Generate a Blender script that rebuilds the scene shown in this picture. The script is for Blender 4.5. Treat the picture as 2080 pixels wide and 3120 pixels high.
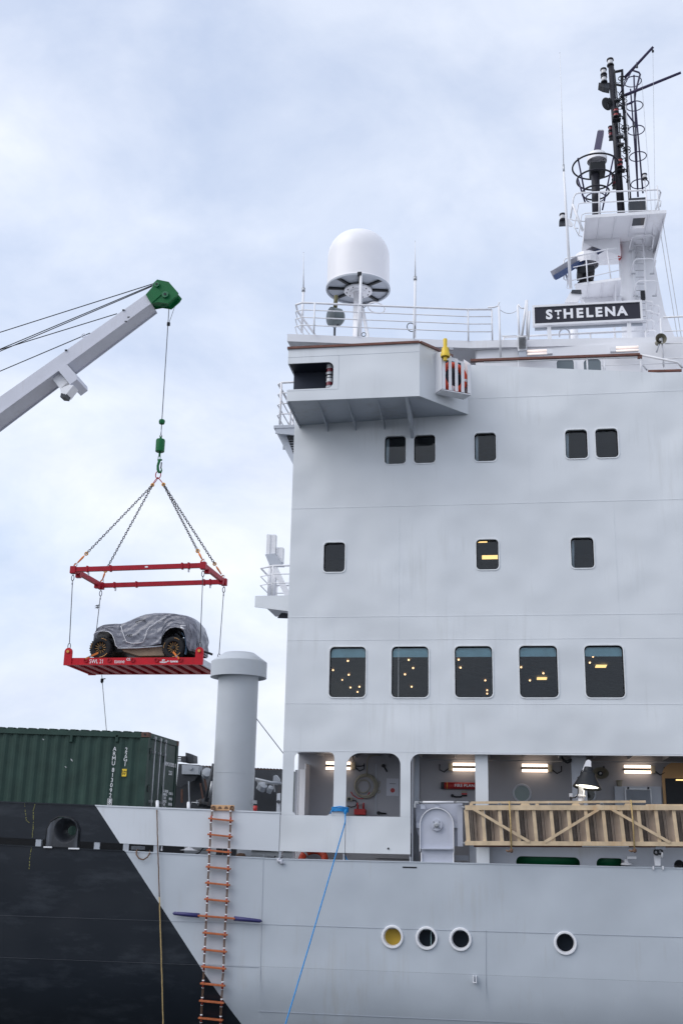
import bpy, bmesh, math, random
from mathutils import Vector, Matrix, Euler
from mathutils.geometry import tessellate_polygon
random.seed(7)
R = math.radians
for o in list(bpy.data.objects): bpy.data.objects.remove(o)
SC = bpy.context.scene
COL = SC.collection
# ------------------------------------------------------------------ camera
EYE = Vector((0, 0, 5))
FPX = 3400.0
def rot(yaw, pitch, roll):
    return Matrix.Rotation(yaw, 3, 'Z') @ Matrix.Rotation(pitch, 3, 'X') @ Matrix(((math.cos(roll), 0, -math.sin(roll)), (0, 1, 0), (math.sin(roll), 0, math.cos(roll))))
CR = rot(R(9.04), R(16.5255), R(1.2023))
cam = bpy.data.objects.new('camera', bpy.data.cameras.new('camera'))
COL.objects.link(cam)
SC.camera = cam
right, fwd, up = CR.col[0], CR.col[1], CR.col[2]
cam.matrix_world = Matrix(((right[0], up[0], -fwd[0], EYE[0]), (right[1], up[1], -fwd[1], EYE[1]), (right[2], up[2], -fwd[2], EYE[2]), (0, 0, 0, 1)))
cam.data.sensor_fit = 'VERTICAL'; cam.data.sensor_height = 36; cam.data.lens = FPX / 3120 * 36
cam.data.clip_start = .1; cam.data.clip_end = 3000
# ------------------------------------------------------------------ world, sun, exposure
W = bpy.data.worlds.new('World'); SC.world = W; W.use_nodes = True
nt = W.node_tree; N = nt.nodes; L = nt.links
for n in list(N): N.remove(n)
SUN_EL, SUN_ROT = R(44), R(238)
out = N.new('ShaderNodeOutputWorld'); bg = N.new('ShaderNodeBackground'); bg.inputs['Strength'].default_value = .1
sky = N.new('ShaderNodeTexSky'); sky.sky_type = 'NISHITA'; sky.sun_disc = False
sky.sun_elevation = SUN_EL; sky.sun_rotation = SUN_ROT; sky.air_density = 1.2; sky.dust_density = 2.0
skym = N.new('ShaderNodeMix'); skym.data_type = 'RGBA'; skym.blend_type = 'MIX'
tc = N.new('ShaderNodeTexCoord')
mp = N.new('ShaderNodeMapping'); mp.inputs['Scale'].default_value = (1.0, 1.0, 1.6); mp.inputs['Location'].default_value = (8.2, 1.7, 3.3)
L.new(tc.outputs['Generated'], mp.inputs[0])
n1 = N.new('ShaderNodeTexNoise'); n1.inputs['Scale'].default_value = 2.3; n1.inputs['Detail'].default_value = 6; n1.inputs['Roughness'].default_value = .52; n1.inputs['Distortion'].default_value = .3
n2 = N.new('ShaderNodeTexNoise'); n2.inputs['Scale'].default_value = 5.2; n2.inputs['Detail'].default_value = 8; n2.inputs['Roughness'].default_value = .58; n2.inputs['Distortion'].default_value = .25
L.new(mp.outputs[0], n1.inputs[0]); L.new(mp.outputs[0], n2.inputs[0])
r1 = N.new('ShaderNodeValToRGB'); r1.color_ramp.elements[0].position = .36; r1.color_ramp.elements[0].color = (.70, .70, .70, 1); r1.color_ramp.elements[1].position = .56; r1.color_ramp.elements[1].color = (1, 1, 1, 1)
L.new(n1.outputs[0], r1.inputs[0])
r2 = N.new('ShaderNodeValToRGB'); r2.color_ramp.elements[0].position = .3; r2.color_ramp.elements[0].color = (5.6, 6.25, 7.7, 1); r2.color_ramp.elements[1].position = .68; r2.color_ramp.elements[1].color = (8.0, 8.4, 9.3, 1)
L.new(n2.outputs[0], r2.inputs[0])
bl = N.new('ShaderNodeMix'); bl.data_type = 'RGBA'; bl.blend_type = 'MULTIPLY'; bl.inputs[0].default_value = 1
L.new(sky.outputs[0], bl.inputs[6]); bl.inputs[7].default_value = (1.5, 1.65, 1.8, 1)
L.new(r1.outputs[0], skym.inputs[0]); L.new(bl.outputs[2], skym.inputs[6]); L.new(r2.outputs[0], skym.inputs[7])
L.new(skym.outputs[2], bg.inputs[0]); L.new(bg.outputs[0], out.inputs[0])
sl = bpy.data.lights.new('sun', 'SUN'); sl.energy = 1.25; sl.angle = R(50); sl.color = (1, .97, .93)
so = bpy.data.objects.new('sun', sl); COL.objects.link(so)
# sky rotation r: sun azimuth measured from +Y clockwise -> direction to the sun
sd = Vector((math.sin(SUN_ROT) * math.cos(SUN_EL), math.cos(SUN_ROT) * math.cos(SUN_EL), math.sin(SUN_EL)))
so.rotation_euler = (-sd).to_track_quat('-Z', 'Y').to_euler()
SC.view_settings.view_transform = 'Standard'; SC.view_settings.look = 'None'; SC.view_settings.gamma = 1
SC.view_settings.exposure = 0.31
try: SC.view_settings.use_curve_mapping = False
except Exception: pass
SC.render.engine = 'CYCLES'
# ------------------------------------------------------------------ helpers
K = 1.326531
def PS(u, v, Y):                      # survey point: sight line (u, v) met at distance Y
    d = CR @ Vector(((u - 1040) / FPX, 1, -(v - 1560) / FPX)); p = d * (Y / d[1]); return Vector((p[0], p[1], p[2] + 5))
def D(x, y, Y=24.0): return PS(x * K, y * K, Y)
def DZ(x, y, Z):
    d = CR @ Vector(((x * K - 1040) / FPX, 1, -(y * K - 1560) / FPX)); p = d * ((Z - 5) / d[2]); return Vector((p[0], p[1], p[2] + 5))
def reg(ox, oy, s):                   # survey in the coordinates of an enlarged detail
    return lambda x, y, Y=24.0: PS(ox + x / s, oy + y / s, Y)

class B:
    def __init__(s): s.v = []; s.f = []; s.sm = []
    def add(s, vs, fs, smooth=False):
        o = len(s.v); s.v += [tuple(v) for v in vs]; s.f += [tuple(i + o for i in f) for f in fs]; s.sm += [smooth] * len(fs); return s
    def box(s, a, b):
        x0, x1 = sorted((a[0], b[0])); y0, y1 = sorted((a[1], b[1])); z0, z1 = sorted((a[2], b[2]))
        return s.add([(x0, y0, z0), (x1, y0, z0), (x1, y1, z0), (x0, y1, z0), (x0, y0, z1), (x1, y0, z1), (x1, y1, z1), (x0, y1, z1)],
                     [(0, 3, 2, 1), (4, 5, 6, 7), (0, 1, 5, 4), (1, 2, 6, 5), (2, 3, 7, 6), (3, 0, 4, 7)])
    def bar(s, p, q, w, h, upv=(0, 0, 1)):   # rectangular bar from p to q, w across, h along up
        p, q = Vector(p), Vector(q); d = (q - p).normalized(); u = Vector(upv)
        a = d.cross(u)
        if a.length < 1e-4: a = d.cross(Vector((1, 0, 0)))
        a.normalize(); u = a.cross(d).normalized(); vs = []
        for c in (p, q):
            for i, j in ((-1, -1), (1, -1), (1, 1), (-1, 1)): vs.append(c + a * (i * w / 2) + u * (j * h / 2))
        return s.add(vs, [(0, 1, 2, 3), (7, 6, 5, 4), (0, 4, 5, 1), (1, 5, 6, 2), (2, 6, 7, 3), (3, 7, 4, 0)])
    def tube(s, pts, r, n=8, closed=False, cap=True):
        pts = [Vector(p) for p in pts]; m = len(pts)
        rs = r if isinstance(r, (list, tuple)) else [r] * m
        T = []
        for i in range(m):
            a = pts[i - 1] if (i > 0 or closed) else pts[i]; b = pts[(i + 1) % m] if (i < m - 1 or closed) else pts[i]
            t = (b - a); t = t.normalized() if t.length > 1e-9 else Vector((0, 0, 1)); T.append(t)
        u = T[0].orthogonal().normalized(); vs = []; fs = []
        for i in range(m):
            u = (u - T[i] * u.dot(T[i]));
            u = u.normalized() if u.length > 1e-6 else T[i].orthogonal().normalized()
            w = T[i].cross(u)
            for k in range(n):
                a = 2 * math.pi * k / n; vs.append(pts[i] + (u * math.cos(a) + w * math.sin(a)) * rs[i])
        for i in range(m - (0 if closed else 1)):
            j = (i + 1) % m
            for k in range(n): fs.append((i * n + k, i * n + (k + 1) % n, j * n + (k + 1) % n, j * n + k))
        s.add(vs, fs, n > 5)
        if cap and not closed:
            o = len(s.v) - m * n
            s.f.append(tuple(o + k for k in reversed(range(n)))); s.sm.append(False)
            s.f.append(tuple(o + (m - 1) * n + k for k in range(n))); s.sm.append(False)
        return s
    def lathe(s, prof, c, axis=(0, 0, 1), n=32, smooth=True):   # prof: (radius, height)
        if smooth and len(prof) > 2:                    # split at creases so that flats shade flat
            runs = [[prof[0]]]
            for i in range(1, len(prof)):
                runs[-1].append(prof[i])
                if i < len(prof) - 1:
                    a = Vector((prof[i][0] - prof[i - 1][0], prof[i][1] - prof[i - 1][1])); d = Vector((prof[i + 1][0] - prof[i][0], prof[i + 1][1] - prof[i][1]))
                    if a.length > 1e-6 and d.length > 1e-6 and a.angle(d) > .6: runs.append([prof[i]])
            if len(runs) > 1:
                for q in runs: s.lathe(q, c, axis, n, True if len(q) == 2 or True else False) if len(q) > 2 else s._band(q, c, axis, n)
                return s
        return s._band(prof, c, axis, n, smooth)
    def _band(s, prof, c, axis, n, smooth=True):
        c = Vector(c); ax = Vector(axis).normalized(); u = ax.orthogonal().normalized(); w = ax.cross(u); vs = []; fs = []
        for r, h in prof:
            for k in range(n):
                a = 2 * math.pi * k / n; vs.append(c + ax * h + (u * math.cos(a) + w * math.sin(a)) * r)
        for i in range(len(prof) - 1):
            for k in range(n): fs.append((i * n + k, i * n + (k + 1) % n, (i + 1) * n + (k + 1) % n, (i + 1) * n + k))
        return s.add(vs, fs, smooth)
    def torus(s, c, R_, r, axis=(0, 0, 1), n=32, m=8, arc=(0, 2 * math.pi)):
        c = Vector(c); ax = Vector(axis).normalized(); u = ax.orthogonal().normalized(); w = ax.cross(u)
        full = abs(arc[1] - arc[0] - 2 * math.pi) < 1e-3; k_ = n if full else n + 1
        pts = [c + (u * math.cos(arc[0] + (arc[1] - arc[0]) * i / n) + w * math.sin(arc[0] + (arc[1] - arc[0]) * i / n)) * R_ for i in range(k_)]
        return s.tube(pts, r, m, closed=full)
    def plate(s, outer, holes, y0, y1, sides=True):    # outline in (x, z), solid from y0 (near) to y1
        loops = [outer] + list(holes)
        tri = tessellate_polygon([[Vector((p[0], p[1], 0)) for p in lp] for lp in loops])
        flat = [p for lp in loops for p in lp]; n = len(flat)
        vs = [(p[0], y0, p[1]) for p in flat] + [(p[0], y1, p[1]) for p in flat]; fs = []
        for t in tri:
            a, b, c = [Vector((flat[i][0], flat[i][1], 0)) for i in t]
            t = tuple(t) if (b - a).cross(c - a).z > 0 else tuple(reversed(t))
            fs.append(t); fs.append(tuple(i + n for i in reversed(t)))
        if sides:
            o = 0
            for li, lp in enumerate(loops):
                m = len(lp); ar = sum(lp[i][0] * lp[(i + 1) % m][1] - lp[(i + 1) % m][0] * lp[i][1] for i in range(m))
                for i in range(m):
                    j = (i + 1) % m; q = (o + i, o + i + n, o + j + n, o + j)
                    ccw = ar > 0
                    if li: ccw = not ccw
                    fs.append(q if ccw else tuple(reversed(q)))
                o += m
        return s.add(vs, fs)
    def prism(s, poly, d):                              # 3D polygon extruded along vector d
        n = len(poly); d = Vector(d); vs = [Vector(p) for p in poly] + [Vector(p) + d for p in poly]
        return s.add(vs, [tuple(range(n)), tuple(reversed(range(n, 2 * n)))] + [(i, i + n, (i + 1) % n + n, (i + 1) % n) for i in range(n)])
    def grid(s, P, nu, nv, smooth=True):
        return s.add(P, [(i * nv + j, (i + 1) * nv + j, (i + 1) * nv + j + 1, i * nv + j + 1) for i in range(nu - 1) for j in range(nv - 1)], smooth)
def rrect(x0, x1, z0, z1, r, n=5, rs=None):
    rs = rs or (r, r, r, r)                             # corner radii: lower left, lower right, upper right, upper left
    out = []
    for (cx, cz, a0, rr) in ((x0 + rs[0], z0 + rs[0], 180, rs[0]), (x1 - rs[1], z0 + rs[1], 270, rs[1]), (x1 - rs[2], z1 - rs[2], 0, rs[2]), (x0 + rs[3], z1 - rs[3], 90, rs[3])):
        if rr < 1e-3: out.append((cx, cz)); continue
        for k in range(n + 1):
            a = R(a0 + 90 * k / n); out.append((cx + rr * math.cos(a), cz + rr * math.sin(a)))
    return out
def circ(x, z, r, n=28): return [(x + r * math.cos(2 * math.pi * k / n), z + r * math.sin(2 * math.pi * k / n)) for k in range(n)]

def wloc(o):
    l = Vector(o.location)
    while o.parent: o = o.parent; l += Vector(o.location)
    return l
def tag(o, label=None, cat=None, group=None, kind=None):
    if label: o['label'] = label
    if cat: o['category'] = cat
    if group: o['group'] = group
    if kind: o['kind'] = kind
    return o
def thing(name, label, cat, loc=(0, 0, 0), group=None):
    o = bpy.data.objects.new(name, None); COL.objects.link(o); o.location = loc; o.empty_display_size = .2
    return tag(o, label, cat, group)
def part(name, b, mat, parent=None, label=None, kind=None, bevel=0):
    me = bpy.data.meshes.new(name)
    if parent: off = wloc(parent)
    else:
        xs = [v[0] for v in b.v]; ys = [v[1] for v in b.v]; zs = [v[2] for v in b.v]
        off = Vector(((min(xs) + max(xs)) / 2, (min(ys) + max(ys)) / 2, min(zs)))
    me.from_pydata([(v[0] - off[0], v[1] - off[1], v[2] - off[2]) for v in b.v], [], b.f)
    me.polygons.foreach_set('use_smooth', b.sm); me.update()
    for m in (mat if isinstance(mat, (list, tuple)) else [mat]): me.materials.append(m)
    o = bpy.data.objects.new(name, me); COL.objects.link(o)
    if parent: o.parent = parent
    else: o.location = off
    if bevel:
        bv = o.modifiers.new('bevel', 'BEVEL'); bv.width = bevel; bv.segments = 2; bv.limit_method = 'ANGLE'
    return tag(o, label, kind=kind)
def copy_tree(o, parent=None):
    c = o.copy(); COL.objects.link(c)
    if parent: c.parent = parent
    for ch in list(o.children): copy_tree(ch, c)
    return c
def text(name, s, size, origin, xdir, updir, mat, parent, bold=0.0, spacing=1.0, depth=.004, align='CENTER', line=1.0, narrow=1.0):
    cu = bpy.data.curves.new(name, 'FONT'); cu.body = s; cu.size = size; cu.offset = bold; cu.space_character = spacing; cu.extrude = depth
    cu.align_x = align; cu.align_y = 'CENTER'; cu.space_line = line; cu.resolution_u = 3
    t = bpy.data.objects.new(name, cu); COL.objects.link(t)
    dg = bpy.context.evaluated_depsgraph_get(); dg.update()
    me = bpy.data.meshes.new_from_object(t.evaluated_get(dg)); bpy.data.objects.remove(t)
    x = Vector(xdir).normalized(); u = Vector(updir).normalized(); z = x.cross(u)
    M = Matrix(((x[0] * narrow, u[0], z[0], 0), (x[1] * narrow, u[1], z[1], 0), (x[2] * narrow, u[2], z[2], 0), (0, 0, 0, 1)))
    me.transform(Matrix.Translation(Vector(origin) - wloc(parent)) @ M)
    me.materials.clear(); me.materials.append(mat)
    o = bpy.data.objects.new(name, me); COL.objects.link(o); o.parent = parent
    return o
# ------------------------------------------------------------------ materials
def mat(name, rgb, rough=.5, metal=0, var=.06, scale=1.5, bump=0, bscale=3, streak=0, scol=(.28, .2, .13), emit=None, estr=0, spec=.5, extra=None, bdist=.02, sscale=(7, 7, .5), pos=.58):
    m = bpy.data.materials.new(name); m.use_nodes = True; nt = m.node_tree; N = nt.nodes; L = nt.links
    b = N['Principled BSDF']; b.inputs['Roughness'].default_value = rough; b.inputs['Metallic'].default_value = metal
    b.inputs['Specular IOR Level'].default_value = spec
    g = N.new('ShaderNodeNewGeometry')
    tcn = N.new('ShaderNodeTexCoord')
    no = N.new('ShaderNodeTexNoise'); no.inputs['Scale'].default_value = scale; no.inputs['Detail'].default_value = 5; L.new(tcn.outputs['Object'], no.inputs[0])
    mr = N.new('ShaderNodeMapRange'); mr.inputs[1].default_value = .3; mr.inputs[2].default_value = .7; mr.inputs[3].default_value = 1 - var; mr.inputs[4].default_value = 1 + var * .6
    L.new(no.outputs[0], mr.inputs[0])
    mx = N.new('ShaderNodeMix'); mx.data_type = 'RGBA'; mx.blend_type = 'MULTIPLY'; mx.inputs[0].default_value = 1; mx.inputs[6].default_value = (*rgb, 1)
    cc = N.new('ShaderNodeCombineColor'); [L.new(mr.outputs[0], cc.inputs[i]) for i in range(3)]; L.new(cc.outputs[0], mx.inputs[7])
    last = mx.outputs[2]
    if streak:
        mp = N.new('ShaderNodeMapping'); mp.inputs['Scale'].default_value = sscale; L.new(tcn.outputs['Object'], mp.inputs[0])
        ns = N.new('ShaderNodeTexNoise'); ns.inputs['Scale'].default_value = 1; ns.inputs['Detail'].default_value = 7; ns.inputs['Roughness'].default_value = .65; L.new(mp.outputs[0], ns.inputs[0])
        nb = N.new('ShaderNodeTexNoise'); nb.inputs['Scale'].default_value = .6; nb.inputs['Detail'].default_value = 3; L.new(tcn.outputs['Object'], nb.inputs[0])
        ml = N.new('ShaderNodeMath'); ml.operation = 'MULTIPLY'; L.new(ns.outputs[0], ml.inputs[0]); L.new(nb.outputs[0], ml.inputs[1])
        ms = N.new('ShaderNodeMapRange'); ms.inputs[1].default_value = pos * .5; ms.inputs[2].default_value = pos * .5 + .14; ms.inputs[4].default_value = streak; L.new(ml.outputs[0], ms.inputs[0])
        m2 = N.new('ShaderNodeMix'); m2.data_type = 'RGBA'; L.new(ms.outputs[0], m2.inputs[0]); L.new(last, m2.inputs[6]); m2.inputs[7].default_value = (*scol, 1); last = m2.outputs[2]
    if extra: last = extra(N, L, last, tcn, g)
    L.new(last, b.inputs['Base Color'])
    nr = N.new('ShaderNodeMapRange'); nr.inputs[3].default_value = rough * .8; nr.inputs[4].default_value = min(1, rough * 1.2); L.new(no.outputs[0], nr.inputs[0]); L.new(nr.outputs[0], b.inputs['Roughness'])
    if bump:
        nb2 = N.new('ShaderNodeTexNoise'); nb2.inputs['Scale'].default_value = bscale; nb2.inputs['Detail'].default_value = 1 if bscale < 1 else 3; L.new(tcn.outputs['Object'], nb2.inputs[0])
        bp = N.new('ShaderNodeBump'); bp.inputs['Strength'].default_value = bump; bp.inputs['Distance'].default_value = bdist; L.new(nb2.outputs[0], bp.inputs['Height']); L.new(bp.outputs[0], b.inputs['Normal'])
    if emit: b.inputs['Emission Color'].default_value = (*emit, 1); b.inputs['Emission Strength'].default_value = estr
    return m
WALLC = (.71, .735, .765)
M = {}
M['wall'] = mat('painted_side_plating', WALLC, .36, var=.07, scale=.6, bump=.6, bscale=.85, bdist=.17, streak=.22, scol=(.42, .42, .40), pos=.60)
M['white'] = mat('white_ship_paint', (.80, .80, .83), .45, var=.05, scale=1.2, bump=.25, bscale=2, bdist=.01, streak=.22, scol=(.5, .45, .38), pos=.62)
M['whiteclean'] = mat('white_gelcoat', (.84, .83, .86), .35, var=.03)
M['grey'] = mat('grey_ship_paint', (.48, .51, .57), .42, var=.08, scale=1.5, bump=.3, bscale=3, bdist=.008, streak=.3, scol=(.3, .27, .22))
M['vent'] = mat('vent_paint', (.47, .50, .54), .36, var=.06, scale=1.2, bump=.35, bscale=2.5, bdist=.012, streak=.16, scol=(.5, .45, .36))
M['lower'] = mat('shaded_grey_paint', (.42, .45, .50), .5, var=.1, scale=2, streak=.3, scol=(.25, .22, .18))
M['dark'] = mat('dark_grey_steel', (.055, .06, .07), .5, spec=.22, var=.2, scale=2, bump=.4, bscale=5, streak=.35, scol=(.16, .10, .06))
M['black'] = mat('black_paint', (.022, .024, .028), .45, spec=.22, var=.15, scale=2)
M['redlens'] = mat('red_lamp_glass', (.28, .012, .015), .25)
M['blackmast'] = mat('black_mast_paint', (.024, .024, .032), .42, spec=.22, var=.2, scale=3)
M['navy'] = mat('navy_recess_paint', (.035, .042, .062), .5, spec=.22, var=.12)
M['rim'] = mat('window_rim_paint', (.78, .80, .82), .4, var=.12, scale=6, streak=.3, scol=(.45, .38, .30))
M['wood'] = mat('varnished_rail_wood', (.16, .055, .035), .35, var=.25, scale=9)
M['glass'] = mat('dark_window_glass', (.012, .016, .022), .04, var=.05, spec=.55)
M['steel'] = mat('galvanised_steel', (.42, .43, .45), .4, metal=.7, var=.2, scale=8)
M['wire'] = mat('wire_rope', (.05, .05, .055), .5, metal=.3, var=.2, scale=30)
M['green'] = mat('crane_green_paint', (.003, .12, .035), .5, spec=.25, var=.12, scale=3, streak=.25, scol=(.02, .05, .03))
M['darkgreen'] = mat('dark_green_paint', (.005, .13, .05), .45, var=.1)
M['red'] = mat('red_lifting_paint', (.36, .008, .022), .5, spec=.25, var=.12, scale=4, streak=.3, scol=(.16, .02, .02))
M['brightred'] = mat('bright_red_paint', (.52, .010, .022), .5, spec=.25, var=.1, scale=4, streak=.3, scol=(.2, .02, .02))
M['redflat'] = mat('fire_red_paint', (.42, .02, .02), .4, var=.1)
M['orange'] = mat('orange_rope_fittings', (.75, .22, .03), .5, var=.15, scale=10)
M['brass'] = mat('gold_chain_fittings', (.62, .30, .06), .4, metal=.3, var=.15, scale=10)
M['lifeorange'] = mat('life_ring_orange', (.80, .09, .035), .55, var=.1)
M['yellow'] = mat('yellow_plastic', (.80, .55, .03), .4, var=.08)
M['chain'] = mat('chain_steel', (.045, .042, .05), .45, metal=.5, var=.2, scale=20)
M['rubber'] = mat('tyre_rubber', (.02, .02, .023), .75, spec=.22, var=.25, scale=10, bump=.3, bscale=40)
M['gold'] = mat('gold_wheel_paint', (.40, .22, .07), .35, metal=.4)
M['cover'] = mat('grey_car_cover_fabric', (.17, .175, .215), .30, var=.10, scale=5, bump=.25, bscale=9, bdist=.03, spec=.7)
M['covertrim'] = mat('cover_white_piping', (.75, .75, .78), .6)
M['decal'] = mat('cover_dark_print', (.05, .055, .065), .6)
M['tan'] = mat('underbody_tan', (.27, .20, .14), .7, var=.2, scale=4)
M['bluecloth'] = mat('blue_fender_liner', (.10, .20, .32), .6)
M['timber'] = mat('pale_gangway_alloy', (.64, .49, .32), .5, var=.2, scale=5, streak=.45, scol=(.45, .25, .10))
M['tread'] = mat('gangway_tread_grip', (.20, .17, .15), .7, var=.25, scale=9)
M['treadcurve'] = mat('gangway_tread_nosing', (.40, .32, .26), .45, var=.15, scale=5)
M['step'] = mat('orange_pilot_step', (.44, .12, .04), .5, var=.25, scale=12)
M['plywood'] = mat('pale_plywood', (.60, .36, .19), .6, var=.15, scale=8)
M['ropebrown'] = mat('brown_rope', (.17, .10, .065), .9, var=.35, scale=25)
M['ropetan'] = mat('tan_rope', (.50, .36, .16), .9, var=.3, scale=25)
M['ropeblue'] = mat('blue_polypropylene_rope', (.01, .25, .62), .5, var=.2, scale=25)
M['purple'] = mat('purple_spreader_sleeve', (.03, .028, .13), .5)
M['lamp'] = mat('lit_tube', (1, .9, .8), .3, emit=(1, .78, .60), estr=2.6)
M['lampcool'] = mat('lit_white_tube', (1, .9, .85), .3, emit=(1, .86, .78), estr=.45)
M['down'] = mat('lit_downlight', (1, .8, .6), .3, emit=(1, .56, .26), estr=3)
M['panellight'] = mat('lit_ceiling_panel', (1, .8, .5), .3, emit=(1, .62, .22), estr=1.6)
M['wheel_red'] = mat('red_lens', (.18, .015, .03), .2)
M['lens'] = mat('clear_lens', (.6, .6, .62), .15)
M['wallin'] = mat('shaded_passage_paint', (.36, .36, .39), .5, var=.08, scale=1.1, bump=.3, bscale=1.2, bdist=.03, streak=.2, scol=(.3, .26, .22))  # base colour lowered to stand in for the weaker light inside
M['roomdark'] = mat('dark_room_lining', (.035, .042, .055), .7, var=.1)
M['blind'] = mat('teal_roller_blind', (.55, .80, .82), .7, var=.12, scale=4)
M['curtain'] = mat('pale_curtain', (.75, .80, .82), .8, var=.1)
M['amber'] = mat('yellow_porthole_blind', (.42, .27, .02), .6, var=.08)
M['paper'] = mat('paper_sign', (.55, .56, .62), .7)
M['warmwall'] = mat('lit_cabin_lining', (.55, .33, .15), .6)
M['signface'] = mat('sign_panel_black', (.035, .035, .048), .4, spec=.22)
M['letters'] = mat('sign_letters_white', (.85, .85, .88), .5)
M['greyhorn'] = mat('dull_beige_horn', (.30, .28, .22), .5)
M['radarblue'] = mat('radar_blue_grey', (.04, .07, .17), .35)
M['radargrey'] = mat('radar_grey', (.30, .30, .34), .4)
M['searchlight'] = mat('searchlight_grey_green', (.11, .135, .14), .35, var=.15)
gm = bpy.data.materials.new('tinted_clear_glass'); gm.use_nodes = True; _n = gm.node_tree.nodes; _l = gm.node_tree.links
for _x in list(_n): _n.remove(_x)
_o = _n.new('ShaderNodeOutputMaterial'); _m = _n.new('ShaderNodeMixShader'); _t = _n.new('ShaderNodeBsdfTransparent'); _t.inputs[0].default_value = (.84, .89, .92, 1)
_g = _n.new('ShaderNodeBsdfGlossy'); _g.inputs['Roughness'].default_value = .02; _f = _n.new('ShaderNodeFresnel'); _f.inputs[0].default_value = 1.46
_l.new(_f.outputs[0], _m.inputs[0]); _l.new(_t.outputs[0], _m.inputs[1]); _l.new(_g.outputs[0], _m.inputs[2]); _l.new(_m.outputs[0], _o.inputs[0])
M['glassclear'] = gm
M['container'] = mat('container_green_paint', (.030, .060, .050), .5, spec=.22, var=.2, scale=2.5, bump=.3, bscale=6, streak=.3, scol=(.05, .10, .075))
M['rust'] = mat('rusty_corner_casting', (.12, .06, .045), .8, var=.4, scale=14)
M['deck'] = mat('deck_paint', (.10, .11, .12), .7, var=.25, scale=2)
# paint line between the black bow and the grey side, running diagonally aft
pa, pb = D(220, 1851), D(287, 1960)
pc = D(550, 2352, 24.12)
kx = (pc.x - pa.x) / (pc.z - pa.z)
def paintline(N, L, last, tcn, g, dark=(.009, .013, .020), worn=(.045, .053, .066)):
    sp = N.new('ShaderNodeSeparateXYZ'); L.new(g.outputs['Position'], sp.inputs[0])
    m1 = N.new('ShaderNodeMath'); m1.operation = 'MULTIPLY_ADD'; L.new(sp.outputs[2], m1.inputs[0]); m1.inputs[1].default_value = -kx; m1.inputs[2].default_value = kx * pa.z - pa.x
    m2 = N.new('ShaderNodeMath'); m2.operation = 'ADD'; L.new(sp.outputs[0], m2.inputs[0]); L.new(m1.outputs[0], m2.inputs[1])
    m3 = N.new('ShaderNodeMath'); m3.operation = 'LESS_THAN'; L.new(m2.outputs[0], m3.inputs[0]); m3.inputs[1].default_value = 0
    mx = N.new('ShaderNodeMix'); mx.data_type = 'RGBA'; L.new(m3.outputs[0], mx.inputs[0]); L.new(last, mx.inputs[6]); 
    mp = N.new('ShaderNodeMapping'); mp.inputs['Scale'].default_value = (.9, .9, 3.2); L.new(g.outputs['Position'], mp.inputs[0])   # scuffed, salt-dulled patches of the black paint
    wn_ = N.new('ShaderNodeTexNoise'); wn_.inputs['Scale'].default_value = .9; wn_.inputs['Detail'].default_value = 9; wn_.inputs['Roughness'].default_value = .68; L.new(mp.outputs[0], wn_.inputs[0])
    wr = N.new('ShaderNodeMapRange'); wr.inputs[1].default_value = .50; wr.inputs[2].default_value = .80; wr.inputs[4].default_value = .8; L.new(wn_.outputs[0], wr.inputs[0])
    wm = N.new('ShaderNodeMix'); wm.data_type = 'RGBA'; L.new(wr.outputs[0], wm.inputs[0]); wm.inputs[6].default_value = (*dark, 1); wm.inputs[7].default_value = (*worn, 1); L.new(wm.outputs[2], mx.inputs[7])
    return mx.outputs[2]
M['seam'] = mat('hull_seam_paint', (.36, .39, .44), .5, extra=lambda N, L, l, t, g: paintline(N, L, l, t, g, (.035, .042, .055), (.075, .085, .10)))
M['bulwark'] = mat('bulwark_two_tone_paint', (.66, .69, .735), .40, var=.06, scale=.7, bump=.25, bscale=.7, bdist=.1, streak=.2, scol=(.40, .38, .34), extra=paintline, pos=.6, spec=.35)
M['hull'] = mat('hull_two_tone_shaded_paint', (.51, .55, .60), .42, spec=.32, var=.08, scale=.7, bump=.38, bscale=.8, bdist=.15, streak=.3, scol=(.40, .38, .34), extra=paintline, pos=.6)  # grey part darker than the bulwark, standing in for shade down the side

# ================================================================== setting
b = B(); b.add([(-600, -60, 0), (600, -60, 0), (600, 900, 0), (-600, 900, 0)], [(0, 1, 2, 3)])
part('water', b, mat('harbour_water', (.015, .03, .035), .12, bump=.6, bscale=1.2, bdist=.15), kind='structure')
b = B(); b.box((-60, -58, -2), (60, 2.2, 3.3)); qm = part('quay', b, mat('quay_concrete', (.13, .13, .13), .85, var=.2, scale=3, bump=.4, bscale=12), kind='structure')
b = B(); b.box((-120, 46.5, -2), (120, 260, 2.6)); part('quay', b, mat('far_bounce_concrete', (.38, .37, .35), .85, var=.2, scale=3), kind='structure')  # added out of sight beyond the ship, bounces light onto undersides
# ================================================================== ship
Y0 = 24.0
XR = 15.0
ship = thing('cargo_ship', 'large grey ship with black bow moored alongside, five lounge windows and an open side passage', 'ship', (4, 34, 0))
def sp(name, b, m, label=None, kind=None, bevel=0): return part(name, b, m, ship, label, kind, bevel)
ra, rm, rr = PS(0, 2576, Y0), PS(860, 2619, Y0), PS(2080, 2650, Y0)
def zrail(x): return ra.z + (rm.z - ra.z) * (x - ra.x) / (rm.x - ra.x) if x < rm.x else rm.z
def flare(z): return .0 if z > 2.55 else .19 * (2.55 - z) ** 2.0  # inward curve deepened so the lower plating turns down and looks darker
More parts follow.
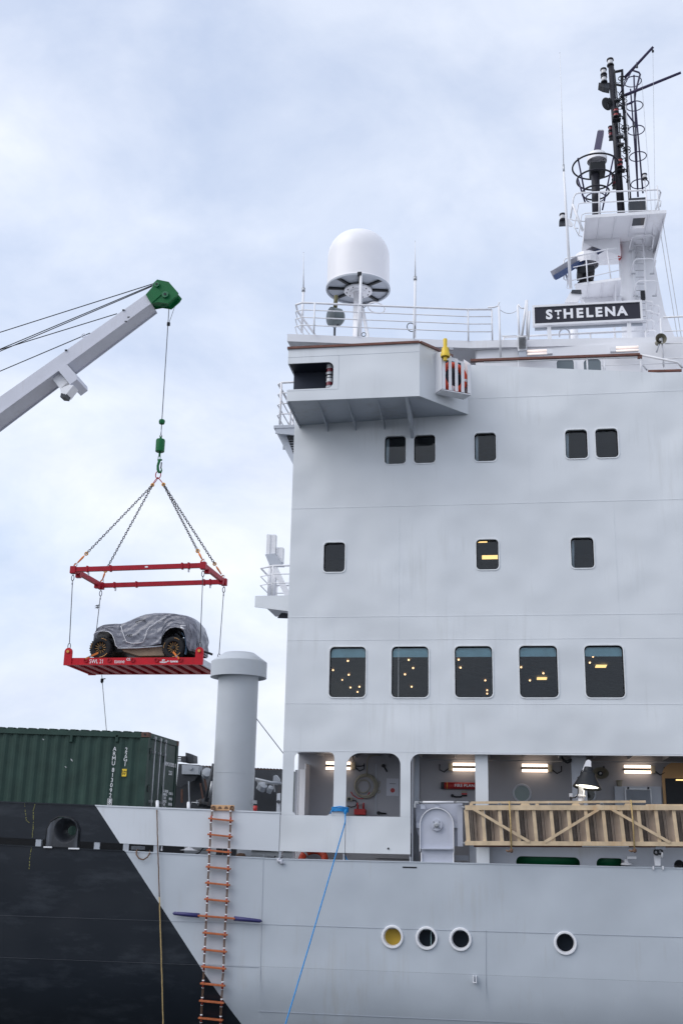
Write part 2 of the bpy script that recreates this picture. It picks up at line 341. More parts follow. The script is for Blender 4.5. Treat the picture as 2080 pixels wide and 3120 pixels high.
# upper shell strake with port holes
ports = [(1195, 2854.6), (1299, 2858.7), (1402, 2862), (1721, 2873.4)]
pw = [PS(u, v, Y0) for u, v in ports]
pz = [p.z for p in pw]
b = B(); XL = -16.0
b.plate([(XL, 2.55), (XR, 2.55), (XR, rm.z), (rm.x, rm.z), (XL, zrail(XL))], [circ(p.x, p.z, .172) for p in pw], Y0, Y0 + .03)
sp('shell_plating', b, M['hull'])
b = B(); P = []
nx, nz = 60, 16
for i in range(nx):
    x = XL + (XR - XL) * i / (nx - 1)
    for j in range(nz):
        z = 2.548 - 3.0 * j / (nz - 1); P.append((x, Y0 + flare(z), z))
b.grid(P, nx, nz); b.f = [tuple(reversed(f)) for f in b.f]
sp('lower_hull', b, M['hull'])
b = B()                                                         # far side and ends of the hull
b.box((XL, 43, -.5), (XR, 43.05, 4.9)); b.box((XL - .05, Y0 + .1, -.4), (XL, 43, 4.7)); b.box((XR, Y0, -.4), (XR + .05, 43.05, 6.8))
sp('hull_ends', b, M['black'])
b = B()
b.add([(XL, Y0 + .03, zrail(XL) - .005), (rm.x, Y0 + .03, rm.z - .012), (rm.x, 43, rm.z - .012), (XL, 43, zrail(XL) - .005)], [(0, 1, 2, 3)])
b.add([(rm.x, Y0 + .03, rm.z - .012), (XR, Y0 + .03, rm.z - .012), (XR, 43, rm.z - .012), (rm.x, 43, rm.z - .012)], [(0, 1, 2, 3)])
sp('main_deck', b, M['deck'])
# rail cap at the shell edge
b = B(); b.prism([(XL, Y0 - .012, zrail(XL)), (XL, Y0 + .11, zrail(XL)), (XL, Y0 + .11, zrail(XL) + .022), (XL, Y0 - .012, zrail(XL) + .022)], (rm.x - XL, 0, rm.z - zrail(XL)))
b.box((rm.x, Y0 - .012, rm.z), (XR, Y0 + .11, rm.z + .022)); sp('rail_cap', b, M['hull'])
# weld seams
def seam(p, q, w=.012, y=Y0):
    b = B(); b.bar((p.x, y - .002, p.z), (q.x, y - .002, q.z), .008, w); sp('weld_seam', b, M['wall'] if p.z > 5 else M['seam'])
seam(PS(0, 2789, Y0), PS(1120, 2827, Y0), .010); seam(PS(1120, 2827, Y0), PS(2080, 2856, Y0), .010)
seam(PS(1480, 2834, Y0), PS(1480, 3110, Y0), .006); seam(PS(803, 2600, Y0), PS(790, 3110, Y0), .006)
def seam2(z, x0, x1):
    b = B(); b.bar((x0, Y0 + flare(z) - .003, z), (x1, Y0 + flare(z) - .003, z), .008, .009); sp('weld_seam', b, M['seam'])
seam2(PS(620, 2940, 24.03).z, XL, PS(790, 2940, 24.03).x); seam2(PS(1120, 3098, 24.05).z, PS(785, 3085, 24.1).x, XR)
for p, (u, v), k in zip(pw, ports, range(4)):
    f = B(); f.lathe([(.172, .02), (.178, -.03), (.184, -.036), (.214, -.036), (.222, -.028), (.224, 0.0)], (p.x, Y0, p.z), (0, 1, 0), 36)
    f.lathe([(.174, -.03), (.170, .02), (.162, .13)], (p.x, Y0, p.z), (0, 1, 0), 36)
    o = sp('porthole', f, M['white'], 'porthole with a yellow blind' if k == 0 else None)
    g = B(); g.lathe([(.0, 0), (.168, 0)], (p.x, Y0 + .115, p.z), (0, 1, 0), 36); part('pane', g, M['amber'] if k == 0 else M['glass'], o)
    if k == 1:
        g = B(); g.box((p.x + .075, Y0 + .10, p.z - .13), (p.x + .083, Y0 + .108, p.z + .13)); part('curtain_edge', g, M['blind'], o)
# bulwark strip forward: two-tone, hung above the shell with an open freeing slot below it
def strip(x0, x1, za0, za1, zb0, zb1, mt, y=Y0, notch=None):
    b = B(); pts = [(x0, zb0)]
    if notch: pts += notch
    pts += [(x1, zb1), (x1, za1), (x0, za0)]
    b.plate(pts, [], y, y + .03)
    b.prism([(x0, y - .015, za0), (x0, y + .09, za0), (x0, y + .09, za0 + .028), (x0, y - .015, za0 + .028)], (x1 - x0, 0, za1 - za0))
    return b
tL, tM = PS(0, 2445, Y0), PS(852, 2478, Y0)
bL, bM_ = PS(0, 2551, Y0), PS(851, 2594, Y0)
def zt(x): return tL.z + (tM.z - tL.z) * (x - tL.x) / (tM.x - tL.x)
def zb(x): return bL.z + (bM_.z - bL.z) * (x - bL.x) / (bM_.x - bL.x)
fx0, fx1 = PS(142, 2560, Y0).x, PS(240, 2568, Y0).x
ftop = PS(195, 2490, Y0).z
notch = [(fx0, zb(fx0)), (fx0, ftop - .26), (fx0 + .08, ftop - .1), (fx0 + .24, ftop), (fx1 - .24, ftop), (fx1 - .08, ftop - .1), (fx1, ftop - .26), (fx1, zb(fx1))]
xs_ = PS(852.5, 2530, Y0).x
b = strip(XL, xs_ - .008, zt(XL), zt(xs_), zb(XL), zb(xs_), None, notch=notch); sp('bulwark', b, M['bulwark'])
xa, xb_, xc = xs_, PS(1050.5, 2600, Y0).x, PS(1249.5, 2600, Y0).x
zs0 = PS(1100, 2487, Y0).z; zg = PS(1200, 2602, Y0).z
sillA = PS(950, 2482.5, Y0).z; zsl = PS(860, 2479, Y0).z
b = B(); b.plate([(xa + .006, zg + .01), (xb_ - .006, zg), (xb_ - .006, zs0), (xa + .006, zs0)], [], Y0, Y0 + .04); sp('bulwark_panel', b, M['wall'])
b = B(); b.plate([(xb_ + .006, zg), (xc, zg), (xc, zs0), (xb_ + .006, zs0)], [], Y0, Y0 + .04); sp('bulwark_panel', b, M['wall'])
# stanchions in the slot under the bulwark
for u in (115, 294, 383, 476, 852, 1047, 1249):
    p = PS(u, 2590, Y0); w = .062 if u < 480 else .014
    b = B(); b.box((p.x - w, Y0 + .008, zrail(p.x)), (p.x + w, Y0 + .026, zb(p.x) + .02)); b.box((p.x - w, Y0 + .03, zrail(p.x)), (p.x - w + .012, Y0 + .35, zb(p.x) + .5)); sp('stanchion', b, M['lower'])
# superstructure side plating with its openings
zTop = PS(1300, 2297, Y0).z
A0, A1 = PS(893.7, 2400, Y0).x, PS(1016, 2400, Y0).x
B0, B1 = PS(1054, 2400, Y0).x, PS(1219, 2400, Y0).x
C0 = PS(1249.8, 2450, Y0).x
zA, zB, zC = PS(950, 2291.5, Y0).z, PS(1130, 2294.5, Y0).z, zTop
def arcp(cx, cz, r, a0, a1, n=6): return [(cx + r * math.cos(R(a0 + (a1 - a0) * k / n)), cz + r * math.sin(R(a0 + (a1 - a0) * k / n))) for k in range(n + 1)]
FL = PS(872.8, 2000, Y0).x
zs = zs0 + .002
outl = [(FL, zs), (A0, zs)] + [(A0, zA - .12)] + arcp(A0 + .13, zA - .13, .13, 180, 90) + arcp(A1 - .11, zA - .11, .11, 90, 0) + [(A1, zs + .10), (A1 - .03, zs + .04), (A1 - .09, zs)]
outl = [(FL, zs), (A0 + .07, zs), (A0, zs + .07)] + arcp(A0 + .13, zA - .13, .13, 180, 90) + arcp(A1 - .11, zA - .11, .11, 90, 0) + [(A1, zs + .12), (A1 - .05, zs + .04), (A1 - .13, zs)]
outl = [outl[0]] + outl[1:] + [(A1 - .131, zs - .001)]
outl = [(FL, zs), (A0 + .07, zs), (A0, zs + .07)] + arcp(A0 + .13, zA - .13, .13, 180, 90) + arcp(A1 - .11, zA - .11, .11, 90, 0) + [(A1, zs + .14), (A1 - .04, zs + .05), (A1 - .13, zs)]
outl += [(B0, zs)] + arcp(B0 + .29, zB - .29, .29, 180, 90) + arcp(B1 - .24, zB - .24, .24, 90, 0) + [(B1, zs)]
outl += [(C0, zs)] + arcp(C0 + .20, zC - .20, .20, 180, 90) + [(XR, zC)]
wtR = D(1568, 858, Y0); wtM = D(1080, 838, Y0)
slope = (wtR.z - wtM.z) / (wtR.x - wtM.x)
ztopR = wtM.z + slope * (XR - wtM.x)
WB = .0
outl += [(XR, 14.2), (wtR.x + 1.5, wtR.z - .3), (wtR.x, wtR.z), (wtM.x, wtM.z), (-.94, 15.68), (-.94, 14.95), (FL, 14.95)]
wins = []
def wrow(lst, w, h, r, kind):
    for (u0, u1, v0, v1) in lst:
        c = PS((u0 + u1) / 2, (v0 + v1) / 2, Y0); wins.append((c.x, c.z, w, h, r, kind))
wrow([(1170, 1237, 1326, 1417), (1258, 1328, 1322, 1414), (1441, 1513, 1316, 1409), (1718.6, 1790.7, 1306, 1400), (1809, 1885, 1302, 1397)], .53, .73, .105, 1)
wrow([(982.4, 1053.7, 1649.7, 1745.7), (1446.6, 1521, 1640, 1738), (1732.8, 1813, 1634, 1735)], .53, .73, .105, 2)
wrow([(1001, 1115.5, 1969, 2126), (1191, 1305.7, 1969, 2126), (1382, 1502, 1967, 2126), (1579, 1700, 1966, 2126), (1775, 1905, 1963, 2126)], .845, 1.145, .12, 3)
rz = {}
for k in (1, 2, 3):
    zz = [w[1] for w in wins if w[5] == k]; rz[k] = sum(zz) / len(zz)
wins = [(x, rz[k], w, h, r, k) for x, z, w, h, r, k in wins]
holes = [rrect(x - w / 2 + .012, x + w / 2 - .012, z - h / 2 + .012, z + h / 2 - .012, r - .01) for x, z, w, h, r, k in wins]
# big openings are notches in the outline, so close the outline downwards between them
b = B(); b.plate(outl, holes, Y0, Y0 + .02); sp('side_wall', b, M['wall'])
for v, u in ((1215, 1430), (1545, 1100), (1879, 1100), (2144, 1100), (1950, 1100)):
    p = PS(u, v, Y0); b = B(); x0 = FL
    if v == 1215: x0 = -.93
    b.bar((x0, Y0 - .0015, p.z), (XR, Y0 - .0015, p.z), .006, .010 if v in (1215, 1545, 1879) else .005); sp('weld_seam', b, M['wall'])
b = B(); b.bar((FL, Y0 - .0015, PS(900, 2290, Y0).z + .015), (XR, Y0 - .0015, PS(900, 2290, Y0).z + .015), .006, .008); sp('weld_seam', b, M['wall'])
for x, z0, z1 in ((wtM.x, 14.95, 15.6), (-2.5, 7.9, 12.3), (.4, 12.4, 14.8), (2.2, 9.3, 12.3)):
    b = B(); b.bar((x, Y0 - .0012, z0), (x, Y0 - .0012, z1), .006, .005, (1, 0, 0)); sp('weld_seam', b, M['wall'])
for i, (x, z, w, h, r, k) in enumerate(wins):
    f = B()
    ring = rrect(x - w / 2, x + w / 2, z - h / 2, z + h / 2, r); inner = rrect(x - w / 2 + .024, x + w / 2 - .024, z - h / 2 + .024, z + h / 2 - .024, r - .018)
    f.plate(ring, [inner], Y0 - .016, Y0 - .001)
    in2 = rrect(x - w / 2 + .018, x + w / 2 - .018, z - h / 2 + .018, z + h / 2 - .018, r - .014)
    n = len(inner)
    f.add([(p[0], Y0 - .001, p[1]) for p in in2] + [(p[0], Y0 + .13, p[1]) for p in in2], [(j, (j + 1) % n, (j + 1) % n + n, j + n) for j in range(n)], True)
    o = sp('window', f, M['rim'])
    g = B(); g.plate(in2, [], Y0 + .085, Y0 + .095); part('pane', g, M['glassclear'], o)
    g = B(); i3 = rrect(x - w / 2 + .042, x + w / 2 - .042, z - h / 2 + .042, z + h / 2 - .042, r - .03); g.plate(in2, [i3], Y0 + .07, Y0 + .084); part('gasket', g, M['rubber'], o)
    if k == 3:
        g = B(); g.box((x - w / 2 + .03, Y0 + .10, z + h / 2 - .24), (x + w / 2 - .03, Y0 + .108, z + h / 2 - .05)); part('blind', g, M['blind'], o)
    elif i in (0, 3, 7, 2):
        g = B(); xx = x - w / 2 + .02
        for q in range(5): g.tube([(xx + q * .02, Y0 + .17, z + h / 2), (xx + q * .014 + (.03 if i != 7 else -.0) * (1 if q < 3 else .4), Y0 + .17, z - h / 2)], .011, 6)
        part('curtain', g, M['curtain'], o)
    elif k == 2 and i == 6:
        pass
# rooms behind the windows
def room(x0, x1, z0, z1, y1, name='room_lining'):
    b = B(); y0 = Y0 + .14
    b.add([(x0, y0, z0), (x1, y0, z0), (x1, y1, z0), (x0, y1, z0), (x0, y0, z1), (x1, y0, z1), (x1, y1, z1), (x0, y1, z1)], [(0, 1, 2, 3), (7, 6, 5, 4), (3, 2, 6, 7), (1, 5, 6, 2), (0, 3, 7, 4)])
    return b
zl = rz[3] + .72
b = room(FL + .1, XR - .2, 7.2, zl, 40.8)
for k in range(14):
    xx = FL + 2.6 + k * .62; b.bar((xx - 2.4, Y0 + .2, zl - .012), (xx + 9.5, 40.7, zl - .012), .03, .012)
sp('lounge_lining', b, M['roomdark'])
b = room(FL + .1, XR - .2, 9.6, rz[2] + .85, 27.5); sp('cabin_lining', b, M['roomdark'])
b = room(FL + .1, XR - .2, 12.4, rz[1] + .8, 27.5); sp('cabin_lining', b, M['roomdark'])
rL = lambda x, y: DZ((960 + x * .6378) / K, (1920 + y * .6378) / K, zl - .03)
for (x, y, s) in ((156, 147, 1), (85, 191, .8), (160, 213, 1), (129, 238, .5), (168, 274, .8), (211, 270, .9), (202, 295, .7), (446, 142, 1), (467, 181, 1), (428, 211, 1), (460, 270, .9),
               (684, 141, 1), (693, 179, 1), (811, 240, .9), (820, 287, .7), (820, 303, .7), (982, 177, .9), (1088, 206, 1), (1024, 240, 1), (1325, 126, 1), (1310, 155, 1)):
    p = rL(x, y)
    if p.y > 40.5: p = Vector((p.x, 40.5, p.z))
    q_ = .021 * (p.y / 25) * s ** .5; b = B(); b.lathe([(0, -q_ * .8), (q_ * .7, -q_ * .6), (q_, 0), (q_, .02)], (p.x, p.y, zl - .035), (0, 0, 1), 12); sp('downlight', b, M['down'])
for (x, y) in ((1081, 230), (1363, 171)):
    p = rL(x, y); b = B(); b.box((p.x - .13, p.y - .22, zl - .04), (p.x + .13, p.y + .22, zl - .035)); sp('ceiling_panel', b, M['panellight'])
for (u, v) in ((1838.5, 1338.5), (1849, 1338)):
    p = DZ(u / K, v / K, rz[1] + .77); b = B(); b.box((p.x - .035, p.y - .05, p.z), (p.x + .035, p.y + .05, p.z + .01)); sp('downlight', b, M['down'])
p = PS(1494, 1698, 25.2); b = B(); b.box((p.x - .20, 25.18, p.z - .045), (p.x + .2, 25.2, p.z + .045)); sp('lit_shelf', b, M['panellight'])
p = PS(1467, 1651, 24.6); b = B(); b.box((p.x - .12, 24.58, p.z - .02), (p.x + .12, 24.6, p.z + .02)); sp('lit_shelf', b, M['panellight'])
# forward front wall, roof and core of the superstructure
b = B(); b.box((FL - .0, Y0 + .021, 4.7), (FL + .02, Y0 + .25, 7.0)); b.box((FL, Y0 + .021, 6.95), (FL + .02, 41, 14.93)); b.box((FL, 25.71, 4.66), (FL + .02, 41, 6.949)); sp('front_wall', b, M['wall'])
b = B(); b.box((FL + .03, 41, 4.66), (XR, 41.03, 15)); b.box((XR, 24.03, 6.8), (XR + .03, 41, 14.2)); sp('far_wall', b, M['wall'])
b = B(); b.box((FL + .03, 24.025, 14.40), (XR, 41, 14.43)); sp('bridge_deck', b, M['grey'])
# side passage: inner wall, ceiling, frames
YI = 25.7
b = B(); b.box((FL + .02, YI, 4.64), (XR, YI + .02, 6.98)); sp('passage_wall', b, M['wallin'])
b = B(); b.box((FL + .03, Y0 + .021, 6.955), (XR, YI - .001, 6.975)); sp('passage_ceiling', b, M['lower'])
b = B()
for x in [FL + .6 + .75 * i for i in range(26)]: b.box((x, Y0 + .03, 6.87), (x + .012, YI - .01, 6.954))
b.tube([(C0 + .2, YI - .12, 6.83), (XR, YI - .12, 6.83)], .012, 6); sp('ceiling_frames', b, M['lower'])
for x, w, y in ((C0 + .03, .012, YI - .002),):
    b = B(); b.box((x, Y0 + .021, 4.64), (x + w, 24.62, 6.95)); b.box((x + .012, 24.60, 4.64), (x + .10, 24.62, 6.95)); sp('web_frame', b, M['lower'])
b = B(); p = PS(903, 2400, 24.5); b.box((p.x, 24.3, 4.64), (p.x + .05, 24.35, 6.5)); q = PS(912, 2400, 24.9); b.box((q.x, 24.88, 4.64), (q.x + .13, 24.93, 6.55)); q2 = PS(926, 2400, 25.2); b.box((q2.x, 25.2, 4.64), (q2.x + .03, YI - .01, 6.7)); sp('web_frame', b, M['white'])
for u0, u1, mt in ((1447, 1486, M['wall']), (1741, 1786, M['grey'])):  # second pillar takes the grey to stand in for its shade
    y = 24.16 if u0 < 1500 else 24.7
    p, q = PS(u0, 2380, y), PS(u1, 2380, y); b = B(); b.box((p.x, y, 4.65), (q.x, y + .02, 6.94)); b.box((p.x + .08, y + .021, 4.65), (p.x + .10, y + .3, 6.94)); sp('pillar', b, mt)
# panel with oval freeing ports under the gangway
y = 24.45
r6 = reg(1640, 2260, 3.5636); r5 = reg(1240, 2260, 3.409); r4 = reg(840, 2240, 3.409)
hx = [(r6(-275, 0, y).x, r6(395, 0, y).x), (r6(570, 0, y).x, r6(865, 0, y).x), (r6(920, 0, y).x, r6(1010, 0, y).x), (r6(1385, 0, y).x, r6(1495, 0, y).x), (r6(1555, 0, y).x, r6(1900, 0, y).x)]
zh = [(r5(900, 1235, y).z - .28, r5(900, 1243, y).z), (r6(700, 1365, y).z - .1, r6(700, 1270, y).z)]
zt0 = r6(0, 1085, y).z
x0p = r5(645, 1200, y).x
hl = [rrect(a, c, rm.z - .0 + .015, r6(700, 1262, y).z, .02, rs=(.02, .02, .11, .11)) for (a, c) in (hx[0], hx[1], hx[3], hx[4])]
hl.append(rrect(r5(862, 0, y).x, r5(1180, 0, y).x, rm.z + .015, r5(900, 1240, y).z, .02, rs=(.02, .02, .02, .02)))
b = B(); b.plate([(x0p, rm.z - .01), (XR, rm.z - .01), (XR, zt0 + .25), (x0p, zt0 + .25)], hl[:4] if hl[4][0][0] + .0 > 1e9 else [h for h in hl[:4]] , y, y + .015)
sp('freeing_port_panel', b, M['grey'])
b = B(); b.plate([(x0p - .42, rm.z), (x0p - .02, rm.z), (x0p - .02, r5(560, 1180, y).z), (x0p - .42, r5(560, 1180, y).z)], [rrect(x0p - .40, x0p - .04, rm.z + .02, r5(560, 1235, y).z, .02)], y + .1, y + .115); sp('freeing_port_panel', b, M['grey'])
for (xx0, xx1, sh) in ((r6(-350, 0, 24.8).x, r6(395, 0, 24.8).x, 0), (r6(560, 0, 24.8).x, r6(825, 0, 24.8).x, 0)):
    c = B(); c.tube([(xx0, 24.85, 4.80), (xx1, 24.85, 4.80)], .22, 20); o = part('green_pipe', c, M['darkgreen'])
    tag(o, 'green drum behind the long oval slot left of the hoist bracket' if sh == 0 and xx0 < r6(100, 0, 24.8).x else 'shorter green drum behind the second oval slot under the gangway', 'drum', 'green drums behind the freeing ports')
# door recess, lit doorway at the right end of the passage
px0, px1 = r6(1335, 400, YI).x, r6(1900, 400, YI).x
z1d = r6(1500, 400, YI).z; z0d = 4.7
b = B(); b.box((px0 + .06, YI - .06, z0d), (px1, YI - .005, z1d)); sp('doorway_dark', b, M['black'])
fr = rrect(px0, px1 + 1, z0d, r6(1500, 222, YI).z, .01, rs=(.01, .01, .32, .32))
b = B(); b.plate(fr, [rrect(px0 + .10, px1 + .9, z0d + .02, z1d, .04)], YI - .05, YI - .004); sp('door_surround', b, M['warmwall'])
p = r6(1550, 415, YI - .08); b = B(); b.box((p.x - .12, YI - .075, p.z - .012), (p.x + .3, YI - .065, p.z + .012)); sp('lit_strip', b, M['panellight'])
# door panel in the second opening
px0 = r4(1035, 500, YI).x; b = B(); ztd = r4(1100, 280, YI).z
b.plate(rrect(px0, px0 + 1.0, 4.7, ztd, .06, rs=(.05, .05, .12, .12)), [], YI - .03, YI - .003); dr = sp('passage_door', b, M['wallin'])
for (x0, y0, x1, y1) in ((1118, 318, 1155, 380), (1068, 808, 1145, 815)):
    c = B(); p, q = r4(x0, y0, YI - .06), r4(x1, y1, YI - .06); c.tube([p, q], .018, 8); c.lathe([(0, -.04), (.04, -.04), (.04, .03)], p, (0, 1, 0), 12); part('dog_handle', c, M['black'], dr)
p = r4(1212, 540, YI - .035); c = B(); c.box((p.x - .14, YI - .036, p.z - .19), (p.x + .14, YI - .033, p.z + .19)); part('notice', c, M['paper'], dr)
c = B(); c.lathe([(0, 0), (.05, 0)], (p.x, YI - .038, p.z - .07), (0, 1, 0), 20); part('notice_mark', c, M['redflat'], dr)
c = B(); c.box((p.x - .07, YI - .038, p.z + .07), (p.x + .07, YI - .037, p.z + .08)); part('notice_line', c, M['decal'], dr)
# porthole windows of the passage wall
for (x, y_, f) in ((1190, 535, r5), (520, 570, r6)):
    p = f(x, y_, YI); c = B(); c.lathe([(.16, 0), (.17, -.03), (.20, -.03), (.21, 0)], (p.x, YI - .001, p.z), (0, 1, 0), 30); o = sp('round_window', c, M['grey'])
    c = B(); c.lathe([(0, 0), (.165, 0)], (p.x, YI - .012, p.z), (0, 1, 0), 30); part('pane', c, mat('sea_green_glass', (.16, .22, .22), .15) if f is r5 else M['glass'], o)
# small marks on the shell
p = PS(1446, 2983, 24.03); b = B(); b.box((p.x - .035, Y0 - .10, p.z - .05), (p.x - .02, Y0 + .1, p.z + .07)); b.box((p.x + .02, Y0 - .10, p.z - .05), (p.x + .035, Y0 + .1, p.z + .07)); b.box((p.x - .035, Y0 - .11, p.z - .06), (p.x + .035, Y0 + .02, p.z - .045)); sp('towing_bracket', b, M['white'])
a, c = PS(1226, 2642, Y0), PS(1269, 2644, Y0); b = B(); b.box((a.x, Y0 - .004, a.z - .017), (c.x, Y0 - .001, a.z + .012)); sp('scupper_slot', b, M['black'])
zdm = PS(1420, 3135, 24.12).z
text('draught_mark', '7 M', .30, (PS(1420, 3135, 24.12).x, Y0 + flare(zdm) - .012, zdm - .0), (1, 0, 0), (0, .0, 1), M['black'], ship, bold=.01)
p = r4(1168, 1178, Y0); b = B(); b.lathe([(0, -.01), (.022, -.01), (.022, .0)], (p.x, Y0, p.z), (0, 1, 0), 10); sp('drain_hole', b, M['black'])
b = B(); b.box((XL, 25.15, 4.6), (PS(560, 2590, 25.15).x, 25.2, 5.05)); sp('hatch_coaming', b, M['black'])
# fairlead
fcx = PS(203, 2530, Y0); cz = fcx.z
b = B(); n = 40; outer = []
for (x, z) in [(fx0 + .02, zrail(fx0) + .03), (fx1 - .02, zrail(fx1) + .03)]: pass
op = [(fx0 + .015, zrail(fx0) + .03), (fx1 - .015, zrail(fx1) + .03), (fx1 - .015, ftop - .25), (fx1 - .085, ftop - .11), (fx1 - .24, ftop - .02), (fx0 + .24, ftop - .02), (fx0 + .085, ftop - .11), (fx0 + .015, ftop - .25)]
b.plate(op, [circ(fcx.x, cz, .27, 36)], Y0 - .045, Y0 + .05)
b.lathe([(.27, -.045), (.255, -.03), (.215, .05), (.155, .16), (.10, .34)], (fcx.x + .0, Y0, cz), (0, 1, 0), 36)
o = sp('fairlead', b, mat('worn_black_casting', (.03, .033, .04), .38, var=.3, scale=5, streak=.5, scol=(.20, .22, .26), pos=.5))
b = B(); pts = [(q[0], Y0 - .02, q[1]) for q in [(fx0 - .005, zb(fx0) - .1), (fx0 - .005, ftop - .245), (fx0 + .07, ftop - .09), (fx0 + .24, ftop + .01), (fx1 - .24, ftop + .01), (fx1 - .07, ftop - .09), (fx1 + .005, ftop - .245), (fx1 + .005, zb(fx1) - .1)]]
b.tube(pts, .011, 6); part('fairlead_lip', b, M['black'], o)
b = B(); b.box((fx0 - .03, Y0 - .05, zrail(fx0) + .0), (fx0 + .16, Y0, zrail(fx0) + .03)); b.box((fx1 - .2, Y0 - .05, zrail(fx1)), (fx1 + .04, Y0, zrail(fx1) + .03)); part('fairlead_foot', b, M['white'], o)
# streaks of dried yellow growth running down the black bow plating
b = B()
r1_ = reg(0, 2140, 2.6133)
for pts in ([(285, 803), (270, 860), (268, 960), (262, 1080)], [(200, 800), (205, 870), (210, 940), (240, 960)], [(252, 1150), (240, 1230), (232, 1330)]):
    P_ = [r1_(x + random.uniform(-3, 3), y_, Y0 - .004) for x, y_ in pts]
    for a_, c_ in zip(P_[:-1], P_[1:]):
        for q in range(14):
            if random.random() < .75:
                t0 = q / 14; t1 = (q + random.uniform(.4, 1)) / 14; m_ = a_.lerp(c_, t0); e_ = a_.lerp(c_, t1); b.bar((m_.x + random.uniform(-.01, .01), Y0 - .003, m_.z), (e_.x, Y0 - .003, e_.z), .004, random.uniform(.006, .016), (1, 0, 0))
sp('growth_streak', b, mat('dried_yellow_growth', (.34, .33, .10), .9, var=.4, scale=20), kind='stuff')
# ------------------------------------------------------------------ bridge wing (a part of the ship, hung out over the side)
YW = 22.5; ZW0 = 14.35; ZW1 = 15.60
wx0, wx1, wx2 = -4.86, -1.92, -.93
r3 = reg(820, 680, 3.2667)
rc0 = r3(210, 1655, YW); rc1 = r3(640, 1385, YW)
b = B(); zc0, zc1 = r3(600, 1640, YW).z, r3(400, 1390, YW).z
cx1 = rc1.x
outer = [(wx0, ZW0), (wx1, ZW0), (wx1, ZW1), (wx0, ZW1), (wx0, zc1)] + [(wx0 + .05, zc1 - .06)] + [(wx0 + .051, zc1 - .001)] + []
outer = [(wx0, ZW0), (wx1, ZW0), (wx1, ZW1), (wx0, ZW1), (wx0, zc1)] + arcp(cx1 - .13, zc1 - .13, .13, 90, 0, 5) + arcp(cx1 - .13, zc0 + .13, .13, 0, -90, 5) + [(wx0, zc0)]
b.plate(outer, [], YW, YW + .03); sp('bridge_wing_side', b, M['wall'])
b = B(); b.prism([(wx1, YW, ZW0), (wx2, Y0 - .001, ZW0 + .12), (wx2, Y0 - .001, ZW1 + .12), (wx1, YW, ZW1)], (-.0, .03, 0)); sp('bridge_wing_side', b, M['wall'])
b = B(); b.add([(wx0, YW + .001, ZW0), (wx1, YW + .001, ZW0), (wx2, Y0 - .002, ZW0 + .12), (wx0 + .02, Y0 - .002, ZW0), (wx0, YW + .001, ZW0 + .04), (wx1, YW + .001, ZW0 + .04), (wx2, Y0 - .002, ZW0 + .16), (wx0 + .02, Y0 - .002, ZW0 + .04)],
      [(0, 3, 2, 1), (4, 5, 6, 7), (0, 4, 7, 3)]); sp('bridge_wing_floor', b, M['grey'])
b = B(); b.box((wx0 + .001, YW + .031, ZW0 + .05), (wx0 + .02, Y0, zc0)); b.box((wx0 + .001, YW + .031, zc1), (wx0 + .02, Y0, ZW1)); b.box((wx0, Y0 - .02, ZW0), (wx0 + .02, 26, ZW1)); sp('bridge_wing_front', b, M['wall'])
# brackets hanging under the wing
for u, w in ((478, .01), (770, .01), (1070, .01), (1362, .035)):
    x = r3(u, 1760, YW).x; b = B(); b.prism([(x - w, YW + .02, ZW0), (x - w, Y0 - .003, ZW0), (x - w, Y0 - .003, ZW0 - .42 if w > .02 else ZW0 - .18)], (2 * w, 0, 0)); sp('wing_bracket', b, M['grey'])
b = B(); b.prism([(wx0, YW + .001, ZW0 - .001), (wx0, Y0 - .003, ZW0 - .001), (wx0, Y0 - .003, ZW0 - .06), (wx0, YW + .001, ZW0 - .03)], (.03, 0, 0)); sp('wing_bracket', b, M['grey'])
for z in (ZW0 + .24, ZW1 - .20):
    b = B(); b.bar((wx0, YW - .001, z), (wx1 if z > 15 else cx1 + .12, YW - .001, z), .004, .006); sp('weld_seam', b, M['lower'])
b = B(); b.bar((cx1 + .12, YW - .001, ZW0 + .24), (cx1 + .12, YW - .001, ZW1 - .2), .004, .006, (1, 0, 0)); sp('weld_seam', b, M['lower'])
# navy side-light recess
b = B(); b.box((wx0 + .03, YW + .55, zc0 - .02), (cx1 + .04, YW + .57, zc1 + .04)); b.box((wx0 + .03, YW + .032, zc1 + .01), (cx1 + .04, YW + .549, zc1 + .03)); b.box((wx0 + .03, YW + .032, zc0 - .03), (cx1 + .04, YW + .549, zc0 - .01)); b.box((cx1 + .02, YW + .032, zc0 - .009), (cx1 + .04, YW + .549, zc1 + .009))
sx = r3(540, 1500, YW + .4).x; b.box((sx, YW + .53, zc0), (sx + .02, YW + .549, zc1)); sp('side_light_recess', b, M['navy'])
sl_ = thing('side_light', 'red and white stacked navigation side light in the navy recess of the bridge wing', 'navigation light', (r3(603, 1500, YW + .2).x, YW + .2, zc0 + .03))
lx = sl_.location.x
for k in range(2):
    z = zc0 + .06 + k * .33
    b = B(); b.lathe([(0, 0), (.085, 0), (.09, .05), (.075, .07)], (lx, YW + .2, z), (0, 0, 1), 20); b.lathe([(.075, .24), (.09, .26), (.08, .30), (0, .31)], (lx, YW + .2, z), (0, 0, 1), 20); part('lamp_housing', b, M['steel'], sl_, kind=None)
    b = B(); b.lathe([(.075, .07), (.075, .15)], (lx, YW + .2, z), (0, 0, 1), 20); part('red_lens', b, M['wheel_red'], sl_)
    b = B(); b.lathe([(.075, .15), (.078, .155), (.078, .18), (.075, .185), (.075, .24)], (lx, YW + .2, z), (0, 0, 1), 20); part('clear_lens', b, M['lens'], sl_)
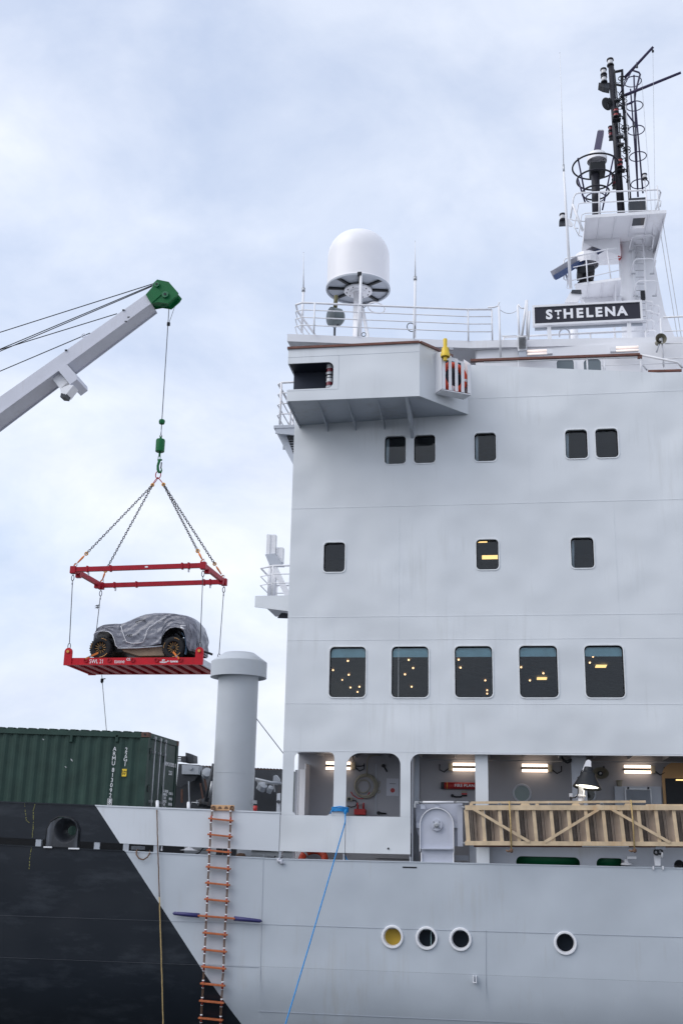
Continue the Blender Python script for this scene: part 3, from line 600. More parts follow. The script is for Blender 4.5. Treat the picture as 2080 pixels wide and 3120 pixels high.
# varnished rail capping the wing and the bulwark aft of it
b = B()
def cap(pts, w=.11, h=.05):
    for p, q in zip(pts[:-1], pts[1:]): b.bar(p, q, w, h)
cap([(wx0 - .02, YW + .015, ZW1 + .025), (wx1, YW + .015, ZW1 + .025), (wx2 - .35, 23.5, ZW1 + .11)])
sp('wooden_rail', b, M['wood'])
b = B(); ra_ = D(1080, 829, 24.15); rb_ = D(1468, 815, 24.15); b.bar(ra_, rb_, .10, .055); b.bar(rb_ + Vector((0, 0, .0)), D(1468, 824, 24.15), .05, .1); sp('wooden_rail', b, M['wood'])
rail2 = thing('bulwark_rail', 'brown wooden topped tube rail running above the sloping bulwark aft of the wing', 'railing', tuple(ra_))
b = B(); b.tube([ra_ + Vector((.3, .0, -.05)), rb_ + Vector((-.06, 0, -.055)), rb_ + Vector((.02, 0, -.09)), D(1469, 832, 24.15), D(1485, 850, 24.15)], .02, 8); part('lower_rail', b, M['white'], rail2)
b = B(); b.tube([D(1470, 815, 24.15), D(1555, 832, 24.15), D(1566, 845, 24.15)], .027, 8); part('tube_rail', b, M['white'], rail2)
b = B(); b.tube([D(1380, 839, 24.15), D(1560, 834, 24.15)], .008, 6); part('wire_rail', b, M['white'], rail2)
for u in (1189, 1347, 1386, 1470):
    p = D(u, 822, 24.15); b = B(); b.tube([(p.x, 24.15, p.z), (p.x, 24.15, p.z - .45)], .02, 6); part('post', b, M['white'], rail2)
b = B(); b.bar(D(1487, 853, 24.1), D(1564, 851, 24.1), .05, .05); sp('wooden_rail', b, M['wood'])
# wheelhouse: side wall, roof slab and roof edge
ZR = 17.35
ra0, ra1, ra2, ra3 = DZ(660, 767, ZR), DZ(1080, 783, ZR), DZ(1150, 781, ZR), DZ(1568, 773, ZR)
ra3 = ra2 + (ra3 - ra2) * 2.5
poly = [ra0, ra1, ra2, ra3, Vector((ra3.x, 41, ZR)), Vector((ra0.x + .6, 41, ZR))]
b = B(); b.prism([Vector((p.x, p.y, ZR - .20)) for p in poly], (0, 0, .20)); sp('wheelhouse_roof', b, M['white'])
# lit soffit and set-back wheelhouse wall below the roof edge
wy = ra2.y + .12
b = B(); b.box((ra1.x + .15, wy, 14.44), (XR, wy + .04, ZR - .201)); sp('wheelhouse_wall', b, M['white'])
b = B(); b.box((FL + .25, wy + 1.0, 14.44), (ra1.x + .1, wy + 1.04, ZR - .201)); b.box((ra1.x + .11, wy + .041, 14.44), (ra1.x + .15, wy + 1.04, ZR - .201)); sp('wheelhouse_wall', b, M['white'])
b = B(); b.box((ra0.x + .62, ra0.y + .35, 15.2), (ra0.x + .75, ra0.y + .40, ZR - .201)); sp('roof_pillar', b, M['white'])
p = D(737, 795, ra0.y + .9); c = B(); c.lathe([(0, 0), (.09, 0), (.11, .08)], (p.x, p.y, ZR - .29), (0, 0, 1), 16); o = part('soffit_lamp', c, M['down']); tag(o, 'small warm lit lamp under the wheelhouse roof edge above the wing', 'lamp')
for (u0, u1, v0) in ((1275, 1318, 826), (1337, 1380, 826)):
    p, q = D(u0, v0, wy), D(u1, v0, wy); f = B(); w_ = q.x - p.x
    f.plate(rrect(p.x - .02, q.x + .02, p.z - .62, p.z + .02, .12), [rrect(p.x + .02, q.x - .02, p.z - .58, p.z - .02, .09)], wy - .03, wy - .001); o = sp('wheelhouse_window', f, M['white'])
    g = B(); g.plate(rrect(p.x + .01, q.x - .01, p.z - .59, p.z - .01, .09), [], wy - .012, wy - .002); part('pane', g, mat('grey_tinted_pane', (.14, .17, .19), .12), o)
# ------------------------------------------------------------------ railings
def railing(name, label, posts, levels, r=.022, rp=.022, closed=False, ext=None, mt='white', top=1.0, cat='railing'):
    t = thing(name, label, cat, tuple(posts[0]))
    for p in posts:
        b = B(); b.tube([p, p + Vector((0, 0, top))], rp, 7); part('post', b, M[mt], t)
    line = ext or posts
    for k, h in enumerate(levels):
        b = B(); b.tube([p + Vector((0, 0, h)) for p in line], r if k == len(levels) - 1 else r * .55, 6, closed=closed); part('rail', b, M[mt], t)
    return t
base = [ra0 + Vector((.12, .06, 0)), DZ(822, 772, ZR) + Vector((0, .0, 0)), DZ(950, 777, ZR), DZ(1075, 782, ZR), DZ(1130, 782, ZR)]
fwdl = ra0 + Vector((.45, 2.6, 0))
posts = [base[0] + Vector((.55, .0, 0)), base[1], base[2], base[3], base[4]]
hR = (D(1073, 711, base[3].y).z - ZR)
line = [fwdl, ra0 + Vector((.14, .5, 0)), ra0 + Vector((.17, .12, 0)), ra0 + Vector((.35, .03, 0)), base[1], base[2], base[3], base[4]]
railing('roof_railing', 'white four-bar railing round the wheelhouse roof below the radome', posts, [.28 * hR, .53 * hR, .77 * hR, hR], ext=line, top=hR, r=.028)
# boarding gate posts and chain
t = thing('ladder_stanchion', 'pair of tall white hand posts with a slack chain at the roof ladder', 'handrail', tuple(DZ(1147, 782, ZR)))
for u0, v0, u1, v1 in ((1145, 703, 1149, 820), (1188, 702, 1192, 775)):
    p, q = D(u0, v0, 26.1), D(u1, v1, 26.1); b = B(); b.tube([q, p], .028, 7); part('post', b, M['white'], t)
b = B(); b.tube([D(1120, 706, 26.1), D(1133, 706, 26.1), D(1142, 703, 26.1), D(1146, 694, 26.1)], .02, 6); part('grab_bend', b, M['white'], t)
b = B(); b.tube([D(1205, 708, 26.1), D(1196, 708, 26.1), D(1189, 699, 26.1)], .02, 6); part('grab_bend', b, M['white'], t)
b = B(); b.tube([D(1148 + 40 * k / 8, 712 + 8 * (1 - (k / 4 - 1) ** 2), 26.1) for k in range(9)], .008, 5); part('chain', b, M['steel'], t)
for v in (772, 757):
    pass
b = B(); b.tube([D(1151, 772, 26.1), D(1186, 771, 26.1)], .014, 6); part('rung', b, M['white'], t)
# folded white frame beside the sign
t = thing('aerial_bracket', 'narrow upright white frame beside the left end of the name board', 'bracket', tuple(D(1205, 775, 25.9)))
b = B(); b.tube([D(1198, 770, 25.9), D(1208, 690, 25.9)], .03, 7); part('leg', b, M['white'], t)
b = B(); b.tube([D(1210, 770, 25.9), D(1209, 690, 25.9)], .03, 7); part('leg', b, M['white'], t)
b = B(); b.tube([D(1212, 780, 25.9), D(1215, 715, 25.9)], .03, 7); part('leg', b, M['white'], t)
# ventilation louvre box
t = thing('louvre_box', 'white slatted louvre box on the wheelhouse wall left of the name board', 'vent', tuple(D(1198, 818, 26.0)))
p, q = D(1187, 771, 26.0), D(1210, 818, 26.0)
b = B(); b.box((p.x, 26.0, q.z + .16), (q.x, 26.25, p.z)); part('casing', b, M['white'], t)
for k in range(9):
    z = q.z + .22 + (p.z - q.z - .26) * k / 9; b = B(); b.prism([(p.x + .03, 25.99, z), (p.x + .03, 25.955, z - .012), (p.x + .03, 25.95, z), (p.x + .03, 25.99, z + .03)], (q.x - p.x - .06, 0, 0)); part('slat', b, M['steel'], t)
b = B(); b.box((p.x + .02, 26.02, q.z), (q.x - .02, 26.2, q.z + .155)); part('motor_box', b, M['grey'], t)
# fluorescent lamps on the wheelhouse wall
for k, (u0, u1, v0) in enumerate(((1210, 1268, 811), (1400, 1465, 804))):
    p, q = D(u0, v0, 26.1), D(u1, v0 - 1, 26.1)
    t = thing('tube_lamp', ['long white tube lamp under the left end of the name board', 'long white tube lamp under the right end of the name board, beside the horn'][k], 'lamp', tuple(p), 'tube lamps on the wheelhouse wall')
    lx0, lx1 = p.x, q.x; cl = .14
    if k == 0: a0_, a1_, c0_, c1_ = lx0, lx1 - cl, lx1 - cl, lx1
    else: a0_, a1_, c0_, c1_ = lx0 + cl, lx1, lx0, lx0 + cl
    b = B(); b.box((lx0, 26.1, p.z - .05), (lx1, 26.2, p.z + .05)); part('housing', b, M['white'], t)
    b = B(); b.tube([(a0_, 26.07, p.z + .045), (a1_, 26.07, p.z + .045)], .026, 8); part('tube', b, M['lampcool'], t)
    b = B(); b.tube([(a0_, 26.07, p.z - .045), (a1_, 26.07, p.z - .045)], .022, 8); part('tube', b, M['lampcool'], t)
    b = B(); b.box((c0_, 26.05, p.z - .06), (c1_, 26.13, p.z + .06)); part('end_cap', b, M['white'], t)
# ------------------------------------------------------------------ life ring in its slatted rack with a yellow smoke float
rk = thing('life_ring_rack', 'white slatted rack fixed to the angled wing plating', 'rack', (-1.3, 23.2, 14.9))
r4b = reg(1240, 880, 3.2667)
pa_ = r4b(300, 1030, 23.05); # near lower left
X0r, X1r = r4b(350, 1000, 22.75), r4b(628, 1000, 23.15)
dirr = (X1r - X0r); dirr.z = 0; lenr = dirr.length; dirr.normalize(); nrm = Vector((dirr.y, -dirr.x, 0))
zlo, zhi = r4b(400, 1005, 22.8).z, r4b(440, 640, 22.8).z
X0r.z = zlo
for k in range(5):
    p = X0r + dirr * (lenr * (.05 + .9 * k / 4)); zt_ = zhi - k * .035
    b = B(); b.bar((p.x, p.y, zlo + .01 + k * .005), (p.x, p.y, zt_), .012, .075, dirr); part('slat', b, M['white'], rk)
bk = -nrm * -1
for off, zz in ((0, zlo), ):
    b = B(); p, q = X0r, X0r + dirr * lenr; b.prism([Vector((p.x, p.y, zlo)), Vector((q.x, q.y, zlo + .02)), Vector((q.x, q.y, zlo + .02)) - nrm * .28, Vector((p.x, p.y, zlo)) - nrm * .28], (0, 0, -.02)); part('tray', b, M['white'], rk)
for s_ in (-.03, 1.0):
    p = X0r + dirr * lenr * s_; b = B(); b.prism([Vector((p.x, p.y, zlo)), Vector((p.x, p.y, zlo)) - nrm * .28, Vector((p.x, p.y, zhi + .1)) - nrm * .28, Vector((p.x, p.y, zhi + (.02 if s_ < .5 else -.12)))], dirr * .015); part('side_frame', b, M['white'], rk)
b = B(); p = X0r - nrm * .29 ; q = p + dirr * lenr; b.prism([Vector((p.x, p.y, zlo)), Vector((q.x, q.y, zlo)), Vector((q.x, q.y, zhi)), Vector((p.x, p.y, zhi))], -nrm * .01); part('back_plate', b, M['navy'], rk)
ringc = X0r + dirr * lenr * .5 - nrm * .13; ringc.z = zlo + .40
lr = thing('life_ring', 'orange life ring standing inside the white slatted rack on the bridge wing', 'life ring', (ringc.x, ringc.y, zlo + .02))
b = B(); b.torus(ringc, .29, .072, nrm, 36, 10); part('ring', b, M['lifeorange'], lr)
for a0 in (35, 125, 215, 305):
    b = B(); b.torus(ringc, .29, .077, nrm, 3, 10, (R(a0), R(a0 + 13))); part('reflective_band', b, M['white'], lr)
sm = thing('smoke_float', 'yellow smoke float canister clipped to the top of the life ring rack', 'smoke float', tuple(r4b(378, 720, 22.68)))
c = r4b(378, 700, 22.68)
def sc_prof(p): return [(r * .85, (h - .15) * .9 + .15) for r, h in p]
b = B(); b.lathe(sc_prof([(0, .0), (.05, 0), (.055, .10), (.03, .11)]), (c.x, c.y, c.z - .05), (0, 0, 1), 18)
b.lathe(sc_prof([(.10, .09), (.12, .10), (.12, .17), (.11, .19), (.085, .34), (.05, .36)]), (c.x, c.y, c.z - .05), (0, 0, 1), 24); b.lathe(sc_prof([(.05, .36), (.055, .56), (.05, .58), (0, .58)]), (c.x, c.y, c.z - .05), (0, 0, 1), 18); part('canister', b, M['yellow'], sm)
b = B(); b.bar((c.x + .08, c.y - .02, c.z + .24), (c.x + .17, c.y + .02, c.z + .24), .03, .05); part('clip', b, M['steel'], sm)
# ------------------------------------------------------------------ radome
YD = 28.2
rc = D(820, 652, YD); rr_ = (D(894, 650, YD).x - D(747, 650, YD).x) / 2
ztop_ = D(820, 530, YD + .6).z - .34; zb_ = rc.z - .05
base_c = (rc.x, YD + .2, zb_)
rad = thing('radome', 'big white satellite dome on a post above the wheelhouse roof', 'radome', (rc.x, YD + .2, ZR))
h = ztop_ - zb_
prof = [(rr_, 0.0), (rr_ * 1.0, .02), (rr_ * .97, .05)]
for k in range(14):
    a = R(90 * k / 13); prof.append((rr_ * .965 * math.cos(a) ** .72 if k < 13 else 0.0, .05 + h * .50 + (h * .45) * math.sin(a)))
b = B(); b.lathe(prof, base_c, (0, 0, 1), 56); part('dome', b, M['whiteclean'], rad)
b = B(); b.lathe([(0, .012), (rr_ * .995, .012)], base_c, (0, 0, 1), 48); part('dome_floor', b, M['lower'], rad)
b = B(); b.lathe([(rr_ * .94, .0), (rr_ * .94, -.05), (rr_, -.05), (rr_, .0)], base_c, (0, 0, 1), 48); part('base_rim', b, M['lower'], rad)
for k in range(8):
    a = R(12 + 45 * k); d_ = Vector((math.cos(a), math.sin(a), 0)); c_ = Vector(base_c); b = B(); b.bar(c_ + d_ * .25 + Vector((0, 0, -.025)), c_ + d_ * rr_ * .95 + Vector((0, 0, -.025)), .075, .05); part('base_beam', b, M['black'], rad)
b = B(); b.lathe([(.40, -.051), (.40, -.10), (.22, -.10), (.22, -.14), (.13, -.14)], base_c, (0, 0, 1), 32); part('mount_flange', b, M['white'], rad)
for k in range(10):
    a = R(36 * k); b = B(); b.lathe([(0, -.125), (.014, -.125), (.014, -.10)], (base_c[0] + .32 * math.cos(a), base_c[1] + .32 * math.sin(a), zb_), (0, 0, 1), 8); part('bolt', b, M['dark'], rad)
b = B(); b.tube([(base_c[0], base_c[1], zb_ - .1), (base_c[0], base_c[1], ZR)], .13, 20); part('post', b, M['whiteclean'], rad)
b = B(); b.tube([(base_c[0] + .12, base_c[1], zb_ - .55), (base_c[0] + .55, base_c[1] - .1, ZR)], .05, 10); part('stay', b, M['white'], rad)
b = B(); b.torus(D(864, 707, YD - .2), .24, .02, (0.2, .2, 1), 28, 6); part('hoop', b, M['white'], rad)
# small pole in front of the radome
pl = thing('camera_pole', 'thin white pole with a small black fitting in front of the radome post', 'pole', tuple(DZ(826, 772, ZR)))
p = D(826, 772, 26.0); p.z = ZR; q = D(826, 628, 26.0)
b = B(); b.tube([p, (p.x, p.y, q.z - .02)], .036, 10); part('pole', b, M['white'], pl)
b = B(); b.box((q.x - .06, q.y - .05, q.z - .08), (q.x + .05, q.y + .04, q.z + .03)); part('fitting', b, M['black'], pl, bevel=.015)
for z in (ZR + .12, ZR + .95):
    b = B(); b.torus((p.x + .1, p.y, z + .1), .055, .01, (0, 1, 0), 14, 5); part('cleat', b, M['black'], pl)
# searchlight
slp = D(769, 728, 26.6)
se = thing('searchlight', 'grey green drum searchlight hanging by its yoke beside the radome post', 'searchlight', (slp.x, slp.y, ZR))
ax = Vector((-.80, -.60, -.12)).normalized()
b = B(); b.lathe([(0, -.24), (.16, -.22), (.235, -.14), (.245, .08), (.255, .09), (.255, .13)], slp, ax, 28); part('drum', b, M['searchlight'], se)
b = B(); b.lathe([(.25, .13), (.15, .145), (0, .15)], slp, ax, 28); part('front_glass', b, mat('searchlight_glass', (.045, .06, .065), .12), se)
b = B(); b.tube([slp + Vector((0, 0, .25)), slp + Vector((.02, 0, .62))], .055, 10); part('hanger', b, mat('olive_hanger', (.10, .09, .03), .5), se)
b = B(); b.tube([slp + Vector((-.10, 0, -.22)), slp + Vector((0, 0, -.33)), slp + Vector((.12, 0, -.20))], .016, 6); b.tube([slp + Vector((0, 0, -.33)), (slp.x, slp.y, ZR)], .03, 7); part('yoke', b, M['dark'], se)
# ------------------------------------------------------------------ whip aerials
def whip(u, v0, vm, v1, Y, label, r0=.034, ring=False, u1=None):
    p = D(u1 or u, v1, Y); m_ = D(u, vm, Y); tp = D(u + (0), v0, Y)
    t = thing('whip_aerial', label, 'aerial', tuple(p), 'white whip aerials')
    b = B(); b.tube([p, (m_.x, m_.y, m_.z)], r0, 8); part('mast_tube', b, M['white'], t)
    b = B(); b.tube([(m_.x, m_.y, m_.z), tp], [.022, .007], 6); part('whip', b, M['white'], t)
    b = B(); b.tube([(m_.x, m_.y, m_.z - .08), (m_.x, m_.y, m_.z + .03)], r0 * 1.35, 8); part('clamp', b, M['steel'], t)
    b = B(); b.lathe([(0, .012), (.011, 0), (0, -.012)], tp, (0, 0, 1), 8); part('tip', b, M['black'], t)
    return t
whip(697, 580, 664, 764, 25.9, 'white whip aerial at the forward corner of the wheelhouse roof, left of the radome', u1=693)
o = whip(953, 554, 638, 776, 26.4, 'white whip aerial with a coiled cable, right of the radome', u1=952)
c = D(944, 752, 26.3); b = B(); b.torus(c, .12, .012, (.6, -1, 0), 20, 5); part('cable_coil', b, M['black'], o)
# forward stair platform on the front of the superstructure (upper)
r5b = reg(820, 1160, 7.839)
YF = 27.0
def stair():
    t = thing('front_stair', 'grey stair landing with open treads bolted to the front of the superstructure below the wing', 'staircase', tuple(r5b(600, 1200, YF)))
    p0, p1 = r5b(110, 1100, YF), Vector((FL, YF, 0)); z = p0.z
    b = B(); b.box((p0.x, YF, z - .04), (FL - .001, YF + 2.2, z + .04)); part('landing', b, M['grey'], t)
    b = B(); q = r5b(125, 1250, YF); b.prism([(p0.x + .05, YF + .02, z - .04), (q.x + .02, YF + .02, q.z), (FL - .002, YF + .02, r5b(600, 1355, YF).z), (FL - .002, YF + .02, z - .04)], (0, .05, 0)); part('bracket', b, M['grey'], t)
    # flight going down, aft and inboard
    a0, a1 = r5b(200, 1300, YF + .3), r5b(575, 2010, YF + .3)
    b = B(); b.prism([a0, a1, a1 + Vector((0, 0, .28)), a0 + Vector((.2, 0, .1))], (0, .05, 0)); part('stringer', b, M['grey'], t)
    for k in range(12):
        p = a0.lerp(a1, (k + .5) / 12) + Vector((0, 0, .1)); b = B(); b.box((p.x, YF + .36, p.z), (p.x + .35 if p.x + .35 < FL else FL - .01, YF + 1.1, p.z + .02)); part('tread', b, M['steel'], t)
    b = B(); b.box((r5b(330, 1500, YF + .5).x, YF + .5, r5b(330, 1640, YF + .5).z), (FL - .002, YF + .53, r5b(330, 1490, YF + .5).z)); part('riser_plate', b, M['grey'], t)
    return t
stair()
pp = r5b(160, 1060, YF); zz = pp.z + .02
lp = [Vector((FL - .01, YF + .03, zz)), Vector((pp.x + .1, YF + .03, zz)), Vector((pp.x, YF + .12, zz)), Vector((pp.x + .02, YF + 2.1, zz))]
railing('landing_railing', 'white pipe railing round the small landing forward of the bridge wing', [lp[1], lp[1] + Vector((.0, 1.3, 0)), lp[3]], [.30, .60, .90, 1.2], ext=lp, top=1.2, r=.03, rp=.03)
# lower forward platform with lamp housing
YG = 26.5
r3b = reg(740, 1560, 5.345)
p0 = r3b(200, 1365, YG); q0 = r3b(735, 1660, YG); zpl = p0.z
t = thing('front_platform', 'grey bracketed platform sticking out from the front wall at mid height', 'platform', tuple(p0))
b = B(); b.prism([(p0.x, YG, zpl), (p0.x, YG, r3b(200, 1545, YG).z), (FL - .002, YG, q0.z), (FL - .002, YG, zpl)], (0, .04, 0)); part('side_plate', b, M['wall'], t)
b = B(); b.box((p0.x + .01, YG + .041, zpl - .05), (FL - .002, YG + 2.4, zpl - .01)); part('floor_plate', b, M['grey'], t)
b = B(); b.prism([(p0.x + .3, YG + 1.3, zpl - .3), (p0.x + .4, YG + 1.3, r3b(310, 1640, YG + 1.3).z), (FL - .002, YG + 1.3, r3b(730, 1748, YG + 1.3).z), (FL - .002, YG + 1.3, zpl - .3)], (0, .06, 0)); part('inner_bracket', b, M['dark'], t)
hh = r3b(410, 875, YG).z - zpl
lp = [Vector((FL - .01, YG + .02, zpl)), Vector((p0.x + .42, YG + .02, zpl)), Vector((p0.x + .06, YG + .25, zpl)), Vector((p0.x + .06, YG + 2.2, zpl)), Vector((FL - .01, YG + 2.3, zpl))]
railing('platform_railing', 'white three-bar railing round the lower front platform', [lp[1], lp[2] + Vector((0, 1.0, 0)), lp[3], lp[3] + Vector((.5, 0.05, 0))], [.42 * hh, .72 * hh, hh], ext=lp, top=hh, r=.025)
lt = thing('light_tower', 'white channel post with a tilted lamp hood braced on the lower front platform', 'post', tuple(r3b(440, 1350, YG + .6)))
yy = YG + .6
b = B(); b.tube([r3b(430, 1360, yy), r3b(445, 870, yy)], .055, 8); part('leg', b, M['white'], lt)
b = B(); b.tube([r3b(505, 1360, yy), r3b(525, 900, yy)], .055, 8); part('leg', b, M['white'], lt)
b = B(); b.bar(r3b(735, 1370, yy), r3b(495, 870, yy), .12, .14); part('brace', b, M['white'], lt)
b = B(); p, q = r3b(390, 365, yy), r3b(518, 690, yy); b.box((p.x, yy, q.z), (p.x + .09, yy + .03, p.z)); b.box((p.x + .09, yy + .03, q.z), (q.x, yy + .2, p.z)); part('channel', b, M['white'], lt)
b = B(); b.prism([r3b(360, 690, yy - .1), r3b(525, 672, yy - .1), r3b(635, 860, yy - .1), r3b(430, 860, yy - .1)], (0, .35, .02)); part('hood', b, M['grey'], lt)
b = B(); p, q = r3b(540, 560, yy), r3b(630, 800, yy); b.box((p.x, yy + .1, q.z), (q.x, yy + .3, p.z)); part('junction_box', b, M['white'], lt)
# ------------------------------------------------------------------ name board
YS = 26.6
z2 = reg(1640, 560, 3.5636); z1 = reg(1640, 100, 3.5636)
sa, sb, sc_, sd_ = D(1222, 704, YS), D(1475, 688, YS), D(1475, 737, YS), D(1224, 749, YS)
sgx0, sgx1 = D(1222, 726, YS).x, D(1474, 712, YS).x; sgz1 = (sa.z + sb.z) / 2; sgz0 = (sc_.z + sd_.z) / 2
sg = thing('name_board', 'dark name board lettered ST HELENA in a white frame above the wheelhouse', 'sign', ((sgx0 + sgx1) / 2, YS, ZR))
b = B(); b.box((sgx0 + .05, YS, sgz0 + .05), (sgx1 - .05, YS + .06, sgz1 - .05)); part('board', b, M['signface'], sg)
b = B(); b.plate([(sgx0, sgz0), (sgx1, sgz0), (sgx1, sgz1), (sgx0, sgz1)], [[(sgx0 + .055, sgz0 + .055), (sgx1 - .055, sgz0 + .055), (sgx1 - .055, sgz1 - .055), (sgx0 + .055, sgz1 - .055)]], YS - .03, YS + .11); part('frame', b, M['white'], sg)
zc = (sgz0 + sgz1) / 2
def letter(ch, x, h, z=None, w=1.0, bold=.014):
    text('letter', ch, h / .70, (x, YS - .008, zc if z is None else z), (1, 0, 0), (0, 0, 1), M['letters'], sg, bold=bold, depth=.006, narrow=w)
lxs = dict(); zz_ = lambda x: z2(x, 1400, YS).x
for ch, px in (('S', 112), ('H', 320), ('E', 443), ('L', 548), ('E', 650), ('N', 775), ('A', 905)): letter(ch, zz_(px), .25)
tx = zz_(210); b = B(); b.box((tx - .085, YS - .012, zc + .085), (tx + .085, YS - .002, zc + .125)); b.box((tx - .02, YS - .0125, zc - .02), (tx + .02, YS - .0025, zc + .0849)); part('letter', b, M['letters'], sg)
b = B(); b.lathe([(0, -.01), (.032, -.01), (.032, 0)], (tx, YS - .002, zc - .095), (0, 1, 0), 18); part('letter_dot', b, M['letters'], sg)
for px in (115, 985):
    p = z2(px, 1600, YS); b = B(); b.box((p.x - .05, YS + .02, ZR + .02), (p.x + .05, YS + .10, sgz0)); part('leg', b, M['white'], sg)
b = B(); b.box((sgx0 + .05, YS + .111, sgz0 - .06), (sgx1 - .0, YS + .17, sgz0 + .1)); part('rear_beam', b, M['lower'], sg)
# railing behind the board
Yr = 27.4
pts = [z2(x, 1650, Yr) for x in (-380, 130, 560, 830, 1160)]
pts = [Vector((p.x, Yr, ZR)) for p in pts]
railing('roof_railing', 'white railing seen through the gap under the name board', pts, [.35, .62], ext=pts, top=.62, r=.028)
t = thing('vent_bend', 'white gooseneck pipe under the name board', 'pipe', tuple(z2(280, 1670, 27.0)))
b = B(); c = z2(278, 1625, 27.0); b.tube([(c.x - .13, 27, c.z - .1)] + [(c.x + .13 * math.cos(a), 27, c.z + .13 * math.sin(a)) for a in [math.pi * (1 - k / 8) for k in range(9)]] + [(c.x + .13, 27, ZR)], .022, 7); part('pipe', b, M['white'], t)
t = thing('white_post', 'thick white post standing under the middle of the name board', 'post', tuple(z2(385, 1670, 28.5)))
b = B(); p = z2(385, 1670, 28.5); b.tube([(p.x, 28.5, ZR), (p.x, 28.5, z2(385, 1280, 28.5).z)], .11, 14); part('pipe', b, M['white'], t)
fl = thing('floodlight', 'white floodlight with a black top cable tilted above the name board', 'floodlight', tuple(z2(385, 1280, 28.4)))
b = B(); b.prism([z2(282, 1282, 28.3), z2(345, 1170, 28.3), z2(475, 1190, 28.3), z2(415, 1290, 28.3)], (0, .25, .05)); part('housing', b, M['white'], fl)
b = B(); b.prism([z2(350, 1180, 28.25), z2(360, 1150, 28.25), z2(460, 1150, 28.25), z2(465, 1188, 28.25)], (0, .2, 0)); part('lamp_back', b, M['dark'], fl)
b = B(); b.tube([z2(360, 1290, 28.4), z2(400, 1180, 28.4)], .03, 6); part('stem', b, M['white'], fl)
# horn loudspeaker on the roof edge at right
p = z2(1313, 1700, 26.0)
hn = thing('horn_speaker', 'beige loudspeaker horn on the wheelhouse roof edge below the mast', 'loudspeaker', tuple(p + Vector((0, .1, -.2))))
ax = Vector((.12, -1, -.12)).normalized()
b = B(); b.lathe([(.135, .14), (.14, .13), (.11, .06), (.06, -.02), (.035, -.08), (.06, -.10), (.07, -.22), (0, -.24)], p, ax, 24); part('bell', b, M['greyhorn'], hn)
b = B(); b.lathe([(0, .08), (.035, .07), (.03, -.05)], p, ax, 14); part('centre_plug', b, M['white'], hn)
b = B(); b.tube([p + Vector((0, .12, -.02)), p + Vector((-.08, .12, -.26))], .018, 6); part('bracket', b, M['grey'], hn)
# right-hand end railing and post
t = railing('roof_railing', 'white railing at the right edge of the picture below the mast stays', [Vector((z2(1355, 1990, 26.0).x, 26.0, z2(1355, 1990, 26.0).z)), Vector((6.2, 26.0, z2(1355, 1990, 26.0).z))], [.22, .62, .95, 1.33], ext=[Vector((z2(1365, 1700, 26.0).x, 26.0, z2(1355, 1990, 26.0).z)), Vector((7, 26.0, z2(1355, 1990, 26.0).z))], top=1.3)
# ------------------------------------------------------------------ mast
YM = 32.0
mast = thing('signal_mast', 'tall mast with white tower base, black poles, lamps and hooped ladder', 'mast', (4.0, YM, ZR))
def mp(n, b, m, label=None): return part(n, b, M[m] if isinstance(m, str) else m, mast, label)
zA_ = ZR - .02
# tower: round front column, plated side with raked fin aft
def at(x, y, Y=YM): return z2(x, y, Y)
cxl, cxr = at(893, 900, YM - .6), at(985, 900, YM - .6)
b = B(); b.tube([at(965, 1700, YM - .4), at(935, 1250, YM - .4), at(905, 800, YM - .4) + Vector((0, 0, 0)), at(895, 560, YM - .4)], [.30, .29, .27, .24], 20)
b = B(); b.tube([Vector((at(985, 1200, YM - .4).x, YM - .4, ZR)), Vector((at(960, 700, YM - .4).x, YM - .4, at(900, 470, YM - .4).z))], [.33, .26], 22); mp('tower_column', b, 'white')
poly = [(at(960, 1690), ), ]
side = [at(1000, 1760), at(1560, 1960), at(1350, 1430), at(1235, 860), at(1200, 560), at(960, 560), at(975, 1250)]
b = B(); b.prism([Vector((p.x, YM - .30, max(p.z, zA_))) for p in side], (0, .5, 0)); mp('tower_plating', b, 'white')
# upper platform
ZU = 22.85
n0, n1 = DZ(*[c / K for c in (1640 + 505 / 3.5636, 560 + 362 / 3.5636)], ZU), DZ(*[c / K for c in (1640 + 1383 / 3.5636, 560 + 328 / 3.5636)], ZU)
yn = (n0.y + n1.y) / 2; yfar = yn + 2.9
ux0, ux1 = n0.x, n1.x
yleft = DZ(*[c / K for c in (1640 + 472 / 3.5636, 560 + 610 / 3.5636)], ZU).y
tr0, tr1 = DZ((1640 + 1020 / 3.5636) / K, (560 + 390 / 3.5636) / K, ZU), DZ((1640 + 1140 / 3.5636) / K, (560 + 480 / 3.5636) / K, ZU)
b = B()
def slab(x0, x1, y0, y1): b.box((x0, y0, ZU), (x1, y1, ZU + .10))
slab(ux0, tr0.x, yn, yfar); slab(tr1.x + .001, ux1, yn, yfar); slab(tr0.x + .001, tr1.x, tr1.y, yfar); slab(tr0.x + .001, tr1.x, yn, yn + .18)
mp('upper_platform', b, 'white')
b = B(); b.prism([(ux0, yleft, ZU - .002), (at(880, 600, yleft).x, yleft, ZU - .002), (at(880, 600, yleft).x, yleft, ZU - .62), (ux0, yleft, ZU - .10)], (0, .03, 0)); mp('platform_web', b, 'white')
b = B(); b.prism([(ux0, yn + .02, ZU - .002), (ux0, yleft, ZU - .002), (ux0, yleft, ZU - .1), (ux0, yn + .02, ZU - .03)], (.02, 0, 0)); mp('platform_web', b, 'white')
b = B(); q = at(1230, 880, yn + 2.2); b.prism([(ux1 - .03, yn + .05, ZU - .002), (ux1 - .03, yfar, ZU - .002), (q.x + .02, yfar, q.z), (q.x, yn + 1.9, q.z)], (.02, 0, 0)); mp('platform_gusset', b, 'white')
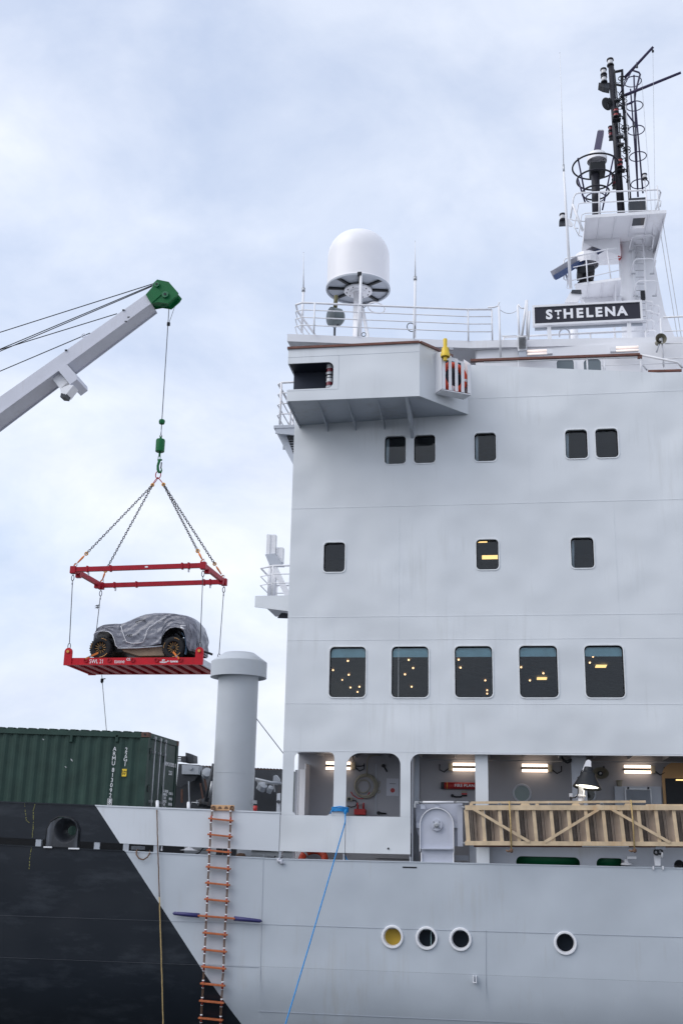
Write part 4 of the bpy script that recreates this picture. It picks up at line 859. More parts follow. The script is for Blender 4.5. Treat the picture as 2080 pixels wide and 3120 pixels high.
b = B(); b.prism([(tr1.x + .25, yn + .5, ZU - .002), (ux1 - .05, yn + 1.2, ZU - .002), (at(1225, 800, YM).x, YM, at(1225, 800, YM).z)], (0, .05, 0)); mp('platform_gusset', b, 'white')
for px in (655, 825, 1000, 1175):
    x = DZ((1640 + px / 3.5636) / K, (560 + 420 / 3.5636) / K, ZU).x; b = B(); b.box((x - .01, yn + .03, ZU - .05), (x + .01, yleft, ZU - .001)); mp('platform_stiffener', b, 'white')
# platform railing: pipes, with the forward bay leaning outwards
def pl_(pts, r, m='white', n='rail', label=None):
    b = B(); b.tube(pts, r, 7); mp(n, b, m, label)
zf = ZU + .1
YN = yn + .03
def q2(x, y): return z2(x, y, YN)
pl_([q2(345, 370), q2(378, 150), q2(400, 110), q2(450, 98), q2(800, 85), q2(1280, 65), q2(1310, 72), q2(1322, 95)] + [z2(1265, 310, YN + 1.6)], .026, 'white')
pl_([q2(440, 570) - Vector((0, 0, .0)), q2(385, 470), q2(430, 220), q2(470, 208), q2(800, 195), q2(1300, 172), q2(1325, 190), q2(1318, 250)], .017)
pl_([q2(470, 575), q2(435, 560), q2(465, 340), q2(500, 320), q2(800, 302), q2(1310, 288), q2(1330, 300)], .017)
pl_([q2(335, 380), q2(375, 395), q2(500, 410)], .017); pl_([q2(380, 475), q2(430, 485)], .017)
for (a, c) in (((655, 350), (655, 95)), ((1170, 330), (1165, 75)), ((1305, 325), (1285, 20))): pl_([q2(*a), q2(*c)], .022, n='rail_post')
pl_([q2(368, 225), q2(478, 510)], .04, n='rail_brace')
b = B(); p = z2(345, 420, YN); b.prism([z2(300, 385, YN), z2(325, 380, YN), z2(375, 440, YN), z2(360, 462, YN), z2(300, 445, YN)], (0, .05, 0)); mp('lamp_bracket', b, 'white')
def navlamp(p, s=1.0, red=False, name='lamp', stack=1):
    for k in range(stack):
        c = p + Vector((0, 0, k * .24 * s)); b = B()
        b.lathe([(0, 0), (.09 * s, 0), (.09 * s, .03 * s), (.065 * s, .05 * s), (.065 * s, .15 * s), (.09 * s, .16 * s), (.085 * s, .2 * s), (.03 * s, .22 * s), (0, .23 * s)], c, (0, 0, 1), 16); o = mp(name, b, 'blackmast')
        b = B(); b.lathe([(.07 * s, .05 * s), (.075 * s, .10 * s), (.07 * s, .15 * s)], c, (0, 0, 1), 16); part('lens', b, M['wheel_red' if red else 'lens'], o)
navlamp(z2(262, 400, YN), 1.1)
b = B(); b.box(tuple(z2(222, 415, YN) + Vector((0, 0, -.04))), tuple(z2(300, 395, YN) + Vector((0, .2, .0)))); mp('lamp_bracket', b, 'dark')
# black poles
YP = yn + 1.0
def q1(x, y, Y=None): return z1(x, y, Y or YP)
def rp_(px): return px / 3.5636 / FPX * YP * 1.06
b = B(); p_t, p_b = q1(785, 370), z2(895, 335, YP); p_b.z = zf
b.tube([p_b, p_t], [rp_(41), rp_(33)], 16); mp('main_pole', b, 'blackmast')
b = B(); s_t, s_b = q1(900, 480), z2(1000, 335, YP); s_b.z = zf
b.tube([s_b, s_t], [rp_(18), rp_(17)], 12); mp('second_pole', b, 'blackmast')
b = B(); b.tube([q1(830, 425), q1(905, 405), q1(905, 500)], .045, 8); mp('pole_bridge', b, 'blackmast')
b = B(); b.tube([q1(830, 560), q1(905, 575)], .035, 8); mp('pole_bridge', b, 'blackmast')
navlamp(q1(778, 360), 1.25)
b = B(); b.prism([q1(650, 540), q1(775, 540), q1(770, 605), q1(700, 590), q1(648, 565)], (0, .25, 0)); mp('lamp_bracket', b, 'dark')
navlamp(q1(710, 540), 1.15, stack=2)
b = B(); b.tube([q1(790, 560, YP - .1), q1(740, 640, YP - .1), q1(700, 640, YP - .1), q1(690, 590, YP - .1)], .007, 5); mp('cable', b, 'black')
# round reflector
hc = q1(735, 775); b = B(); b.lathe([(.0, .02), (.19, .0), (.21, -.02), (.13, -.15), (0, -.20)], hc, Vector((-.55, -.25, -.5)).normalized(), 24); mp('horn', b, 'black')
b = B(); b.bar(hc, q1(790, 745), .12, .25); mp('horn', b, 'black')
# red lamp clusters between the poles
def redlamp(x, y, n=2):
    for k in range(n):
        c = q1(x, y - k * 48, YP - .22); b = B(); b.lathe([(0, 0), (.09, 0), (.09, .03), (.07, .04), (.07, .10), (.09, .11), (.09, .13), (0, .14)], c, (0, 0, 1), 16); o = mp('red_lamp', b, 'blackmast')
        b = B(); b.lathe([(.074, .04), (.074, .10)], c, (0, 0, 1), 16); part('lens', b, M['redlens'] if 'redlens' in M else M['lifeorange'], o)
redlamp(838, 915); redlamp(882, 1462)
for (x, y) in ((845, 950), (890, 1500)):
    b = B(); a, c = q1(x - 42, y - 22, YP - .32), q1(x + 42, y + 22, YP - .1); b.box(tuple(a), tuple(c)); mp('lamp_shelf', b, 'black')
    b = B(); b.bar(q1(x + 5, y + 10, YP - .2), q1(x - 18, y + 90, YP - .05), .05, .05); mp('shelf_strut', b, 'black')
for (x, y) in ((783, 1130), (820, 1660)):
    navlamp(q1(x, y, YP + .2), .85, red=True, stack=2); b = B(); a, c = q1(x - 18, y + 5, YP + .1), q1(x + 22, y + 42, YP + .3); b.box(tuple(a), tuple(c)); mp('lamp_shelf', b, 'black')
random.seed(3)
for y in (430, 540, 700, 760, 830, 900, 1030, 1080, 1150, 1190, 1240, 1290, 1380, 1470, 1560):
    x = 785 + (y - 370) * .071
    b = B(); b.tube([q1(x + 35, y, YP - .02), q1(x + 70 + random.uniform(-12, 12), y + random.uniform(-22, 22), YP - .1), q1(x + 112, y + random.uniform(-30, 30), YP - .02)], .012, 5); mp('cable', b, 'black')
for y in (500, 705, 750, 1030, 1060, 1265, 1295):
    x = 900 + (y - 480) * .067; b = B(); b.lathe([(.11, 0), (.125, .02), (.11, .045)], q1(x, y), (0, 0, 1), 14); mp('insulator', b, 'black')
for (y, w) in ((740, 30), (1130, 38), (1220, 34), (900, 26)):
    x = 850 + (y - 740) * .075; b = B(); a, c = q1(x - w, y - 25, YP - .18), q1(x + w, y + 20, YP - .02); b.box(tuple(a), tuple(c)); mp('junction_box', b, 'dark')
b = B(); b.tube([q1(820, 400, YP - .12), q1(850, 700, YP - .12), q1(880, 1100, YP - .12), q1(895, 1500, YP - .12), z2(930, 330, YP - .12)], .02, 6); mp('cable_run', b, 'black')
for k in range(9):
    y = 640 + k * 115; x = 905 + (y - 480) * .067
    b = B(); b.tube([q1(x - 60, y, YP - .05), q1(x - 30 + random.uniform(-9, 9), y + random.uniform(20, 50), YP - .2), q1(x + 8, y + random.uniform(-10, 30), YP - .1)], .011, 5); mp('cable', b, 'black')
    b = B(); a, c = q1(x - 26, y + 40, YP - .15), q1(x - 6, y + 62, YP); b.box(tuple(a), tuple(c)); mp('clamp', b, 'dark')
b = B(); b.tube([q1(940, 700, YP - .1), q1(965, 1100, YP - .1), q1(985, 1900, YP - .1)], .014, 5); mp('cable_run', b, 'lens')
# yards
YY = YP + .3
def yard(a, c, r=.04):
    b = B(); b.tube([z1(*a, YP), z1(*c, YP - .6)], [r * 1.25, r], 8); mp('yard', b, mat('purple_grey_yard', (.05, .04, .09), .4) if 'yd' not in M else M['yd'])
M['yd'] = mat('purple_black_yard_paint', (.045, .038, .085), .4, spec=.22)
yard((930, 490), (1242, 152)); yard((930, 680), (1542, 432))
b = B(); b.tube([z1(870, 680, YP), z1(1010, 410, YP - .2)], .02, 6); mp('yard_stay', b, 'yd')
b = B(); b.tube([z1(850, 800, YP), z1(1000, 765, YP), z1(1040, 740, YP), z1(1050, 640, YP), z1(1100, 450, YP), z1(1085, 430, YP), z1(1010, 405, YP)], .03, 6); mp('yard_stay', b, 'yd')
b = B(); b.tube([z1(930, 840, YP), z1(1040, 985, YP)], .025, 6); mp('yard_stay', b, 'yd')
for (x, y) in ((1238, 200), (1065, 370), (1035, 1010)):
    b = B(); c = z1(x, y, YP - .5); b.lathe([(0, .06), (.035, .03), (.035, -.03), (0, -.06)], c, (0, 0, 1), 10); b.tube([c + Vector((0, 0, .05)), c + Vector((0, 0, .18))], .01, 5); mp('block', b, 'dark')
# ladder with safety hoops beside the poles
YL = YP + .5
for (a, c) in (((1032, 460), (1075, 1780)), ((1000, 610), (1045, 1400)), ((1045, 740), (1130, 1740))):
    if a[0] == 1000: continue
    b = B(); b.tube([z1(*a, YL), z1(*c, YL)], .026, 6); mp('ladder_side', b, 'yd')
b = B(); b.tube([z1(995, 610, YL), z1(1040, 1200, YL), z1(1078, 1780, YL)], .024, 6); mp('ladder_side', b, 'yd')
for (cx_, cy_, rx) in ((1020, 530, 96), (1040, 795, 92), (1055, 1058, 93), (1075, 1343, 94), (1095, 1640, 97)):
    c = z1(cx_, cy_, YL); b = B(); b.torus(c, rx / 3.5636 / FPX * YL * 1.07, .017, (0, -.0, 1), 30, 6); mp('safety_hoop', b, 'yd')
b = B(); a, c = z2(990, 335, YP - .25), z2(1165, 145, YP - .25); b.box((a.x, a.y, zf), (c.x, c.y + .35, c.z)); b.box((a.x + .01, a.y - .012, c.z - .10), (c.x - .3, a.y, c.z - .07)); mp('control_box', b, 'dark')
c = z1(1150, 1590, YP - .2); navlamp(c, .9); b = B(); b.tube([c, c - Vector((0, 0, .45))], .02, 6); mp('lamp_stem', b, 'white')
# upper radar
YRa = yn + .8
ur = thing('radar_scanner', 'upper radar on a dark pole inside ring guards on the mast platform', 'radar', tuple(Vector((z2(620, 345, YRa).x, YRa, zf))))
b = B(); pt = z1(612, 1470, YRa); pb_ = z2(622, 345, YRa); b.tube([(pb_.x, YRa, zf), pt], .125, 14); part('pole', b, M['blackmast'], ur)
b = B(); a, c = z1(556, 1500, YRa - .2), z1(722, 1388, YRa - .2); b.box(tuple(a), (c.x, c.y + .45, c.z)); part('gearbox', b, M['black'], ur, bevel=.03)
b = B(); cc_ = z1(632, 1400, YRa); b.lathe([(.30, 0), (.31, .12), (.28, .24), (.12, .29), (0, .30)], cc_, (0, 0, 1), 20); part('turning_unit', b, M['whiteclean'], ur)
b = B(); b.bar(z1(632, 1300, YRa), z1(672, 1085, YRa + .9), .14, .2, (1, 0, 0)); part('scanner_bar', b, M['yd'], ur)
b = B(); b.bar(z1(670, 1093, YRa + .89), z1(674, 1076, YRa + .95), .15, .16, (1, 0, 0)); part('scanner_tip', b, M['steel'], ur)
for (cx_, cy_, rx) in ((615, 1452, 256), (615, 1595, 206), (618, 1735, 148), (615, 1790, 105)):
    c = z1(cx_, cy_, YRa); b = B(); b.torus(c, rx / 3.5636 / FPX * YRa * 1.07, .028 if rx > 110 else .018, (0, 0, 1), 44, 6); part('guard_ring', b, M['yd'] if rx < 110 else M['blackmast'], ur)
for (a, c) in (((425, 1360), (500, 1745)), ((425, 1590), (505, 1850)), ((815, 1330), (690, 1924))):
    b = B(); b.tube([z1(*a, YRa - .4), z1(*c, YRa - .25)], .025, 6); part('guard_strut', b, M['yd'], ur)
b = B(); b.tube([z1(710, 1500, YRa - .1), z1(690, 1560, YRa - .2), z1(655, 1600, YRa - .1)], .01, 5); part('cable', b, M['black'], ur)
# lower platform and radar
ZP = 21.0
g0, g1 = DZ((1640 + 388 / 3.5636) / K, (560 + 1112 / 3.5636) / K, ZP), DZ((1640 + 890 / 3.5636) / K, (560 + 1042 / 3.5636) / K, ZP)
g2 = DZ((1640 + 460 / 3.5636) / K, (560 + 1240 / 3.5636) / K, ZP)
g3 = Vector((g1.x + .1, g1.y + 1.6, ZP))
b = B(); b.prism([Vector((p.x, p.y, ZP)) for p in (g0, g1, g3, Vector((g2.x, g2.y + .3, 0)))], (0, 0, .08)); mp('lower_platform', b, 'white')
b = B(); b.prism([(g0.x + .25, g2.y, ZP - .001), (g1.x + .1, g2.y, ZP - .001), (g1.x + .1, g2.y, ZP - .55), (g0.x + .35, g2.y, ZP - .18)], (0, .03, 0)); mp('platform_web', b, 'white')
b = B(); b.prism([(g1.x - .15, g1.y + .02, ZP - .001), (g1.x - .15, g2.y + .8, ZP - .001), (g1.x - .1, g2.y + .8, ZP - 1.1)], (.03, 0, 0)); mp('platform_web', b, 'white')
for k in (.3, .6): 
    p = g0.lerp(g1, k); b = B(); b.box((p.x, p.y + .02, ZP - .05), (p.x + .015, g2.y, ZP - .001)); mp('platform_stiffener', b, 'white')
Yq = (g0.y + g1.y) / 2
def q3(x, y): return z2(x, y, Yq)
pl_([q3(330, 1060), q3(272, 1035), q3(272, 840), q3(290, 812), q3(420, 785), q3(740, 712), q3(850, 700)], .022)
pl_([q3(345, 1140), q3(305, 1135), q3(325, 925), q3(350, 912), q3(600, 860), q3(885, 798)], .014)
pl_([q3(350, 1052), q3(600, 1000), q3(885, 935)], .014)
pl_([q3(285, 960), q3(345, 1130)], .03, n='rail_brace')
for (a, c) in (((530, 1085), (512, 770)), ((782, 1045), (740, 712))): pl_([q3(*a), q3(*c)], .022, n='rail_post')
lrd = thing('radar_scanner', 'lower radar with a long blue and grey scanner bar over the small mast platform', 'radar', tuple(Vector((z2(515, 1070, Yq + .5).x, Yq + .5, ZP + .08))))
yq = Yq + .5
b = B(); b.tube([z2(512, 1075, yq), z2(512, 960, yq)], .11, 12); b.lathe([(.26, 0), (.12, .14)], z2(512, 1078, yq), (0, 0, 1), 14); part('pedestal', b, M['blackmast'], lrd)
b = B(); a, c = z2(420, 970, yq - .2), z2(605, 885, yq - .2); b.box(tuple(a), (c.x, c.y + .5, c.z)); part('gearbox', b, M['black'], lrd, bevel=.02)
b = B(); b.lathe([(.36, 0), (.365, .2), (.33, .34), (.14, .40), (0, .40)], z2(520, 890, yq), (0, 0, 1), 12, smooth=False); part('turning_unit', b, M['whiteclean'], lrd)
e0, e1 = z2(165, 985, yq - .9), z2(650, 690, yq + .7)
b = B(); b.bar(e0, e1, .14, .26); part('scanner_bar', b, M['radargrey'], lrd)
b = B(); o_ = Vector((.07, -.04, -.10)); b.bar(e0 + o_, e1 + o_, .17, .16); part('scanner_window', b, M['radarblue'], lrd)
b = B(); b.tube([z2(520, 790, yq), z2(560, 740, yq)], .1, 10); part('turntable', b, M['radargrey'], lrd)
# tower ladder with hoops
tl = thing('tower_ladder', 'white caged ladder climbing the face of the mast tower', 'ladder', tuple(z2(1180, 1620, YM - .7)))
yl = YM - .75
for (a, c) in (((1130, 560), (1180, 1625)), ((1010, 560), (1060, 1600))):
    b = B(); b.tube([z2(*a, yl), z2(*c, yl)], .03 if a[0] > 1100 else .012, 7); part('side_rail', b, M['white'], tl)
for y in (600, 660, 730, 800, 870, 942, 1015, 1088, 1160, 1230, 1300, 1370, 1440, 1510):
    x0 = 1030 + (y - 560) * .045; b = B(); b.tube([z2(x0, y, yl), z2(x0 + 110, y, yl)], .013, 5); part('rung', b, M['steel'], tl)
for (y, x0, w) in ((560, 985, 265), (815, 1005, 265), (1055, 1030, 265)):
    b = B(); b.tube([z2(x0 - 5, y + 160, yl), z2(x0 + 25, y + 30, yl - .3), z2(x0 + 55, y, yl - .35), z2(x0 + w - 45, y - 5, yl - .35), z2(x0 + w, y + 15, yl - .3), z2(x0 + w - 25, y + 150, yl)], .02, 6); part('hoop', b, M['white'], tl)
    for xx in (x0 - 5, x0 + 200): b = B(); b.bar(z2(xx, y + 162, yl), z2(xx + 50, y + 160, yl), .03, .04); part('hoop_foot', b, M['steel'], tl)
for (x, y) in ((1130, 1275), (1200, 1320), (1130, 1380), (1205, 1405), (1140, 1480), (1160, 1590)):
    b = B(); b.tube([z2(x, y, yl), z2(x + 95, y + 2, yl - .2), z2(x + 115, y + 18, yl - .2), z2(x + 90, y + 110, yl)], .02, 6); part('hoop', b, M['white'], tl)
b = B(); b.torus(z2(876, 745, YM - .5), .22, .05, (1, -.15, 0), 24, 8); o = part('red_ring', b, M['redflat']); tag(o, 'red life ring seen edge on against the mast tower', 'life ring')
b = B(); c = z2(1130, 1200, YM - .8); b.box((c.x - .06, c.y, c.z - .15), (c.x + .06, c.y + .1, c.z + .12)); mp('small_lamp', b, 'black')
# stays and halyards
def line(name, pts, r, m, label, cat='wire', group=None, n=5):
    b = B(); b.tube(pts, r, n); o = part(name, b, M[m]); return tag(o, label, cat, group)
line('halyard', [z1(1238, 215, YP - .5), z1(1262, 1924, YP - 1.2)], .006, 'steel', 'thin vertical halyard hanging from the tip of the upper yard', 'wire', 'stays and halyards of the mast')
line('halyard', [z1(1118, 520, YP - .2), z1(1222, 1924, YP - .6)], .006, 'steel', 'thin halyard running down past the ladder hoops of the mast', 'wire', 'stays and halyards of the mast')
line('stay_wire', [z2(1345, 410, yn + .4), z2(1600, 2000, yn - 2.5)], .010, 'steel', 'mast stay leading down from the corner of the upper platform, outermost of the pair', 'wire', 'stays and halyards of the mast')
line('stay_wire', [z2(1325, 560, yn + .4), z2(1560, 2000, yn - 2.5)], .010, 'steel', 'mast stay leading down from the upper platform, inner one of the pair', 'wire', 'stays and halyards of the mast')
w_ = thing('whip_aerial', 'very tall white whip aerial standing left of the mast', 'aerial', tuple(z2(345, 1135, 29.0)), 'white whip aerials')
b = B(); b.tube([z2(347, 1140, 29.0), z2(290, 180, 29.0), z1(272, 1510, 29.0)], [.045, .035, .03], 8); part('mast_tube', b, M['white'], w_)
b = B(); b.tube([z1(272, 1510, 29.0), z1(229, 218, 29.0)], [.016, .006], 6); part('whip', b, M['white'], w_)
b = B(); b.tube([z1(272, 1520, 29.0), z1(269, 1430, 29.0)], .028, 8); part('clamp', b, M['steel'], w_)
b = B(); b.lathe([(0, .014), (.013, 0), (0, -.014)], z1(229, 218, 29.0), (0, 0, 1), 8); part('tip', b, M['black'], w_)
# ------------------------------------------------------------------ shore crane beyond the ship and its load
YC = 43.0
c5 = reg(0, 820, 2.8)
cr = thing('crane_boom', 'white box boom of a crane with a green sheave head', 'crane', (-34, YC, 0))
# box girder: near side face given by its top edge and its lower ridge, depth 1.25 m away from the viewer
t0, t1 = c5(-900, 1700, YC), c5(1245, 215, YC); u0, u1 = c5(-900, 1868, YC), c5(1290, 292, YC)
t0 = c5(0, 1090, YC) + (c5(0, 1090, YC) - c5(1245, 215, YC)) * .9
u0 = c5(0, 1232, YC) + (c5(0, 1232, YC) - c5(1288, 292, YC)) * .87
def boxg(a0, a1, b1, b0, d0, d1):
    b = B(); v = [a0, a1, b1, b0, a0 + Vector((0, d0, 0)), a1 + Vector((0, d1, 0)), b1 + Vector((0, d1, 0)), b0 + Vector((0, d0, 0))]
    b.add(v, [(0, 3, 2, 1), (4, 5, 6, 7), (0, 1, 5, 4), (1, 2, 6, 5), (2, 3, 7, 6), (3, 0, 4, 7)]); return b
M['boom'] = mat('pale_boom_paint', (.56, .57, .64), .4, var=.06, scale=.8, streak=.3, scol=(.4, .37, .36), pos=.57)
part('boom', boxg(t0, t1, u1, u0, 1.35, .85), M['boom'], cr)
b = B()
for s_ in (.02, 1.0):
    pass
b.bar(u0 + Vector((0, -.03, 0)), u1 + Vector((0, -.03, 0)), .05, .07); part('chord_flange', b, M['boom'], cr)
b = B(); b.bar(u0 + Vector((0, 1.33, -.02)), u1 + Vector((0, .85, -.02)), .05, .07); part('chord_flange', b, M['boom'], cr)
# crane post standing outside the picture
b = B(); mid = t0.lerp(u0, .5); b.tube([(mid.x, YC + .9, -1), (mid.x, YC + .9, mid.z + 1.5)], 1.1, 24); part('crane_post', b, M['boom'], cr)
b = B(); b.box((mid.x - 2.5, YC - .5, -1), (mid.x + 2.5, YC + 2.5, 3)); part('crane_base', b, M['dark'], cr)
# sheave head
hd = [c5(x, y, YC - .05) for x, y in ((1245, 215), (1300, 152), (1310, 118), (1342, 88), (1440, 108), (1520, 200), (1500, 232), (1430, 292), (1352, 280), (1288, 292))]
b = B(); b.prism(hd, (0, .10, 0)); part('cheek_plate', b, M['green'], cr)
b = B(); b.prism([p + Vector((0, .55, 0)) for p in hd], (0, .06, 0)); part('cheek_plate', b, M['green'], cr)
b = B(); b.prism([c5(x, y, YC - .09) for x, y in ((1245, 215), (1330, 150), (1390, 205), (1290, 292))], (0, .038, 0)); part('head_sleeve', b, M['green'], cr)
b = B(); b.prism([p + Vector((0, .06, 0)) for p in [c5(x, y, YC) for x, y in ((1320, 100), (1440, 118), (1500, 205), (1425, 280), (1290, 280), (1310, 160))]], (0, .48, 0)); part('head_core', b, M['green'], cr)
for (x, y, r) in ((1412, 218, .15), (1340, 132, .12)):
    p = c5(x, y, YC - .1); b = B(); b.lathe([(0, -.05), (r, -.05), (r, .05)], p, (0, 1, 0), 20); part('sheave_pin', b, M['darkgreen'], cr)
    b = B(); b.lathe([(0, -.07), (r * .4, -.07), (r * .4, -.04)], p, (0, 1, 0), 14); part('pin_nut', b, M['black'], cr)
b = B(); b.lathe([(0, -.02), (.42, -.02), (.45, 0), (.42, .05), (.45, .12), (0, .12)], c5(1405, 235, YC + .3), (0, 1, 0), 28); part('sheave', b, M['darkgreen'], cr)
b = B(); b.tube([c5(1180, 372, YC + .5), c5(1280, 318, YC + .5), c5(1365, 285, YC + .3)], .02, 6); part('cable', b, M['black'], cr)
# lamp cabinet under the boom
yb = YC - .1
b = B(); b.prism([c5(500, 865, yb), c5(575, 815, yb), c5(655, 905, yb), c5(658, 940, yb), c5(598, 985, yb), c5(585, 968, yb)], (0, 1.3, 0)); part('cabinet', b, M['boom'], cr)
b = B(); b.prism([c5(440, 925, yb + .3), c5(500, 870, yb + .3), c5(580, 965, yb + .3), c5(515, 1020, yb + .3)], (0, .6, 0)); part('cabinet_flap', b, M['white'], cr)
b = B(); b.prism([c5(515, 1020, yb), c5(590, 985, yb), c5(628, 990, yb), c5(565, 1070, yb), c5(520, 1060, yb)], (0, .6, 0)); part('boom_lamp', b, M['white'], cr)
b = B(); b.prism([c5(515, 1090, yb), c5(522, 1058, yb), c5(572, 1065, yb), c5(560, 1095, yb)], (0, .45, 0)); part('lamp_glass', b, M['dark'], cr)
for k, (x0, y0, x1, y1, dy) in enumerate(((0, 540, 1310, 124, .2), (0, 684, 1305, 135, .6), (0, 702, 1300, 146, .9), (0, 688, 1000, 380, 1.4), (0, 872, 770, 545, 1.4))):
    a, c = c5(x0, y0, YC + dy), c5(x1, y1, YC + dy); a = a + (a - c) * .6
    b = B(); b.tube([a, c], .022, 6); part('guy_rope', b, M['black'], cr)
b = B(); b.torus(c5(715, 568, YC + .2), .09, .02, (0, 1, 0), 16, 6); part('rope_guide', b, M['boom'], cr)
for (x, y) in ((1055, 350), (565, 692), (1075, 448), (1100, 412)):
    b = B(); p = c5(x, y, YC - .03); b.box((p.x - .05, p.y - .03, p.z - .02), (p.x + .05, p.y + .03, p.z + .03)); part('bolt_lug', b, M['dark'], cr)
# hoist wire, ball and hook
YH = YC + 1.4
r6c = reg(180, 1240, 2.9037)
hx_ = r6c(885, 500, YH).x
hz = lambda y, x=900: r6c(x, y, YH).z
hk = thing('hoist_hook', 'green hook with its cylinder weight on the hoist wire', 'crane hook', (hx_, YH, r6c(885, 590, YH).z))
w0 = c5(1446, 285, YC + .55); xw = hx_
wt = Vector((c5(1446, 285, YH).x, YH, c5(1446, 285, YH).z))
P_ = lambda y: Vector((hx_, YH, hz(y)))
b = B(); b.tube([c5(1446, 285, YH), P_(230)], .020, 6); part('hoist_wire', b, M['wire'], hk)
b = B(); b.tube([c5(1508, 215, YH), c5(1495, 310, YH), c5(1443, 460, YH)], .012, 5); part('limit_wire', b, M['wire'], hk)
b = B(); b.tube([c5(1510, 255, YH), c5(1497, 305, YH)], .05, 8); part('limit_weight', b, M['steel'], hk)
b = B(); p = c5(1439, 467, YH); b.lathe([(0, -.09), (.075, -.08), (.075, .06), (0, .09)], p, (0, 0, 1), 14); part('limit_stop', b, M['black'], hk)
b = B(); b.lathe([(0, -.12), (.12, -.09), (.145, .01), (.12, .09), (0, .11)], r6c(911, 132, YH), (0, .1, 1), 8, smooth=False); part('stop_block', b, M['green'], hk)
b = B(); b.tube([P_(195), P_(245)], .025, 8); part('wire_socket', b, M['steel'], hk)
b = B(); b.torus(P_(258), .05, .016, (0, 1, 0), 18, 6); part('shackle', b, M['wire'], hk)
b = B(); b.lathe([(0, 0), (.17, 0), (.195, .02), (.2, hz(298) - hz(398)), (.18, hz(288) - hz(398)), (.05, hz(285) - hz(398)), (.05, hz(262) - hz(398)), (0, hz(262) - hz(398))], P_(398), (0, 0, 1), 32); part('ball_weight', b, M['green'], hk)
b = B(); b.tube([P_(400), P_(438)], .045, 12); part('swivel', b, M['green'], hk)
b = B(); b.tube([P_(438) + Vector((-.05, 0, 0)), P_(470) + Vector((-.05, 0, 0))], .018, 6); part('swivel_link', b, M['green'], hk)
b = B(); b.tube([P_(438) + Vector((.04, 0, 0)), P_(470) + Vector((.04, 0, 0))], .018, 6); part('swivel_link', b, M['green'], hk)
pts = [r6c(x, y, YH) for x, y in ((892, 466), (884, 490), (875, 520), (876, 555), (886, 578), (900, 580), (908, 560), (905, 540))]
b = B(); b.tube(pts, [.06, .06, .055, .06, .06, .05, .035, .02], 12); b.bar(r6c(874, 470, YH), r6c(912, 468, YH), .07, .06); part('hook', b, M['green'], hk)
b = B(); b.tube([r6c(908, 490, YH), r6c(902, 545, YH)], .03, 6); part('hook_latch', b, M['dark'], hk)
# sling set
sf = thing('lifting_frame', 'red four-beam spreader frame hanging from chains under the green hook', 'lifting frame', tuple(r6c(800, 1500, YH)))
n0_, n1_ = r6c(130, 1440, YC), r6c(1278, 1402, YC)
zF = (n0_.z + n1_.z) / 2
f0 = DZ((180 + 400 / 2.9037) / K, (1240 + 1575 / 2.9037) / K, n0_.z); f1 = DZ((180 + 1475 / 2.9037) / K, (1240 + 1552 / 2.9037) / K, n1_.z)
yf = (f0.y + f1.y) / 2
cN0, cN1 = n0_, n1_
cF0, cF1 = Vector((n0_.x + .1, yf, n0_.z)), Vector((n1_.x + .1, yf, n1_.z))

for a, c in ((cN0, cN1), (cF0, cF1), (cN0, cF0), (cN1, cF1)):
    b = B(); b.bar(a, c, .15, .19); part('beam', b, M['red'], sf)
for p in (cN0, cN1, cF0, cF1):
    b = B(); b.box((p.x - .12, p.y - .12, p.z - .17), (p.x + .12, p.y + .12, p.z + .14)); part('corner_block', b, M['red'], sf, bevel=.02)
for t_ in (.11, .29, .84, .89):
    for a, c in ((cN0, cN1), (cF0, cF1)):
        p = a.lerp(c, t_); b = B(); b.box((p.x - .035, p.y - .10, p.z - .13), (p.x + .035, p.y + .10, p.z + .13)); part('collar', b, M['red'], sf)
for t_ in (.12, .89):
    for a, c in ((cN0, cN1), (cF0, cF1)):
        p = a.lerp(c, t_); b = B(); b.box((p.x - .025, p.y - .04, p.z - .26), (p.x + .025, p.y + .04, p.z - .131)); part('lug', b, M['steel'], sf)
for p, q in ((cN0, cF0), (cN1, cF1)):
    for t_ in (.18, .85):
        m_ = p.lerp(q, t_); b = B(); b.box((m_.x - .10, m_.y - .10, m_.z - .22), (m_.x + .10, m_.y + .10, m_.z - .03)); part('foot_block', b, M['red'], sf)
p = cN0.lerp(cN1, .57); b = B(); b.box((p.x - .06, p.y - .081, p.z - .03), (p.x + .06, p.y - .077, p.z + .03)); part('data_plate', b, M['letters'], sf)
top = Vector((hx_, YH, hz(600)))
def oval(c, a, h, r, ax=Vector((1, 0, 0)), updir=Vector((0, 0, 1))):
    b = B(); pts = []
    for k in range(20):
        t_ = 2 * math.pi * k / 20; pts.append(c + ax * (a * math.cos(t_)) + updir * (h * math.sin(t_)))
    b.tube(pts, r, 6, closed=True); return b
part('master_link', oval(top, .115, .17, .022), M['red'], sf)
jl, jr = r6c(828, 690, YH - .4), r6c(925, 686, YH - .4)
for j in (jl, jr):
    d_ = (j - (top - Vector((0, 0, .14)))); m_ = (top - Vector((0, 0, .12))) + d_ * .5; part('sub_link', oval(m_, .055, d_.length * .52, .018, Vector((0, 1, 0)), d_.normalized()), M['red'], sf)
    b = B(); b.torus(j, .06, .03, (0, 1, 0), 16, 7); part('gold_coupler', b, M['brass'], sf)
def chain(a, c, drop=None):
    L_ = (c - a).length; n = int(L_ / .108); d_ = (c - a).normalized(); s1 = d_.cross(Vector((0, 1, 0))).normalized(); s2 = d_.cross(s1); b = B()
    for k in range(n):
        cc = a + d_ * (L_ * (k + .5) / n); sx_ = s1 if k % 2 else (s2 * .8 + s1 * .6).normalized()
        pts = [cc + sx_ * (.042 * math.cos(t_)) + d_ * (.075 * math.sin(t_)) for t_ in [2 * math.pi * q / 10 for q in range(10)]]
        b.tube(pts, .015, 5, closed=True)
    return b
